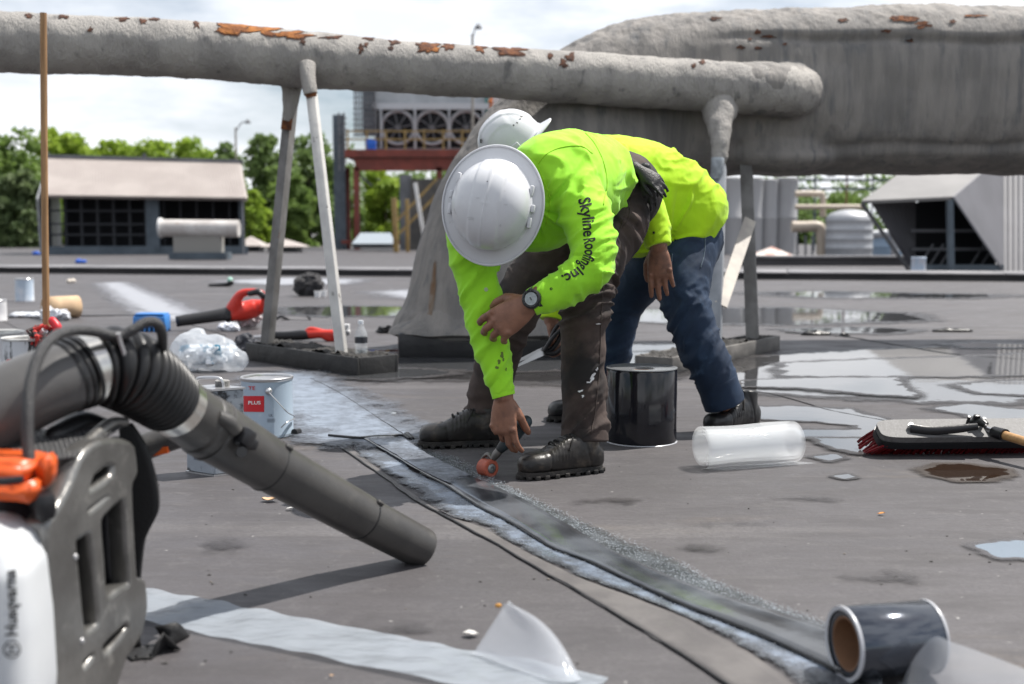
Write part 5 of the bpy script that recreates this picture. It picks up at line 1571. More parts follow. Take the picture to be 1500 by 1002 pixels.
# red pole tool and small tools
e = empty('seam_tool', (*G(450, 500)[:2], 0), 'red and black power tool lying across the gap between the trestle legs', 'power tool')
d0 = 7.9
b = B(); b.tube(Ws([(372, 494, d0), (392, 493, d0), (402, 492, d0)]), [.012, .014, .03], 12, 12); b.obj('shaft', M_tin, e)
b = B(); b.tube(Ws([(398, 492, d0), (420, 492, d0), (440, 491, d0), (460, 490, d0)]), [.03, .032, .036, .030], 14, 16, cap='round'); b.obj('grip', M_bplastic, e)
pc = [tube(Ws([(452, 490, d0), (475, 489, d0), (497, 491, d0)]), [.034, .030, .038], 14, 12, cap='round'), tube(Ws([(447, 487, d0), (455, 482, d0), (470, 484, d0)]), [.015, .018, .014], 10, 10, cap='round'), tube(Ws([(476, 492, d0), (486, 496, d0)]), [.03, .032], 12, 6, cap='round')]
link('housing', fuse(pc, .008, 2), M_redpl, e)
o = B().box(W(506, 483, 7.7), (.055, .05, .075), bev=.006); b2 = o.box(W(506, 487, 7.68), (.06, .055, .03), bev=.004); o = o.obj('battery', mat('grey_battery', (.25, .25, .26), .5, col2=(.65, .65, .66), nscale=12, namt=(.48, .52)), e)
e = empty('caulking_gun', (*G(425, 468)[:2], 0), 'black skeleton caulking gun lying in front of the far puddle', 'tool')
b = B(); b.tube(Ws([(403, 468, 9.9), (412, 464, 9.9), (424, 469, 9.9)]), .012, 8, 12); b.tube(Ws([(412, 469, 9.9), (452, 469, 9.9), (450, 463, 9.9)]), .008, 6, 14); b.obj('frame', M_bplastic, e)
e = empty('hand_tool', (*G(322, 419)[:2], 0), 'small black hand tool with a pale green knob near the roof joint', 'tool')
b = B(); b.tube(Ws([(307, 418, 16.4), (330, 417, 16.4), (338, 414, 16.4)]), [.02, .03, .045], 8, 10, cap='round'); b.obj('body', M_bplastic, e)
b = B(); b.add(*ellipsoid(W(337, 410, 16.4), (.04, .04, .04), 12)); b.obj('knob', mat('mint', (.35, .6, .5), .5), e)
# blue basket
c = G(219, 486); e = empty('blue_basket', (*c[:2], 0), 'blue plastic basket lying behind the loop of blower cable', 'basket')
b = B(); s = 1 / FPX * c[1]
M_bl2 = mat('sky_blue_plastic', (.05, .22, .58), .4)
wx = 43 * s
for k in range(7):
    b.box((c[0] - wx / 2 + wx * k / 6, c[1], 14 * s / 2), (.016, .01, 14 * s))
b.box((c[0], c[1], 15 * s), (wx + .02, .02, 14 * s), bev=.006); b.box((c[0], c[1] + .13, 12 * s), (wx + .02, .015, 24 * s), bev=.006)
b.box((c[0] - wx / 2, c[1] + .07, 12 * s), (.015, .14, 24 * s), bev=.004); b.box((c[0] + wx / 2, c[1] + .07, 12 * s), (.015, .14, 24 * s), bev=.004); b.box((c[0], c[1] + .07, 25 * s), (wx, .14, .02), bev=.008)
b.obj('shell', M_bl2, e)
# water bottle
c = G(529.5, 545)
e = empty('water_bottle', (*c[:2], 0), 'clear plastic water bottle with dark label standing beside the white trestle leg', 'bottle')
H = .275; r_ = .0335
prof = [(.0005, .004), (.024, .001), (r_, .008)]
for k in range(7):
    z0 = .02 + k * .018
    prof += [(r_, z0), (r_ * .94, z0 + .006), (r_ * .94, z0 + .010), (r_, z0 + .016)]
prof += [(r_, .16), (r_ * .99, .195), (r_ * .85, .215), (.018, .24), (.013, .252), (.013, .262)]
b = B(); b.lathe(prof, 32, (*c[:2], 0), cap=False); b.obj('bottle_body', film_mat('bottle_plastic', (.75, .80, .84), .22, .05, .2, 60), e)
b = B(); b.lathe([(r_ * 1.01, .155), (r_ * 1.01, .187)], 32, (*c[:2], 0), cap=False); b.obj('bottle_label', mat('dark_label', (.03, .032, .04), .4), e)
b = B(); b.lathe([(.0145, .256), (.0145, .273), (.0005, .275)], 20, (*c[:2], 0), cap=False); b.obj('bottle_cap', mat('clear_cap', (.65, .68, .72), .3), e)
b = B(); b.lathe([(.0005, .006), (r_ * .92, .008), (r_ * .92, .09), (.0005, .09)], 24, (*c[:2], 0)); b.obj('water', mat('bottled_water', (.8, .86, .9), .02, trans=1.0, ior=1.33), e)
# clear disc, leaves, scraps and crumbs
c = G(566, 606); b = B(); b.lathe([(.0005, .006), (.025, .007), (.034, .005), (.036, .001)], 28, c, cap=False, sx=1.15, sy=.8); o = b.obj('plastic_disc', mat('wet_clear_disc', (.5, .54, .58), .1), None); tag(o, 'small shiny clear disc on the membrane before the left boot', 'disc')
def leaf(px, py, w, m, label, seed, name='dead_leaf', cat='leaf'):
    c = G(px, py); s = w / FPX * c[1]
    g = np.random.default_rng(seed)
    P = []
    for i in range(9):
        t = i / 8
        wd_ = math.sin(math.pi * min(1, t * .95 + .03)) * .35
        P.append([(c[0] + (t - .5) * s, c[1] + k * wd_ * s + g.normal() * .03 * s, .004 + .10 * s * (k * k) + .06 * s * (math.sin(t * 5 + seed) + 1)) for k in (-1, -.5, 0, .5, 1)])
    b = B(); b.grid(P); o = b.obj(name, m, None, ang=None); tag(o, label, cat); return o
M_lf = mat('tan_leaf', (.55, .38, .24), .7, col2=(.42, .27, .15), nscale=40)
leaf(397, 735, 27, M_lf, 'curled tan leaf in front of the square tin', 3)
leaf(1291, 755, 11, mat('orange_leaf', (.55, .24, .06), .7), 'tiny orange leaf on the dry membrane right of the film roll', 4)
leaf(425, 748, 12, mat('grey_leaf', (.5, .49, .47), .7), 'grey scrap of leaf right of the curled tan leaf', 5)
leaf(690, 933, 24, mat('grey_leaf', (.5, .49, .47), .7), 'thin pale twig behind the folded film end', 6, 'twig', 'twig')
leaf(486, 993, 7, M_lf, 'tiny tan crumb on the membrane below the release film', 8, 'crumb', 'crumb')
o = B().tube([G(596, 637, .006), G(604, 643, .010)], [.012, .009], 8, cap='round').obj('torn_membrane_scrap', M_tar); tag(o, 'small torn black scrap at the right edge of the old seam', 'scrap')
o = B().tube([G(431, 634, .014), G(438, 632, .014)], [.014, .012], 12).obj('black_plug', M_bplastic); tag(o, 'black cap lying against the pale blue adhesive can', 'cap')
b = B(); g = np.random.default_rng(21)
for k in range(240):
    d_ = 1.9 + 9 * g.random() ** 2.2; x = g.uniform(-.5, .5) * d_ * 1.0
    r_ = g.uniform(.0010, .0030)
    b.add(*lump((x, d_, r_ * .6), (r_ * g.uniform(.8, 2.2), r_, r_ * .7), k, .3, 8, 6, False))
o = b.obj('grit', mat('dark_grit', (.05, .048, .046), .8, col2=(.16, .14, .12), nscale=30, namt=(.55, .65)), None); tag(o, 'loose grit and crumbs scattered over the membrane', 'grit', kind='stuff')
# ragged black membrane scraps beyond the puddles
for k, (x, y, w, h, lab) in enumerate(((1195, 491, 46, 7, 'ragged black membrane scrap lifting beside the far puddle'), (1238, 492, 14, 5, 'small black membrane curl beside the ragged scrap'), (1395, 486, 60, 6, 'long black membrane lap lifting far right of the support pan'), (566, 488, 30, 10, 'black pliers lying left of the duct skirt'))):
    c = G(x, y); s = c[1] / FPX
    v_, f_ = lump((c[0], c[1], h * s * .3), (w * s / 2, .04, h * s * .6), k + 50, .9, 10, 26)
    o = B().add(v_, f_).obj('membrane_scrap' if k < 3 else 'pliers', M_tar if k < 3 else M_bplastic); tag(o, lab, 'scrap' if k < 3 else 'pliers')
# ================================================================== BACKPACK BLOWER
e_bl = empty('backpack_blower', (*G(90, 1060)[:2], 0), 'grey and orange backpack leaf blower with ribbed hose and long nozzle on the roof', 'leaf blower')
M_tubeg = mat('charcoal_tube_plastic', (.046, .044, .043), .38, col2=(.064, .061, .058), nscale=7, bump=.25, bscale=90, bdist=.002, col3=(.085, .08, .073), n3scale=13, n3=(.56, .75))
M_tubeup = mat('smooth_grey_tube', (.085, .083, .082), .32, bump=.08, bscale=40)
M_rubber = mat('ribbed_rubber', (.012, .012, .013), .38)
M_frame = mat('scuffed_grey_frame', (.25, .245, .235), .34, metal=.75, col2=(.15, .146, .14), nscale=6, bump=.3, bscale=50, bdist=.004, col3=(.34, .33, .31), n3scale=20, n3=(.56, .7))
M_oplast = mat('orange_plastic', (.75, .13, .02), .35, col2=(.60, .09, .015), nscale=8)
M_tank = mat('white_translucent_tank', (.66, .68, .70), .35, col2=(.58, .60, .63), nscale=4, transl=.15)
M_strap = mat('black_webbing', (.012, .012, .013), .6, bump=.6, bscale=260, bdist=.003)
path = [(-150, 720, 1.70), (-60, 640, 1.72), (0, 597, 1.75), (60, 567, 1.79), (112, 548, 1.83)]
b = B(); b.tube(Ws(path), [.062, .061, .060, .058, .056], 40, 40); b.obj('outlet_tube', M_tubeup, e_bl)
for q in ((98, 552, 1.82), (110, 548, 1.828), (120, 545, 1.835)):
    p = W(*q); t = unit(W(118, 545, 1.84) - W(90, 556, 1.815))
    b = B(); b.tube([p - t * .003, p + t * .003], .0595, 40); b.obj('tube_ring', M_rubber, e_bl)
hose = Ws([(118, 545, 1.835), (150, 538, 1.86), (188, 545, 1.90), (222, 566, 1.96), (250, 588, 2.02), (268, 602, 2.05)])
p0, p1 = hose[0], np.array(hose[0]) * .75 + np.array(hose[1]) * .25
b = B(); b.tube([W(122, 544, 1.837), W(142, 539, 1.853)], .0575, 40); b.obj('hose_clamp', mat('bright_clamp', (.62, .60, .56), .22, metal=.9), e_bl)
m_ = 260
def rib(V, D, C):
    L = np.concatenate([[0], np.cumsum(np.linalg.norm(np.diff(C, axis=0), axis=1))]); L = L / L[-1]
    k = np.abs(np.sin(L * np.pi * 12.0))
    s = 0.78 + 0.22 * k ** 0.7
    return C[:, None, :] + D * s[:, None, None]
b = B(); b.tube(Ws([(140, 539, 1.852), (165, 538, 1.872), (190, 546, 1.902), (222, 566, 1.96), (248, 587, 2.015)]), [.064, .068, .069, .066, .060], 48, m_, disp=rib); b.obj('ribbed_hose', M_rubber, e_bl, ang=None)
b = B(); b.tube([W(246, 585, 2.01), W(262, 597, 2.04)], [.057, .056], 40); b.obj('hose_clamp', MATS['bright_clamp'], e_bl)
segs = [((258, 594, 2.035), (300, 624, 2.10), .0555, .0545), ((296, 621, 2.095), (392, 680, 2.235), .058, .0535), ((388, 678, 2.23), (530, 757, 2.42), .0515, .0485), ((526, 755, 2.415), (618, 803, 2.525), .0475, .0455)]
for i, (a, c, ra, rb_) in enumerate(segs):
    A, Cc = W(*a), W(*c)
    if i == 3:
        # open nozzle with a thick rounded lip
        d_ = unit(Cc - A)
        bb = B()
        bb.tube([A, A + (Cc - A) * .5, A + (Cc - A) * .9, Cc], [ra, (ra + rb_) / 2, rb_, rb_ * .985], 44, 24, cap=None)
        o = bb.obj('nozzle', M_tubeg, e_bl); md = o.modifiers.new('t', 'SOLIDIFY'); md.thickness = .006; md.offset = -1
    else:
        b = B(); b.tube([A, Cc], [ra, rb_], 44, 8); b.obj('tube_section', M_tubeg, e_bl)
def collar(px, py, d, r, w, m=M_tubeg, name='tube_collar'):
    p = W(px, py, d); t = unit(W(618, 803, 2.525) - W(296, 621, 2.095))
    b = B(); b.tube([p - t * w, p - t * w * .6, p + t * w * .6, p + t * w], [r * .97, r, r, r * .97], 44, 4); b.obj(name, m, e_bl)
    return p, t
collar(300, 624, 2.10, .0585, .010); collar(312, 631, 2.115, .0595, .004)
for (x, y, d_, r_) in ((393, 681, 2.237, .0545), (531, 757.5, 2.422, .0495)):
    p, t = collar(x, y, d_, r_, .0025, M_rubber, 'joint_gap')
    for sgn in (1, -1):
        o_ = unit(np.cross(t, (0, 1, .2))) * sgn
        b = B(); b.box(p + o_ * (r_ + .001), (.018, .010, .010), rot=Matrix((t, np.cross(o_, t), o_)).transposed(), bev=.003); b.obj('bayonet_lug', M_tubeg, e_bl)
# throttle-handle bracket on the tube
p = W(352, 640, 2.10)
t = unit(W(392, 680, 2.235) - W(296, 621, 2.095))
b = B(); b.box(p, (.032, .05, .034), rot=Matrix((t, unit(np.cross((0, 0, 1), t)), np.cross(t, unit(np.cross((0, 0, 1), t))))).transposed(), bev=.006)
b.box(p + t * .02 + np.array([0, 0, -.004]), (.02, .04, .02), rot=Matrix((t, unit(np.cross((0, 0, 1), t)), np.cross(t, unit(np.cross((0, 0, 1), t))))).transposed(), bev=.004); b.obj('handle_bracket', M_bplastic, e_bl)
b = B(); b.tube([W(352, 664, 2.09), W(354, 662, 2.07)], .010, 12); b.obj('bracket_bolt', M_rubber, e_bl)
b = B(); b.tube(Ws([(318, 610, 2.06), (335, 620, 2.075), (346, 632, 2.085)]), [.012, .016, .014], 10, 10); b.obj('bracket_rib', M_tubeg, e_bl)
# rear tube stub with orange end
b = B(); b.tube(Ws([(180, 668, 2.2), (230, 648, 2.22), (290, 628, 2.25)]), .026, 20, 10); b.obj('handle_tube', M_tubeg, e_bl)
b = B(); b.prism([W(206, 668, 2.2), W(236, 655, 2.2), W(245, 655, 2.2), (W(246, 664, 2.2)), W(210, 671, 2.2)], (0, .04, 0)); b.obj('orange_tab', M_oplast, e_bl)
# throttle cable
cab = Ws([(58, 760, 1.62), (47, 705, 1.62), (41, 650, 1.63), (41, 600, 1.64), (46, 555, 1.66), (60, 515, 1.69), (82, 492, 1.73), (110, 484, 1.77), (140, 486, 1.80), (172, 493, 1.83), (195, 483, 1.84), (212, 473, 1.85), (228, 473, 1.86), (237, 487, 1.88), (238, 515, 1.92)])
b = B(); b.tube(cab, [.0085] * 8 + [.0085, .0085, .0085, .0085, .0085, .0085, .008], 12, 160); b.obj('throttle_cable', mat('ribbed_cable', (.045, .045, .047), .45, bump=.5, bscale=300), e_bl)
def catm(pts, m): return catmull(np.array(pts), m)
b = B(); b.tube(Ws([(173, 488, 1.815), (176, 500, 1.82), (184, 525, 1.83), (189, 550, 1.835), (186, 568, 1.84)]), .0035, 6, 20); b.obj('zip_tie', mat('pale_zip_tie', (.35, .35, .36), .4), e_bl)
# back frame: a plate standing on the roof
fa, fb = W(55, 800, 1.60), W(200, 800, 1.90)
fu = unit([fb[0] - fa[0], fb[1] - fa[1], 0]); fn = np.array([fu[1], -fu[0], 0])
if fn[1] > 0: fn = -fn
def fp(px, py):
    r_ = ray(px, py); o_ = np.array([0, 0, CAMH])
    t = np.dot(fa - o_, fn) / np.dot(r_, fn)
    q = o_ + r_ * t
    return (np.dot(q - fa, fu), q[2])
out = [(101, 680), (112, 664), (130, 652), (150, 649), (169, 651), (180, 658), (184, 690), (176, 716), (183, 846), (196, 856), (199, 890), (191, 928), (170, 958), (155, 1000), (146, 1044), (70, 1072), (64, 1000), (58, 880), (55, 775), (62, 760), (84, 722)]
holes = [[(130, 760), (148, 738), (168, 726), (174, 800), (177, 856), (160, 868), (139, 880), (134, 820)],
         [(92, 792), (104, 780), (118, 776), (124, 830), (131, 912), (118, 928), (106, 930), (98, 860)]]
pockets = [[(112, 716), (120, 692), (140, 676), (154, 678), (150, 700), (130, 716), (114, 724)], [(132, 944), (150, 924), (170, 908), (174, 920), (158, 944), (136, 964)], [(108, 745), (120, 735), (140, 722), (146, 728), (122, 750), (112, 756)], [(102, 968), (120, 950), (124, 962), (106, 985)]]
def plate(polys, ext, bev, off, m, name):
    cu = bpy.data.curves.new(name, 'CURVE'); cu.dimensions = '2D'; cu.fill_mode = 'BOTH'; cu.extrude = ext; cu.bevel_depth = bev; cu.bevel_resolution = 2
    for pl in polys:
        q = [fp(*p) for p in pl]
        k = len(q)
        C_ = []
        for i in range(k):
            p0_, p1_, p2_, p3_ = [np.array(q[(i + j) % k]) for j in (-1, 0, 1, 2)]
            for f in np.linspace(0, 1, 5)[:-1]:
                lin = p1_ * (1 - f) + p2_ * f
                ct = 0.5 * ((2 * p1_) + (-p0_ + p2_) * f + (2 * p0_ - 5 * p1_ + 4 * p2_ - p3_) * f * f + (-p0_ + 3 * p1_ - 3 * p2_ + p3_) * f ** 3)
                C_.append(lin * .45 + ct * .55)
        sp_ = cu.splines.new('POLY'); sp_.points.add(len(C_) - 1); sp_.use_cyclic_u = True
        for pt, c_ in zip(sp_.points, C_): pt.co = (c_[0], max(c_[1], .002), 0, 1)
    o = bpy.data.objects.new(name, cu); COL.objects.link(o)
    dg = bpy.context.evaluated_depsgraph_get()
    me = bpy.data.meshes.new_from_object(o.evaluated_get(dg)); bpy.data.objects.remove(o)
    v, _ = getv(me)
    w = fa[None] * np.array([1, 1, 0]) + v[:, :1] * fu + v[:, 1:2] * np.array([[0, 0, 1.0]]) + (v[:, 2:3] + off) * fn
    w[:, 2] = np.maximum(w[:, 2], .001)
    setv(me, w)
    o = link(name, me, m, e_bl); autosmooth(o, 30); return o
plate([out] + holes + pockets, .010, .009, 0.0, M_frame, 'back_frame')
solid_out = [(p[0] + (0), p[1]) for p in out]
plate([solid_out, holes[0]], .004, .003, -.036, mat('dark_frame_web', (.035, .034, .033), .45), 'frame_web')  # web coloured dark to deepen the shade in the pockets
plate([out, [(x + (110 - x) * .13, y + (840 - y) * .10) for x, y in out]], .030, .004, -.045, mat('black_frame_edge', (.02, .02, .023), .35), 'frame_skirt')
for (x, y) in ((93, 815), (103, 938)):
    q = fp(x, y); p = fa * np.array([1, 1, 0]) + fu * q[0] + np.array([0, 0, q[1]]) + fn * .016
    b = B(); b.lathe([(.0005, .006), (.004, .005), (.0065, 0)], 12, p, Matrix((np.cross(fn, (0, 0, 1)), (0, 0, 1), fn)).transposed()); b.obj('frame_screw', M_tin, e_bl)
# dark machine body behind the frame
mid = W(120, 830, 1.75) - fn * .16
b = B(); b.box((mid[0] - .02, mid[1], .18), (.24, .22, .30), rz=math.atan2(fu[1], fu[0]), bev=.04, seg=4); b.obj('fan_housing', mat('dark_housing', (.018, .018, .02), .4, col2=(.05, .012, .008), nscale=7, namt=(.5, .7)), e_bl)
# perforated top plate
A0, A1, A2, A3 = W(-60, 690, 1.60), W(110, 668, 1.68), W(178, 622, 1.86), W(10, 632, 1.80)
uu, vv_ = (A1 - A0), (A3 - A0)
b = B()
NX, NY = 22, 11
for i in range(NX):
    for j in range(NY):
        s0, s1 = i / NX, (i + 1) / NX; t0, t1 = j / NY, (j + 1) / NY
        def q(s, t): return (A0 * (1 - s) + A1 * s) * (1 - t) + (A3 * (1 - s) + A2 * s) * t
        sh = .5 if j % 2 else 0
        cx, cy = (s0 + s1) / 2, (t0 + t1) / 2
        outer = [q(s0, t0), q(cx, t0), q(s1, t0), q(s1, cy), q(s1, t1), q(cx, t1), q(s0, t1), q(s0, cy)]
        inn = [q(cx + (.36 / NX) * math.cos(a), cy + (.36 / NY) * math.sin(a)) for a in (-2.356, -1.571, -.785, 0, .785, 1.571, 2.356, 3.1416)]
        b.add(outer + inn, [(k, (k + 1) % 8, 8 + (k + 1) % 8, 8 + k) for k in range(8)])
o = b.obj('perforated_guard', mat('black_guard_plastic', (.03, .03, .032), .45), e_bl, ang=None); o.modifiers.new('t', 'SOLIDIFY').thickness = .005
b = B(); b.tube(Ws([(100, 672, 1.70), (125, 652, 1.76), (160, 622, 1.84), (182, 618, 1.88)]), [.010, .011, .010, .008], 12, 20, cap='round'); b.obj('guard_edge', M_frame, e_bl)
b = B(); b.tube(Ws([(80, 640, 1.80), (120, 622, 1.86), (150, 625, 1.9)]), [.018, .022, .016], 14, 14, cap='round'); b.obj('hose_cradle', M_rubber, e_bl)
# orange shroud pieces
def slabpx(pts, d, dep):
    bb = bmesh.new()
    k = len(pts)
    vs = [bb.verts.new(W(x, y, d)) for x, y in pts] + [bb.verts.new(W(x, y, d) + np.array([0, dep, 0])) for x, y in pts]
    bb.faces.new(vs[:k][::-1]); bb.faces.new(vs[k:])
    for i_ in range(k): bb.faces.new([vs[i_], vs[(i_ + 1) % k], vs[k + (i_ + 1) % k], vs[k + i_]])
    bmesh.ops.recalc_face_normals(bb, faces=bb.faces[:])
    bmesh.ops.bevel(bb, geom=bb.edges[:], offset=.004, segments=3, affect='EDGES')
    me_ = bpy.data.meshes.new('slab'); bb.to_mesh(me_); bb.free(); return me_
for pts, d_, dep in (([(-70, 676), (10, 678), (34, 684), (38, 700), (22, 716), (-70, 708)], 1.575, .10), ([(-70, 704), (16, 716), (44, 706), (44, 740), (30, 736), (-70, 730)], 1.56, .06), ([(50, 680), (62, 666), (72, 668), (74, 690), (70, 714), (58, 716), (50, 700)], 1.60, .03)):
    link('orange_shroud', slabpx(pts, d_, dep), M_oplast, e_bl)
b = B(); b.tube(Ws([(-70, 704, 1.53), (-10, 706, 1.525), (34, 702, 1.53)]), [.006, .006, .005], 8, 10); b.obj('shroud_slot', M_bplastic, e_bl)
b = B(); b.box(W(62, 736, 1.62), (.03, .08, .04), rz=.5, bev=.01); b.obj('black_lever', M_bplastic, e_bl)
# tank
tc_ = W(-35, 880, 1.52)
pc = []
rgs = []
for (z, hx, hy, ox) in ((.015, .072, .085, 0), (.03, .085, .10, 0), (.10, .089, .102, 0), (.20, .088, .100, 0), (.275, .084, .096, 0), (.312, .072, .085, -.006), (.330, .05, .06, -.015)):
    rgs.append(superring((W(-48, 900, 1.52)[0] + ox, 1.56, z), (math.cos(.12), math.sin(.12), 0), (-math.sin(.12), math.cos(.12), 0), hx, hy, 64, 4.5))
v_, f_ = loft(rgs)
tank = link('fuel_tank', fuse([(v_, f_)], .006, 4), M_tank, e_bl)
M_print = mat('black_print', (.02, .02, .022), .6)
px_text('lettering', 'Husqvarna', [(25, 932), (22, 834)], 24, tank, M_print, e_bl, .0012, .026)
# emblem: a ring with an H mark inside
bvt = bvh_of(tank)
for r0, r1 in ((10.5, 12.5),):
    V = []; F = []
    for k in range(28):
        t = 2 * math.pi * k / 28
        for rr2 in (r0, r1):
            V.append(hitpt(bvt, 17 + rr2 * math.cos(t), 951 + rr2 * 1.05 * math.sin(t), .0012))
    F = [(2 * k, 2 * ((k + 1) % 28), 2 * ((k + 1) % 28) + 1, 2 * k + 1) for k in range(28)]
    link('emblem_ring', mesh('emblem_ring', V, F), M_print, e_bl)
for (x0, y0, x1, y1) in ((10.5, 945, 23.5, 947.5), (10.5, 955, 23.5, 957.5), (15.5, 947.5, 18, 955)):
    px_patch('emblem_bar', bvt, [(x0, y0), (x1, y0), (x1, y1), (x0, y1)], M_print, e_bl, .0012, 4, 3)
# harness straps
def band(name, pts, widths, m, thick=.006, side=(1, 0, 0), parent=e_bl, mm=40):
    P = catmull(np.array(Ws(pts)), mm)
    w = np.interp(np.linspace(0, 1, mm), np.linspace(0, 1, len(widths)), widths)
    T_ = np.gradient(P, axis=0)
    rows = []
    for i in range(mm):
        t = unit(T_[i]); s = unit(np.asarray(side, float) - t * np.dot(side, t))
        rows.append([P[i] + s * w[i] * (k / 6 - .5) for k in range(7)])
    b = B(); b.grid(rows); o = b.obj(name, m, parent, ang=None)
    for v in o.data.vertices: v.co.z = max(v.co.z, .003)
    md = o.modifiers.new('t', 'SOLIDIFY'); md.thickness = thick; md.offset = 0
    return o
band('shoulder_strap', [(184, 622, 1.95), (196, 660, 1.95), (206, 710, 1.955), (208, 745, 1.96), (199, 790, 1.965), (195, 860, 1.97), (194, 925, 1.975), (198, 975, 1.98)], [.02, .045, .056, .056, .030, .022, .022, .024], M_strap, .014, (1, .05, 0))
band('shoulder_strap', [(181, 640, 1.97), (184, 720, 1.98), (184, 800, 1.99), (186, 880, 1.99), (190, 950, 1.99)], [.04, .05, .045, .04, .03], M_strap, .008, (1, .1, 0))
band('strap_tail', [(186, 975, 1.93), (200, 972, 1.94), (218, 985, 1.95), (236, 965, 1.96), (246, 945, 1.97), (258, 955, 2.0), (262, 970, 2.02)], [.05, .06, .07, .08, .08, .075, .07], M_strap, .004, (.3, 1, 0))
# ================================================================== PEOPLE
def hand(wrist, f, n, side, curls, thumb=(0.55, 0.6, 0.35), sz=1.0, spread=0.06, wr=.027):
    """palm, four jointed fingers and a thumb as overlapping closed shapes; side=+1 right hand, -1 left"""
    wrist = np.asarray(wrist, float)
    f = unit(f); n = unit(np.asarray(n, float) - f * np.dot(n, f)); s = np.cross(f, n) * side
    pc = [tube([wrist - f * .035 * sz, wrist, wrist + f * .03 * sz, wrist + f * .065 * sz, wrist + f * .09 * sz], np.array([wr, wr, .036, .041, .039]) * sz, 20, 20, ref=s, cap='round', rb=np.array([wr * .82, wr * .78, .019, .0165, .0135]) * sz)]
    offs = (.032, .0108, -.0108, -.031); fo = (.086, .091, .087, .078); Ls = (.074, .082, .076, .060); rs_ = (.0092, .0096, .0090, .0080)
    for k in range(4):
        b0 = wrist + s * offs[k] * sz + f * fo[k] * sz
        sp_ = (1.5 - k) / 1.5 * spread
        a = 0.0
        pts = [b0 - f * .022 * sz, b0]
        p = b0
        for j, fr in enumerate((.46, .30, .24)):
            a += curls[k][j]
            d = unit(f * math.cos(a) + n * math.sin(a) + s * sp_ * math.cos(a))
            p = p + d * Ls[k] * fr * sz
            pts.append(p)
        # knuckle bends kept crisp
        dense = []; rad = []
        rr2 = [rs_[k] * 1.0, rs_[k] * 1.1, rs_[k] * 1.02, rs_[k] * .93, rs_[k] * .80]
        for i in range(len(pts) - 1):
            for t in (0, .5): dense.append(pts[i] * (1 - t) + pts[i + 1] * t); rad.append((rr2[i] * (1 - t) + rr2[i + 1] * t) * (1.0 if t == 0 else .95))
        dense.append(pts[-1]); rad.append(rr2[-1])
        pc.append(tube(dense, np.array(rad) * sz, 12, len(dense), cap='round'))
    for k in range(4):
        b0 = wrist + s * offs[k] * sz + f * fo[k] * sz - n * .0045 * sz
        pc.append(ellipsoid(b0, np.array([.0105, .0105, .0095]) * sz, 12))
    tb = wrist + f * .018 * sz + s * .020 * sz + n * .006 * sz
    d1 = unit(f * .55 + s * thumb[0] + n * .25); d2 = unit(f * .8 + s * thumb[1] * .45 + n * thumb[2]); d3 = unit(f * .85 + s * .05 + n * (thumb[2] + .25))
    q1 = tb + d1 * .044 * sz; q2 = q1 + d2 * .034 * sz; q3 = q2 + d3 * .026 * sz
    pc.append(tube([tb, (tb + q1) / 2, q1, (q1 + q2) / 2, q2, (q2 + q3) / 2, q3], np.array([.015, .0145, .0125, .0112, .0112, .0105, .0085]) * sz, 12, 7, cap='round'))
    return pc
def head(c, up, fr, sz=1.0):
    up = unit(up); fr = unit(np.asarray(fr, float) - up * np.dot(fr, up)); sd = np.cross(fr, up)
    M = np.stack([sd, fr, up], 1)
    L = lambda x, y, z: np.asarray(c) + (sd * x + fr * y + up * z) * sz
    pc = [ellipsoid(L(0, -.008, .03), np.array([.076, .094, .088]) * sz, 28, M), ellipsoid(L(0, .018, -.035), np.array([.060, .070, .080]) * sz, 24, M), ellipsoid(L(0, .05, -.088), np.array([.034, .03, .024]) * sz, 16, M),
          tube([L(0, .082, .012), L(0, .100, -.012), L(0, .104, -.024)], np.array([.008, .012, .015]) * sz, 10, 8, cap='round'), tube([L(-.022, .082, -.058), L(0, .088, -.056), L(.022, .082, -.058)], np.array([.006, .009, .006]) * sz, 8, 8, cap='round'),
          tube([L(-.05, .068, .028), L(-.02, .085, .032), L(.02, .085, .032), L(.05, .068, .028)], np.array([.008, .011, .011, .008]) * sz, 8, 12, cap='round')]
    for q in (-1, 1):
        pc.append(ellipsoid(L(.076 * q, -.008, -.012), np.array([.010, .018, .030]) * sz, 14, M))
        pc.append(ellipsoid(L(.031 * q, .072, .006), np.array([.013, .013, .010]) * sz, 12, M))
    return pc, L, M
def folds(me, specs, base=.0012, bs=26.0, seed=0.0):
    v, n = getv(me)
    disp = fbm(v, bs, 3, seed) * base + fbm(v * np.array([1, 1, .6]), 34.0, 3, seed + 50) * base * .45
    for (path, rmax, u0, u1, amp, sp_, skew, sd_) in specs:
        U, ds, A, Q, acc = polyparam(v, path)
        w = sstep(rmax * 1.7, rmax * 1.05, ds) * sstep(u0 - .06, u0 + .04, U) * sstep(u1 + .06, u1 - .04, U)
        if w.max() <= 0: continue
        lat = (v - Q); a_ = U * acc + (lat @ np.asarray(skew, float)) * .55
        q = np.stack([a_ / (sp_ * 1.9), (lat @ np.array([.7, .7, 0])) * 5.0 + sd_, (lat @ np.array([0, .3, 1.0])) * 5.0], 1)
        q = q + np.stack([nz(v, 7.0, sd_), nz(v, 7.0, sd_ + 4), nz(v, 7.0, sd_ + 7)], 1) * .35
        n1_ = nz(q, 1.0, sd_); n2_ = nz(q, 2.1, sd_ + 5)
        rdg = np.clip(1 - np.abs(n1_) * 3.2, 0, 1) ** 1.4 + .35 * np.clip(1 - np.abs(n2_) * 3.0, 0, 1) ** 1.4
        gate = np.clip(nz(v, 5.5, sd_ + 8) * 1.3 + .62, 0.06, 1.15)
        disp += (rdg - .30) * amp * w * gate + n1_ * amp * .5 * w
    setv(me, v + n * disp[:, None])
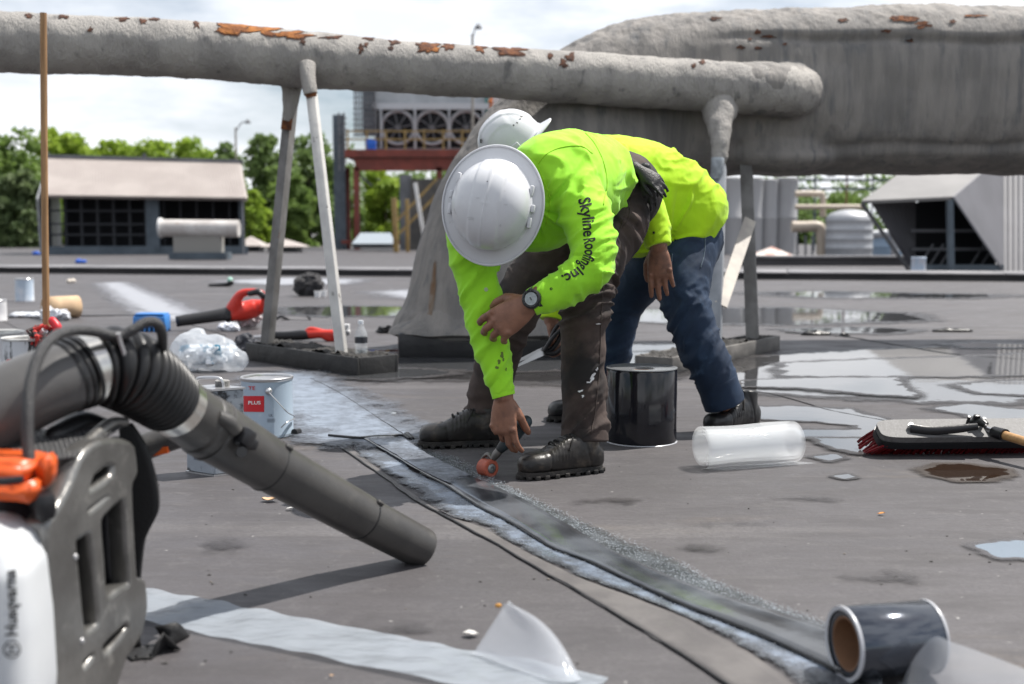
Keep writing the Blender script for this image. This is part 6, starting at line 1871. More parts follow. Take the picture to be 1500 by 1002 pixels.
def radial(me, c, r0, r1, k, amp, axis, seed, ph0=0.0):
    v, n = getv(me)
    c = np.asarray(c, float); axis = unit(axis)
    d = v - c; rr2 = np.linalg.norm(d, axis=1)
    e1 = unit(np.cross(axis, (0, 0, 1))); e2 = np.cross(axis, e1)
    a = np.arctan2(d @ e2, d @ e1) + nz(v, 8, seed) * .35
    w = sstep(r0, r0 + .02, rr2) * sstep(r1, r1 * .45, rr2)
    n1_ = nz(np.stack([np.cos(a) * k / 6.0, np.sin(a) * k / 6.0, rr2 * 2.0 + seed], 1), 1.0, seed)
    h = np.clip(1 - np.abs(n1_) * 3.0, 0, 1) ** 1.3
    setv(me, v + n * ((h - .3) * amp * w)[:, None])
def px_line(name, bv, pts, r, m, parent, lift=.0006, mm=60):
    C_ = catmull(np.array([[a, c, 0] for a, c in pts], float), mm)[:, :2]
    P = [hitpt1(bv, x, y, lift) for x, y in C_]
    P = [p for p in P if p is not None]
    if len(P) < 4: return None
    b = B(); b.tube(np.array(P), r, 5, len(P)); return b.obj(name, m, parent, ang=None)
def hitpt1(bv, px, py, lift):
    r = Vector(ray(px, py)).normalized()
    h, n, _, _ = bv.ray_cast(Vector((0, 0, CAMH)), r)
    if h is None: return None
    if n.dot(r) > 0: n = -n
    return np.array(h + n * lift)
def boot(name, heel, toe, parent, m, msole, lean=(0, 0), Lw=None, sh=.17):
    heel = np.array([*heel[:2], 0.0]); toe = np.array([*toe[:2], 0.0])
    X = unit(toe - heel); Y = np.array([-X[1], X[0], 0]); L = Lw or np.linalg.norm(toe - heel); k = L / .295
    q = lambda x, y, z: heel + X * x * k + Y * y * k + np.array([0, 0, z]) * k
    rg = []
    for (x, w, zc, h) in ((-.002, .014, .05, .02), (.006, .026, .052, .034), (.03, .036, .056, .050), (.08, .038, .064, .060), (.13, .041, .066, .060), (.17, .046, .058, .049), (.21, .049, .049, .037), (.245, .049, .047, .034), (.27, .043, .045, .031), (.287, .031, .042, .024), (.295, .014, .040, .012)):
        rg.append(superring(q(x, 0, zc), Y, (0, 0, 1), w * k, h * k, 40, 2.5))
    rg = [np.array([catmull(np.array([r_[j] for r_ in rg]), 40)[i] for j in range(40)]) for i in range(40)]
    sx_, sy_ = lean
    me = fuse([loft(rg), tube([q(.075, 0, .045), q(.068, 0, .07), q(.061 + sx_ * .6, sy_ * .6, sh * .82), q(.058 + sx_, sy_, sh)], np.array([.054, .050, .044, .044]) * k, 28, 20, ref=X, rb=np.array([.040, .040, .038, .038]) * k, cap='flat'),], .0048, 3)
    v, n = getv(me)
    # creases over the instep, toe-cap line
    U = (v - heel) @ X / k; zz_ = v[:, 2] / k
    cr = np.exp(-((U - .165) / .035) ** 2) * sstep(.05, .07, zz_)
    dsp = cr * (np.abs(np.sin(U * 260 + nz(v, 14, 2) * 2)) ** .7 - .6) * .0055 - .0035 * np.exp(-((U - .215 + .25 * (np.abs((v - heel) @ Y) / k)) / .004) ** 2) - .0030 * np.exp(-((U - .062 - .3 * (zz_ - .05)) / .003) ** 2)
    dsp += fbm(v, 30, 3, 4.0) * .0012
    v = v + n * dsp[:, None]; v[:, 2] = np.maximum(v[:, 2], .004); setv(me, v)
    o = link(name, me, m, parent)
    ol = []
    for t in np.linspace(0, 2 * math.pi, 48, endpoint=False):
        x = .147 - .152 * math.cos(t)
        w = np.interp(x, [-.005, .02, .08, .13, .20, .25, .285, .299], [.0, .034, .038, .038, .050, .049, .031, .0])
        ol.append((x, w * (1 if math.sin(t) >= 0 else -1) * min(1, abs(math.sin(t)) * 3.5)))
    b = B(); b.prism([q(x, y, .010) for x, y in ol], (0, 0, .014 * k)); b.obj('sole', msole, o, True, 35)
    b = B()
    for i in range(0, 48, 2):
        x, y = ol[i]
        if .115 < x < .135: continue
        b.box(q(x * .985 + .002, y * .92, .007), (.016 * k, .016 * k, .014 * k), rz=math.atan2(X[1], X[0]), bev=.002)
    for i in range(9):
        b.box(q(.02 + i * .03, 0, .007), (.016 * k, .055 * k, .0138 * k), rz=math.atan2(X[1], X[0]), bev=.002)
    b.obj('tread', msole, o, True, 35)
    b = B()
    for i in range(5):
        t = i / 4
        x = .175 - .070 * t; z = .106 + .020 * t
        b.tube([q(x + .004, -.028, z - .018), q(x + .008, -.012, z + .001), q(x + .006, .012, z + .001), q(x - .004, .028, z - .016)], .0032 * k, 6, 10)
    b.tube([q(.110, .0, .128), q(.122, .030, .118), q(.140, .046, .085)], .003 * k, 6, 10); b.tube([q(.110, .0, .128), q(.122, -.030, .118), q(.145, -.046, .090)], .003 * k, 6, 10)
    b.obj('laces', mat('black_lace', (.014, .013, .013), .8), o)
    return o
def hat_mat(name):
    return mat(name, (.62, .63, .655), .28, col2=(.585, .595, .62), nscale=9, bump=.05, bscale=40, bdist=.003, col3=(.42, .42, .43), n3scale=26, n3=(.66, .80), coat=.2)

M_skin = mat('tanned_skin', (.25, .12, .075), .5, col2=(.19, .088, .055), nscale=28, bump=.35, bscale=170, bdist=.002, subsurf=.08, col3=(.13, .065, .045), n3scale=22, n3=(.54, .72))
M_lime = mat('lime_jersey', (.335, .74, .030), .75, col2=(.30, .69, .030), nscale=9, bump=.18, bscale=520, bdist=.001, sheen=.15, spec=.25)
M_lime2 = mat('yellow_lime_jersey', (.44, .72, .014), .75, col2=(.39, .66, .014), nscale=9, bump=.18, bscale=520, bdist=.001, sheen=.15, spec=.25)
M_brown = mat('dusty_brown_trousers', (.070, .049, .042), .85, col2=(.038, .027, .024), nscale=9, bump=.3, bscale=420, bdist=.001, col3=(.016, .014, .014), n3scale=4.0, n3=(.47, .62))  # dark dirt blotches, spread wider to deepen shade on the legs
M_jean = mat('blue_denim', (.007, .018, .042), .8, col2=(.012, .031, .068), nscale=6, bump=.35, bscale=480, bdist=.001, col3=(.038, .075, .135), n3scale=17, n3=(.60, .76))
M_leather = mat('dusty_black_leather', (.012, .011, .011), .36, col2=(.022, .019, .017), nscale=10, bump=.25, bscale=140, bdist=.002, col3=(.10, .08, .062), n3scale=13, n3=(.50, .74))
M_leather2 = mat('black_leather', (.011, .011, .012), .34, col2=(.02, .02, .021), nscale=10, bump=.2, bscale=140, bdist=.002)
M_sole = mat('rubber_sole', (.010, .010, .010), .7, col2=(.035, .030, .027), nscale=18, bump=.3, bscale=90)
M_ink = mat('black_screen_print', (.012, .012, .012), .7)
M_seam = mat('lime_stitching', (.34, .66, .02), .8); M_seamb = mat('brown_stitching', (.06, .045, .04), .9); M_seamj = mat('denim_stitching', (.10, .13, .17), .9)

# ------------------------------------------------------------------ worker with the seam roller
w1 = empty('person', (*G(800, 690)[:2], 0), 'person in lime jersey and brown trousers bent double, pressing the seam with a hand roller', 'person')
laP = Ws([(822, 255, 3.44), (850, 300, 3.36), (866, 345, 3.30), (866, 390, 3.25), (835, 418, 3.24), (800, 434, 3.24), (782, 442, 3.24)])
raP = Ws([(712, 308, 3.40), (695, 352, 3.41), (697, 400, 3.42), (707, 450, 3.41), (721, 515, 3.39), (737, 577, 3.37)])
def trunk(spec, n=56, p=2.3, mm=60):
    C_ = catmull(np.array([W(*q[0]) for q in spec]), mm)
    par = catmull(np.array([[q[2], q[3], 0] for q in spec], float), mm)
    Ss = catmull(np.array([unit(q[1]) for q in spec]), mm)
    T_ = np.gradient(C_, axis=0)
    rg = []
    for i in range(mm):
        t = unit(T_[i]); s = unit(Ss[i] - t * np.dot(Ss[i], t)); nn = np.cross(t, s)
        rg.append(superring(C_[i], s, nn, par[i, 0], par[i, 1], n, p))
    return loft(rg)
tr = trunk([((872, 262, 3.74), (.30, -.92, .12), .145, .118), ((864, 264, 3.715), (.34, -.90, .15), .166, .134), ((850, 267, 3.67), (.40, -.88, .2), .172, .142), ((828, 272, 3.58), (.58, -.72, .32), .185, .155), ((798, 282, 3.49), (.72, -.5, .42), .19, .158), ((768, 292, 3.45), (.75, -.4, .45), .150, .125), ((745, 298, 3.42), (.75, -.4, .45), .085, .08)])
me = fuse([tr, tube(laP, [.092, .078, .068, .060, .054, .045, .036], 36, 70, cap='flat'), tube(raP, [.095, .078, .068, .058, .048, .032], 36, 70, cap='flat'),
           ellipsoid(W(842, 258, 3.46), (.08, .08, .08)), ellipsoid(W(785, 325, 3.50), (.13, .11, .09))], .0058, 5)
C0 = (0, -1, .1)
folds(me, [(laP, .075, .0, .36, .008, .040, (1.6, 0, .7), 2.0), (laP, .07, .36, .66, .008, .024, (.9, 0, -1.6), 4.0), (laP, .06, .62, .98, .010, .030, (.6, 0, 1.8), 6.0), (raP, .085, .0, .45, .014, .046, (1.8, 0, .8), 8.0), (raP, .06, .40, .99, .010, .036, (1.4, 0, 1.0), 10.0),
           (Ws([(890, 250, 3.75), (850, 240, 3.6), (800, 240, 3.45)]), .24, .0, 1.0, .014, .055, (.6, .2, 1.2), 12.0)], .0025, 9.0, 1.0)
radial(me, W(788, 305, 3.33), .012, .17, 13, .013, (0, -1, 0), 3.0)
radial(me, W(880, 285, 3.60), .01, .18, 11, .008, (0, -1, 0.1), 5.0, .6)
shirt1 = link('jersey', me, M_lime, w1)
bv1 = bvh_of(shirt1)
px_line('shoulder_seam', bv1, [(788, 240), (800, 226), (822, 216), (850, 214), (868, 225)], .0016, M_seam, shirt1)
px_line('shoulder_seam', bv1, [(788, 240), (795, 262), (806, 292), (800, 330)], .0016, M_seam, shirt1)
px_line('yoke_seam', bv1, [(858, 195), (872, 212), (884, 238), (889, 268), (884, 300)], .0018, M_seam, shirt1)
px_text('sleeve_print', 'Skyline', [(847, 292), (853, 318), (855, 347)], 25, shirt1, M_ink, shirt1, .0014, .020, seg=.12)
px_text('sleeve_print', 'Roofing', [(855, 350), (857, 366), (852, 381), (846, 388)], 24, shirt1, M_ink, shirt1, .0014, .020, seg=.12)
px_text('sleeve_print', 'Inc.', [(847, 390), (838, 397), (822, 404)], 21, shirt1, M_ink, shirt1, .0014, .020, seg=.12)
px_text('sleeve_mark', 'o', [(805, 424), (808.5, 425.5)], 8, shirt1, M_ink, shirt1, .0014, .02)
M_spot = mat('grey_paint_spot', (.40, .50, .30), .7)
px_blob('paint_spot', bv1, 712, 424, 6, 6, M_spot, shirt1, .0012, 3, .2, 14, 2)
for k, (x, y, w_, h_) in enumerate(((735, 520, 5, 9), (731, 530, 5, 7), (737, 527, 3, 5), (728, 538, 6, 4), (741, 541, 2, 6))):
    px_blob('tar_mark', bv1, x, y, w_, h_, mat('dark_smear', (.12, .18, .03), .8), shirt1, .0012, k + 9, .5, 12, 2)
for (path, r_, nm) in ((laP, .040, 'cuff'), (raP, .035, 'cuff')):
    a = np.array(path[-1]); t = unit(np.array(path[-1]) - np.array(path[-2]))
    b = B(); b.tube([a - t * .042, a - t * .038, a + t * .004, a + t * .007], [r_ * .98, r_ * 1.03, r_ * .98, r_ * .88], 32, 14, disp=foam_disp(.0, .003, 3)); b.obj(nm, M_lime, shirt1)
# trousers
llP = Ws([(902, 292, 3.80), (892, 345, 3.70), (866, 405, 3.60), (857, 450, 3.56), (854, 520, 3.55), (856, 590, 3.54), (857, 643, 3.52)])
rlP = Ws([(868, 318, 3.98), (810, 380, 3.95), (762, 440, 3.93), (738, 500, 3.94), (718, 565, 3.97), (706, 618, 3.98)])
pel = trunk([((926, 262, 3.93), (.25, -.95, .1), .13, .09), ((912, 275, 3.90), (.25, -.95, .1), .172, .132), ((894, 292, 3.86), (.25, -.95, .1), .178, .142), ((872, 312, 3.82), (.25, -.95, .1), .15, .11)])
me = fuse([pel, tube(llP, [.118, .098, .078, .070, .068, .068, .066], 40, 80, cap='flat'), tube(rlP, [.115, .10, .085, .074, .070, .062], 40, 70, cap='flat'), ellipsoid(W(916, 282, 3.82), (.095, .15, .115)), ellipsoid(W(900, 262, 3.79), (.10, .155, .082))], .0062, 5)
folds(me, [(llP, .10, .02, .36, .016, .036, (1.2, 0, 1.5), 20.0), (llP, .08, .36, .58, .017, .026, (.8, 0, -1.2), 22.0), (llP, .07, .58, 1.0, .015, .034, (1.6, 0, 1.2), 24.0), (rlP, .10, .05, .55, .010, .045, (1, 0, 1), 26.0), (rlP, .075, .55, 1.0, .010, .034, (1, 0, 1), 28.0)], .003, 8.0, 3.0)
radial(me, W(880, 300, 3.62), .01, .24, 16, .011, (0, -1, 0), 9.0)
tro1 = link('trousers', me, M_brown, w1)
bv = bvh_of(tro1)
px_line('side_seam', bv, [(930, 275), (914, 320), (896, 370), (884, 420), (880, 480), (878, 540), (872, 600), (866, 636)], .0018, M_seamb, tro1)
px_line('pocket_seam', bv, [(892, 300), (908, 296), (922, 305), (918, 325), (905, 340)], .0016, M_seamb, tro1)
for k, (x, y, w_, h_, a_) in enumerate(((868, 552, 7, 20, .5), (874, 541, 4, 9, .3), (862, 560, 7, 3, 0), (851, 573, 9, 4, -.3), (854, 580, 5, 4, .2), (877, 474, 9, 2, 0))):
    px_blob('paint_smear', bv, x, y, w_ * .75, h_ * .75, mat('white_paint', (.72, .72, .72), .6), tro1, .0015, k + 3, .7, 18, 3, a_)
for (path, r_, nm) in ((llP, .070, 'hem'), (rlP, .068, 'hem')):
    a = np.array(path[-1]); t = unit(np.array(path[-1]) - np.array(path[-2]))
    b = B(); b.tube([a - t * .03, a - t * .01, a + t * .006, a + t * .010], [r_ * .99, r_ * 1.03, r_ * 1.02, r_ * .9], 36, 14, disp=foam_disp(.006, .004, 5)); b.obj(nm, M_brown, tro1)
b = B(); b.tube([np.array(W(914, 245, 3.72)), W(925, 262, 3.74)], .004, 6); 
# boots
boot('boot', G(881, 690), G(781, 700), w1, M_leather, M_sole, (-.004, .0), .28, .118)
boot('boot', G(742, 652), G(618, 655), w1, M_leather, M_sole, (.0, .0), .30, .13)
# body
hc1 = W(722, 300, 3.33)
up1 = np.array([-.13, -.985, .02]); fr1 = np.array([.16, .0, .98])   # hat worn back to front: the visor side of the shell is up
fface = np.array([-.16, .05, -.98])
hd, HL, HM = head(hc1 + np.array([0, .045, 0]), up1, fface)
f_l = W(716, 486, 3.27) - W(778, 444, 3.235)
lw = W(776, 444.5, 3.235)
hl = hand(lw, f_l, (-.05, .93, -.35), -1, [(.22, .55, .40), (.30, .60, .40), (.38, .62, .40), (.46, .65, .4)], (.5, .5, .45), 1.20, .10)
rw = W(738, 582, 3.37)
hr = hand(rw, W(737, 640, 3.36) - rw, (.50, .85, -.1), 1, [(.22, .50, .30), (.30, .60, .40), (.55, .95, .6), (.7, 1.0, .6)], (.30, .10, .70), 1.08, .10)
core = [tube(Ws([(738, 292, 3.36), (790, 285, 3.46), (850, 275, 3.66), (895, 285, 3.82)]), [.055, .10, .11, .11], 24, 30, cap='round'), tube(laP, [.05, .05, .045, .040, .038, .032, .027], 20, 40, cap='round'), tube(list(raP) + [rw], [.05, .05, .045, .040, .034, .028, .027], 20, 40, cap='round'),
        tube(llP, [.08, .07, .055, .048, .048, .042, .036], 20, 40, cap='round'), tube(rlP, [.08, .07, .055, .048, .045, .036], 20, 40, cap='round'), tube([W(745, 296, 3.36), HL(0, -.02, -.02)], [.055, .055], 18, 6, cap='round')]
me = fuse(core + hd + hl + hr, .0036, 2)
body1 = link('body', me, M_skin, w1)
bv = bvh_of(body1)
# hard hat with full brim
def hat_full(c, up, fr, parent):
    up = unit(up); fr = unit(np.asarray(fr, float) - up * np.dot(fr, up)); sd = np.cross(fr, up)
    M = Matrix((sd, fr, up)).transposed()
    A = lambda x, y, z: np.asarray(c) + sd * x + fr * y + up * z
    mh = hat_mat('white_hat_shell')
    a, bq, h = .113, .126, .142
    P = []
    for i in range(40):
        t = i / 39 * math.pi / 2
        r_ = math.cos(t) ** .82; z = h * math.sin(t) ** .94
        row = []
        for j in range(96):
            ph = 2 * math.pi * j / 96
            x, y = a * r_ * math.cos(ph), bq * r_ * math.sin(ph)
            k = 0.0
            # raised centre panel with two shallow side steps
            rid = sstep(.042, .037, abs(x)) * sstep(.02, .05, z) * .0042
            k += float(rid)
            k += .0035 * math.exp(-(x / .003) ** 2) * float(sstep(.05, .08, z))
            q = A(x, y, z + .004); nn = unit(sd * x / a ** 2 + fr * y / bq ** 2 + up * z / h ** 2)
            row.append(q + nn * k)
        P.append(row)
    b = B(); b.grid(P, closed=True); hat = b.obj('hard_hat', mh, parent, ang=None)
    P = []
    for (r_, z) in ((.985, .012), (1.0, .006), (1.03, .003), (1.10, .0005), (1.2, -.003), (1.28, -.006), (1.335, -.007), (1.35, -.0045), (1.345, -.001), (1.30, .0005)):
        row = []
        for j in range(96):
            ph = 2 * math.pi * j / 96
            ex = 0.0
            q = A((a + (r_ - 1) * .092) * math.cos(ph), (bq + (r_ - 1) * .128) * math.sin(ph), z + .004 * math.cos(2 * ph) * (r_ > 1.05))
            row.append(q)
        P.append(row)
    b = B(); b.grid(P, closed=True); br_ = b.obj('brim', mh, hat, ang=None); md = br_.modifiers.new('t', 'SOLIDIFY'); md.thickness = .0025
    # accessory slots on the sides
    for sg in (1, -1):
        for y0, w_ in ((.058, .030), (.010, .022), (-.03, .030)):
            x0 = a * math.sqrt(max(0, 1 - (y0 / bq) ** 2))
            b = B(); b.box(A(sg * (x0 + .003), y0, .022), (.010, w_, .034), rot=M, bev=.0035, seg=3); b.obj('accessory_slot', mh, hat)
    # raised badge frame
    t0 = math.radians(38)
    for (x0, y0, x1, y1) in ((-.022, .080, -.018, .10), (.018, .080, .022, .10), (-.022, .078, .022, .081)):
        pts = []
        for (x, y) in ((x0, y0), (x1, y0), (x1, y1), (x0, y1)):
            s_ = 1 - (x / a) ** 2 - (y / bq) ** 2
            r_ = math.sqrt((x / a) ** 2 + (y / bq) ** 2); tt = math.acos(min(1, r_ ** (1 / .82)))
            pts.append(A(x, y, h * math.sin(tt) ** .94 + .004))
        cc_ = sum(pts) / 4
        nn = unit(np.cross(pts[1] - pts[0], pts[3] - pts[0])); nn = nn if np.dot(nn, up) > 0 else -nn
        b = B(); b.prism([p + nn * -.001 for p in pts], nn * .0048); b.obj('badge_frame', mh, hat, False)
    # inner band
    b = B(); b.lathe([(.90, -.004), (.90, .03), (.86, .03), (.86, -.004), (.90, -.004)], 48, c, M, cap=False, sx=a, sy=bq); b.obj('sweat_band', M_bplastic, hat)
    return hat
hat1 = hat_full(W(722, 301, 3.265), up1, (.18, 0, .98), w1)
bvq = bvh_of(hat1)
for k, (x, y, w_, h_) in enumerate(((714, 266, 2.0, 2.0), (690, 320, 9, 5), (741, 300, 5, 3), (700, 290, 7, 2), (733, 330, 3, 3))):
    px_blob('scuff', bvq, x, y, w_, h_, mat('grey_scuff', (.30, .30, .32) if k else (.03, .03, .03), .6) if k == 0 else mat('faint_scuff', (.52, .53, .55), .5), hat1, .0008, k + 4, .6, 14, 2)
# wristwatch
wd = unit(np.asarray(f_l)); wn = unit(-np.array([-.05, .93, -.35]) - wd * np.dot(-np.array([-.05, .93, -.35]), wd))
wc = lw - wd * .020
b = B(); b.tube([wc + (unit(np.cross(wd, wn)) * math.cos(t) * .0335 + wn * math.sin(t) * .0275) for t in np.linspace(0, 2 * math.pi, 33)], .004, 10, 33, rb=[.011] * 33, ref=tuple(wn), cap=None)
wt = B(); TH = np.linspace(0, 2 * math.pi, 48, endpoint=False)
sdv = unit(np.cross(wd, wn))
rows = []
for (o_, r_) in ((-.013, 1.0), (-.013, 1.10), (.013, 1.10), (.013, 1.0), (-.013, 1.0)):
    rows.append([wc + wd * o_ + (sdv * math.cos(t) * .0325 + wn * math.sin(t) * .0265) * r_ for t in TH])
wt.grid(rows, closed=True); watch = wt.obj('wristwatch', mat('black_resin', (.014, .014, .015), .35), w1)
Mw = Matrix((sdv, wd, wn)).transposed()
cc0 = wc + wn * .0265
b = B(); b.lathe([(.0005, .0), (.0262, .0), (.0282, .004), (.0270, .011), (.0232, .014), (.0195, .0125), (.0195, .011), (.0005, .011)], 40, cc0, Mw, cap=False); b.obj('case', mat('black_resin', (.014, .014, .015), .35), watch)
b = B(); b.lathe([(.0005, .0122), (.0180, .0122)], 32, cc0, Mw, cap=False); b.obj('dial', mat('grey_lcd', (.38, .42, .42), .2, col2=(.28, .31, .31), nscale=120), watch)
b = B()
for k in range(12):
    t = 2 * math.pi * k / 12
    b.box(cc0 + (sdv * math.cos(t) + wd * math.sin(t)) * .0215 + wn * .0145, (.0012, .003, .0008), rot=Mw @ Matrix.Rotation(t - math.pi / 2, 3, 'Z'))
b.box(cc0 + wn * .0128, (.010, .0045, .0006), rot=Mw); b.obj('dial_marks', mat('watch_marks', (.10, .11, .11), .4), watch)
for (a_, c_) in ((.85, .006), (-.85, .006), (.85, -.010), (-.85, -.010)):
    b = B(); b.tube([cc0 + sdv * .024 * math.copysign(1, a_) + wd * c_ + wn * .006, cc0 + sdv * .028 * math.copysign(1, a_) + wd * c_ + wn * .006], .003, 8); b.obj('button', MATS['black_resin'], watch)
# seam roller held in the right hand
rc_ = W(714, 690, 3.425)
e = empty('seam_roller', (*G(714, 703)[:2], 0), 'small hand seam roller with orange wheel pressed on the seam edge', 'roller')
axr = unit([.62, -.78, .05]); rc_[2] = .0275
Mr = Matrix((unit(np.cross((0, 0, 1), axr)), np.cross(axr, unit(np.cross((0, 0, 1), axr))), axr)).transposed()
b = B(); b.lathe([(.012, -.022), (.024, -.022), (.027, -.019), (.027, .019), (.024, .022), (.0155, .0225), (.0155, .018), (.012, .018)], 40, rc_, Mr, cap=False); b.obj('wheel', mat('orange_rubber_wheel', (.42, .095, .05), .55, col2=(.32, .08, .05), nscale=30, bump=.3, bscale=120), e)
b = B(); b.lathe([(.0005, .020), (.006, .0205), (.0065, .024), (.0115, .0235), (.014, .0215), (.014, .0175), (.0005, .0175)], 28, rc_, Mr, cap=False); b.obj('bearing', mat('grey_bearing', (.22, .22, .22), .35, metal=.6), e)
hA = W(722, 672, 3.42); hB = W(733, 658, 3.415); hC = W(770, 618, 3.43)
b = B(); b.tube([rc_ - axr * .026, rc_ - axr * .03 + np.array([0, 0, .02]), rc_ + np.array([.0, .005, .040]), hA], [.0045, .005, .006, .009], 8, 24); b.obj('yoke', mat('worn_steel', (.16, .15, .14), .4, metal=.7), e)
b = B(); b.tube([hA, hA * .5 + hB * .5, hB], [.010, .013, .012], 12, 10); b.obj('ferrule', MATS['worn_steel'], e)
b = B(); b.tube([hB, hB * .7 + hC * .3, hB * .4 + hC * .6, hC], [.014, .021, .023, .020], 14, 20, cap='round'); b.obj('handle', mat('dark_grip', (.012, .013, .014), .5, col2=(.02, .04, .05), nscale=14), e)
# gloves hanging from the back pocket
M_glove = mat('black_work_glove', (.014, .014, .016), .5, bump=.3, bscale=160)
for k, (a, c, n_, sd_, cu, lab) in enumerate((((946, 256, 3.68), (950, 306, 3.69), (0, 1, 0), 1, [(.2, .3, .2), (.1, .2, .2), (.3, .2, .2), (.4, .3, .2)], 'black work glove hanging straight down from the back pocket'),
                                         ((938, 250, 3.66), (962, 266, 3.645), (0, .8, -.6), -1, [(.1, .2, .2), (.3, .3, .2), (.2, .3, .3), (.5, .4, .3)], 'black work glove sticking out sideways from the back pocket'))):
    me = fuse(hand(W(*a), W(*c) - W(*a), n_, sd_, cu, (.4, .4, .2), .68, .12), .0042, 2)
    o = link('work_glove', me, M_glove); tag(o, lab, 'glove')

# ------------------------------------------------------------------ worker behind, with the shears
w2 = empty('person', (*G(980, 625)[:2], 0), 'person in yellow-lime jersey and blue jeans stooping behind, holding shears', 'person')
laQ = Ws([(888, 238, 4.17), (918, 270, 4.08), (945, 298, 4.04), (957, 328, 4.02), (964, 358, 4.0)])
raQ = Ws([(850, 262, 4.45), (834, 330, 4.42), (820, 400, 4.38), (812, 440, 4.34), (808, 466, 4.32)])
tr = trunk([((1028, 345, 4.42), (.1, -.97, .1), .15, .125), ((1010, 328, 4.41), (.1, -.97, .1), .19, .165), ((975, 298, 4.38), (.1, -.97, .1), .19, .178), ((935, 276, 4.35), (.1, -.97, .1), .195, .175), ((890, 258, 4.32), (.1, -.97, .1), .19, .150), ((845, 248, 4.30), (.1, -.97, .1), .17, .115), ((805, 240, 4.28), (.1, -.97, .1), .085, .075)])
me = fuse([tr, tube(laQ, [.088, .072, .060, .054, .044], 32, 50, cap='flat'), tube(raQ, [.085, .07, .058, .05, .044], 32, 50, cap='flat'), ellipsoid(W(930, 330, 4.38), (.15, .15, .12))], .0062, 5)
folds(me, [(laQ, .07, .0, .55, .010, .036, (1, 0, 1), 31.0), (laQ, .06, .5, 1.0, .007, .032, (1.2, 0, -1.0), 33.0), (Ws([(1030, 320, 4.3), (960, 280, 4.25), (880, 240, 4.25)]), .24, .0, 1.0, .011, .055, (.8, .3, 1.4), 35.0), (raQ, .06, .6, 1.0, .008, .030, (1, 0, 1), 36.0)], .003, 8.0, 7.0)
radial(me, W(985, 350, 4.20), .01, .25, 12, .012, (0, -1, 0), 7.0)
shirt2 = link('jersey', me, M_lime2, w2)
px_text('sleeve_print', 'Inc.', [(944, 290), (947, 302), (946, 318)], 14, shirt2, M_ink, shirt2, .0014, .014, seg=.12)
bv = bvh_of(shirt2)
px_blob('paint_spot', bv, 958, 341, 4, 4, M_ink, shirt2, .0014, 2, .3, 10, 2)
for (path, r_) in ((laQ, .047), (raQ, .047)):
    a = np.array(path[-1]); t = unit(np.array(path[-1]) - np.array(path[-2]))
    b = B(); b.tube([a - t * .045, a - t * .04, a + t * .002, a + t * .005], [r_ * .97, r_ * 1.02, r_ * .98, r_ * .86], 32, 14, disp=foam_disp(.0, .003, 3)); b.obj('cuff', M_lime2, shirt2)
llQ = Ws([(1008, 350, 4.36), (1000, 395, 4.28), (1003, 440, 4.22), (1022, 495, 4.20), (1045, 545, 4.19), (1060, 588, 4.20)])
rlQ = Ws([(968, 370, 4.55), (935, 412, 4.62), (908, 455, 4.66), (898, 515, 4.66), (892, 588, 4.64)])
pel = trunk([((1040, 340, 4.47), (.1, -.97, .1), .14, .09), ((1022, 345, 4.46), (.1, -.97, .1), .185, .125), ((1000, 355, 4.45), (.1, -.97, .1), .19, .14), ((975, 372, 4.45), (.1, -.97, .1), .15, .11)])
me = fuse([pel, tube(llQ, [.128, .108, .090, .080, .076, .066], 40, 70, cap='flat'), tube(rlQ, [.12, .10, .084, .076, .066], 40, 60, cap='flat'), ellipsoid(W(1020, 352, 4.40), (.10, .12, .13))], .0065, 5)
folds(me, [(llQ, .11, .02, .45, .011, .045, (1.2, 0, 1.5), 41.0), (llQ, .09, .40, .66, .013, .030, (1.2, 0, 1.0), 43.0), (llQ, .08, .64, .93, .017, .034, (1.0, 0, .8), 45.0), (rlQ, .09, .1, .9, .010, .040, (1, 0, 1), 47.0)], .003, 8.0, 9.0)
tro2 = link('jeans', me, M_jean, w2)
bv = bvh_of(tro2)
px_line('pocket_seam', bv, [(1030, 338), (1033, 352), (1031, 375), (1026, 392)], .002, M_seamj, tro2)
px_line('side_seam', bv, [(985, 372), (984, 395), (990, 420)], .002, M_seamj, tro2)
a = np.array(llQ[-1]); t = unit(np.array(llQ[-1]) - np.array(llQ[-2]))
b = B(); b.tube([a - t * .085, a - t * .08, a - t * .02, a + t * .010, a + t * .014], [.074, .076, .073, .072, .064], 40, 24, disp=foam_disp(.010, .005, 15)); b.obj('rolled_cuff', M_jean, tro2)
a = np.array(rlQ[-1]); t = unit(np.array(rlQ[-1]) - np.array(rlQ[-2]))
b = B(); b.tube([a - t * .05, a - t * .045, a + t * .004, a + t * .008], [.068, .070, .069, .06], 36, 16, disp=foam_disp(.006, .004, 16)); b.obj('hem', M_jean, tro2)
boot('boot', G(1108, 625), G(999, 644), w2, M_leather2, M_sole, (.0, .0), .285, .15)
boot('boot', G(908, 612), G(797, 618), w2, M_leather2, M_sole, (.0, .0), .30, .15)
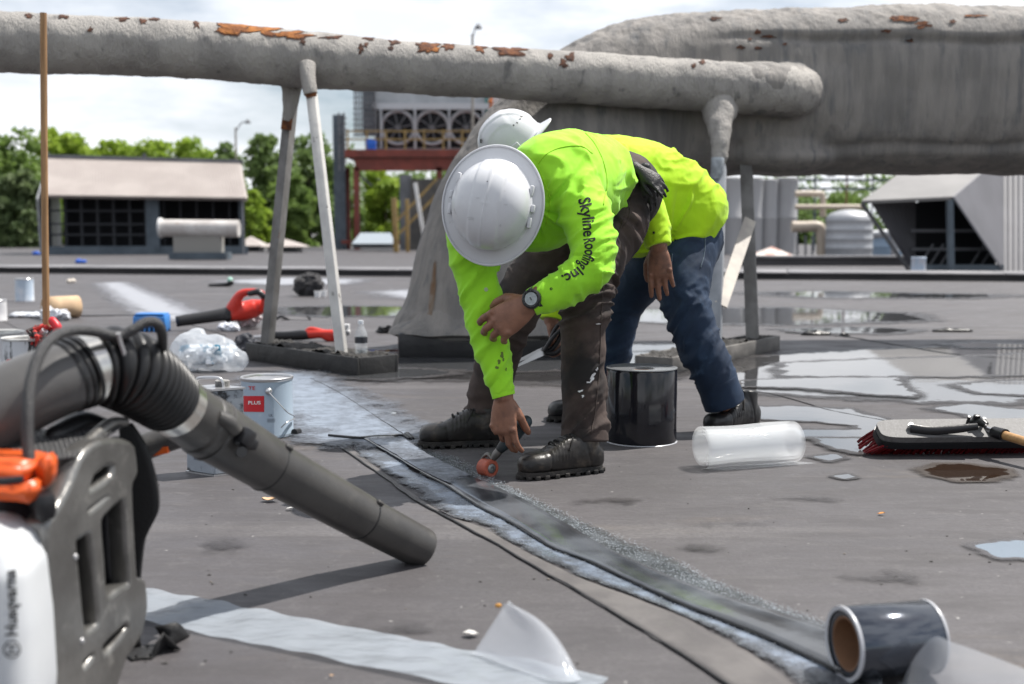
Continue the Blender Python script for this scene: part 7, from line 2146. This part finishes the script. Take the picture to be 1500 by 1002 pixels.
# head, hands
hc2 = W(752, 218, 4.22); up2 = np.array([-.66, -.25, .71]); fr2 = np.array([-.70, -.1, -.70])
hd, HL2, HM2 = head(hc2 + unit(up2) * -.055, up2, fr2)
lw2 = W(964, 362, 4.0)
hl2 = hand(lw2, W(968, 410, 3.99) - lw2, (.25, .95, 0), -1, [(.10, .25, .2), (.12, .3, .2), (.2, .35, .2), (.25, .35, .25)], (.4, .3, .4), 1.06, .08)
rw2 = W(808, 470, 4.32)
hr2 = hand(rw2, W(818, 505, 4.30) - rw2, (-.8, .6, -.1), 1, [(.5, .9, .5), (.55, 1.0, .6), (.6, 1.0, .6), (.6, 1.0, .6)], (.4, .4, .6), 1.0)
core = [tube(Ws([(800, 240, 4.28), (890, 262, 4.33), (960, 295, 4.40), (1010, 345, 4.44)]), [.055, .10, .12, .12], 24, 30, cap='round'), tube(list(laQ) + [lw2], [.05, .05, .042, .04, .032, .028], 20, 40, cap='round'), tube(list(raQ) + [rw2], [.05, .05, .042, .04, .03, .027], 20, 40, cap='round'),
        tube(llQ, [.08, .075, .06, .05, .045, .038], 20, 40, cap='round'), tube(rlQ, [.08, .07, .055, .05, .04], 20, 40, cap='round'), tube([W(815, 242, 4.28), HL2(0, -.02, -.03)], [.055, .055], 18, 6, cap='round')]
me = fuse(core + hd + hl2 + hr2, .0042, 2)
link('body', me, M_skin, w2)
def hat_cap(c, up, fr, parent):
    up = unit(up); fr = unit(np.asarray(fr, float) - up * np.dot(fr, up)); sd = np.cross(fr, up)
    A = lambda x, y, z: np.asarray(c) + sd * x + fr * y + up * z
    mh = hat_mat('white_hat_shell')
    a, bq, h = .100, .117, .130
    P = []
    for i in range(44):
        t = i / 43 * math.pi / 2
        r_ = math.cos(t) ** .80; z = h * math.sin(t) ** .95
        row = []
        for j in range(96):
            ph = 2 * math.pi * j / 96
            x, y = a * r_ * math.cos(ph), bq * r_ * math.sin(ph)
            k = .004 * float(sstep(.036, .030, abs(x))) * float(sstep(.03, .05, z)) + .003 * float(sstep(.075, .068, abs(x)) * sstep(.03, .045, z) * sstep(-.07, -.05, y) * sstep(.06, .04, y))
            nn = unit(sd * x / a ** 2 + fr * y / bq ** 2 + up * z / h ** 2)
            row.append(A(x, y, z) + nn * k)
        P.append(row)
    P = [[A(a * 1.03 * math.cos(2 * math.pi * j / 96), bq * 1.03 * math.sin(2 * math.pi * j / 96), -.004) for j in range(96)], [A(a * 1.035 * math.cos(2 * math.pi * j / 96), bq * 1.035 * math.sin(2 * math.pi * j / 96), .004) for j in range(96)]] + P
    b = B(); b.grid(P, closed=True); hat = b.obj('hard_hat', mh, parent, ang=None)
    md = hat.modifiers.new('t', 'SOLIDIFY'); md.thickness = .003
    rows = []
    for i in range(8):
        s = i / 7
        rows.append([A(a * (1.0 - .10 * s) * math.cos(ph), (bq + .046 * s * max(0, math.sin(ph)) ** .7) * math.sin(ph), -.002 - .006 * s + .012 * s * math.cos(ph) ** 2 * -1) for ph in np.linspace(.42, math.pi - .42, 30)])
    b = B(); b.grid(rows); o = b.obj('visor', mh, hat, ang=None); md = o.modifiers.new('t', 'SOLIDIFY'); md.thickness = .0035
    for sg in (1, -1):
        b = B(); b.box(A(sg * a * .99, .012, .016), (.010, .04, .026), rot=Matrix((sd, fr, up)).transposed(), bev=.003); b.obj('accessory_slot', mh, hat)
    return hat
hat2 = hat_cap(W(754, 215, 4.19), up2, (.80, -.15, .52), w2)
bvq = bvh_of(hat2)
for k, (x, y, w_, h_) in enumerate(((706, 206, 3, 6), (752, 184, 3, 2), (757, 181, 3, 2), (763, 172, 4, 2))):
    px_blob('scuff', bvq, x, y, w_, h_, mat('grey_scuff', (.12, .12, .13), .6), hat2, .0045, k + 14, .6, 12, 2)
# shears
e = empty('shears', W(790, 505, 4.26), 'black-handled steel shears held low by the worker in jeans', 'shears')
e.location.z = 0.30
for k, (a, c_) in enumerate((((798, 513), (745, 534)), ((796, 516), (749, 541)))):
    A_, C_ = W(*a, 4.27 - k * .006), W(*c_, 4.24 - k * .006)
    d_ = unit(C_ - A_); s_ = unit(np.cross(d_, (0, 1, 0)))
    b = B(); b.prism([A_ - s_ * .014, A_ + s_ * .012, C_ + s_ * .001, C_ - s_ * .001], (0, .003, 0)); b.obj('blade', mat('blade_steel', (.55, .55, .56), .3, metal=.9), e, False)
for k, pts in enumerate(([(797, 514), (806, 500), (818, 486), (828, 482), (831, 492), (824, 508), (812, 518), (799, 517)], [(796, 515), (804, 504), (810, 488), (818, 476), (824, 478), (822, 490), (812, 508), (798, 517)])):
    b = B(); b.tube([W(x, y, 4.255 + .014 * k) for x, y in pts], [.008, .0075, .0075, .008, .008, .0085, .009, .009], 10, 50); b.obj('handle_loop', M_bplastic, e)
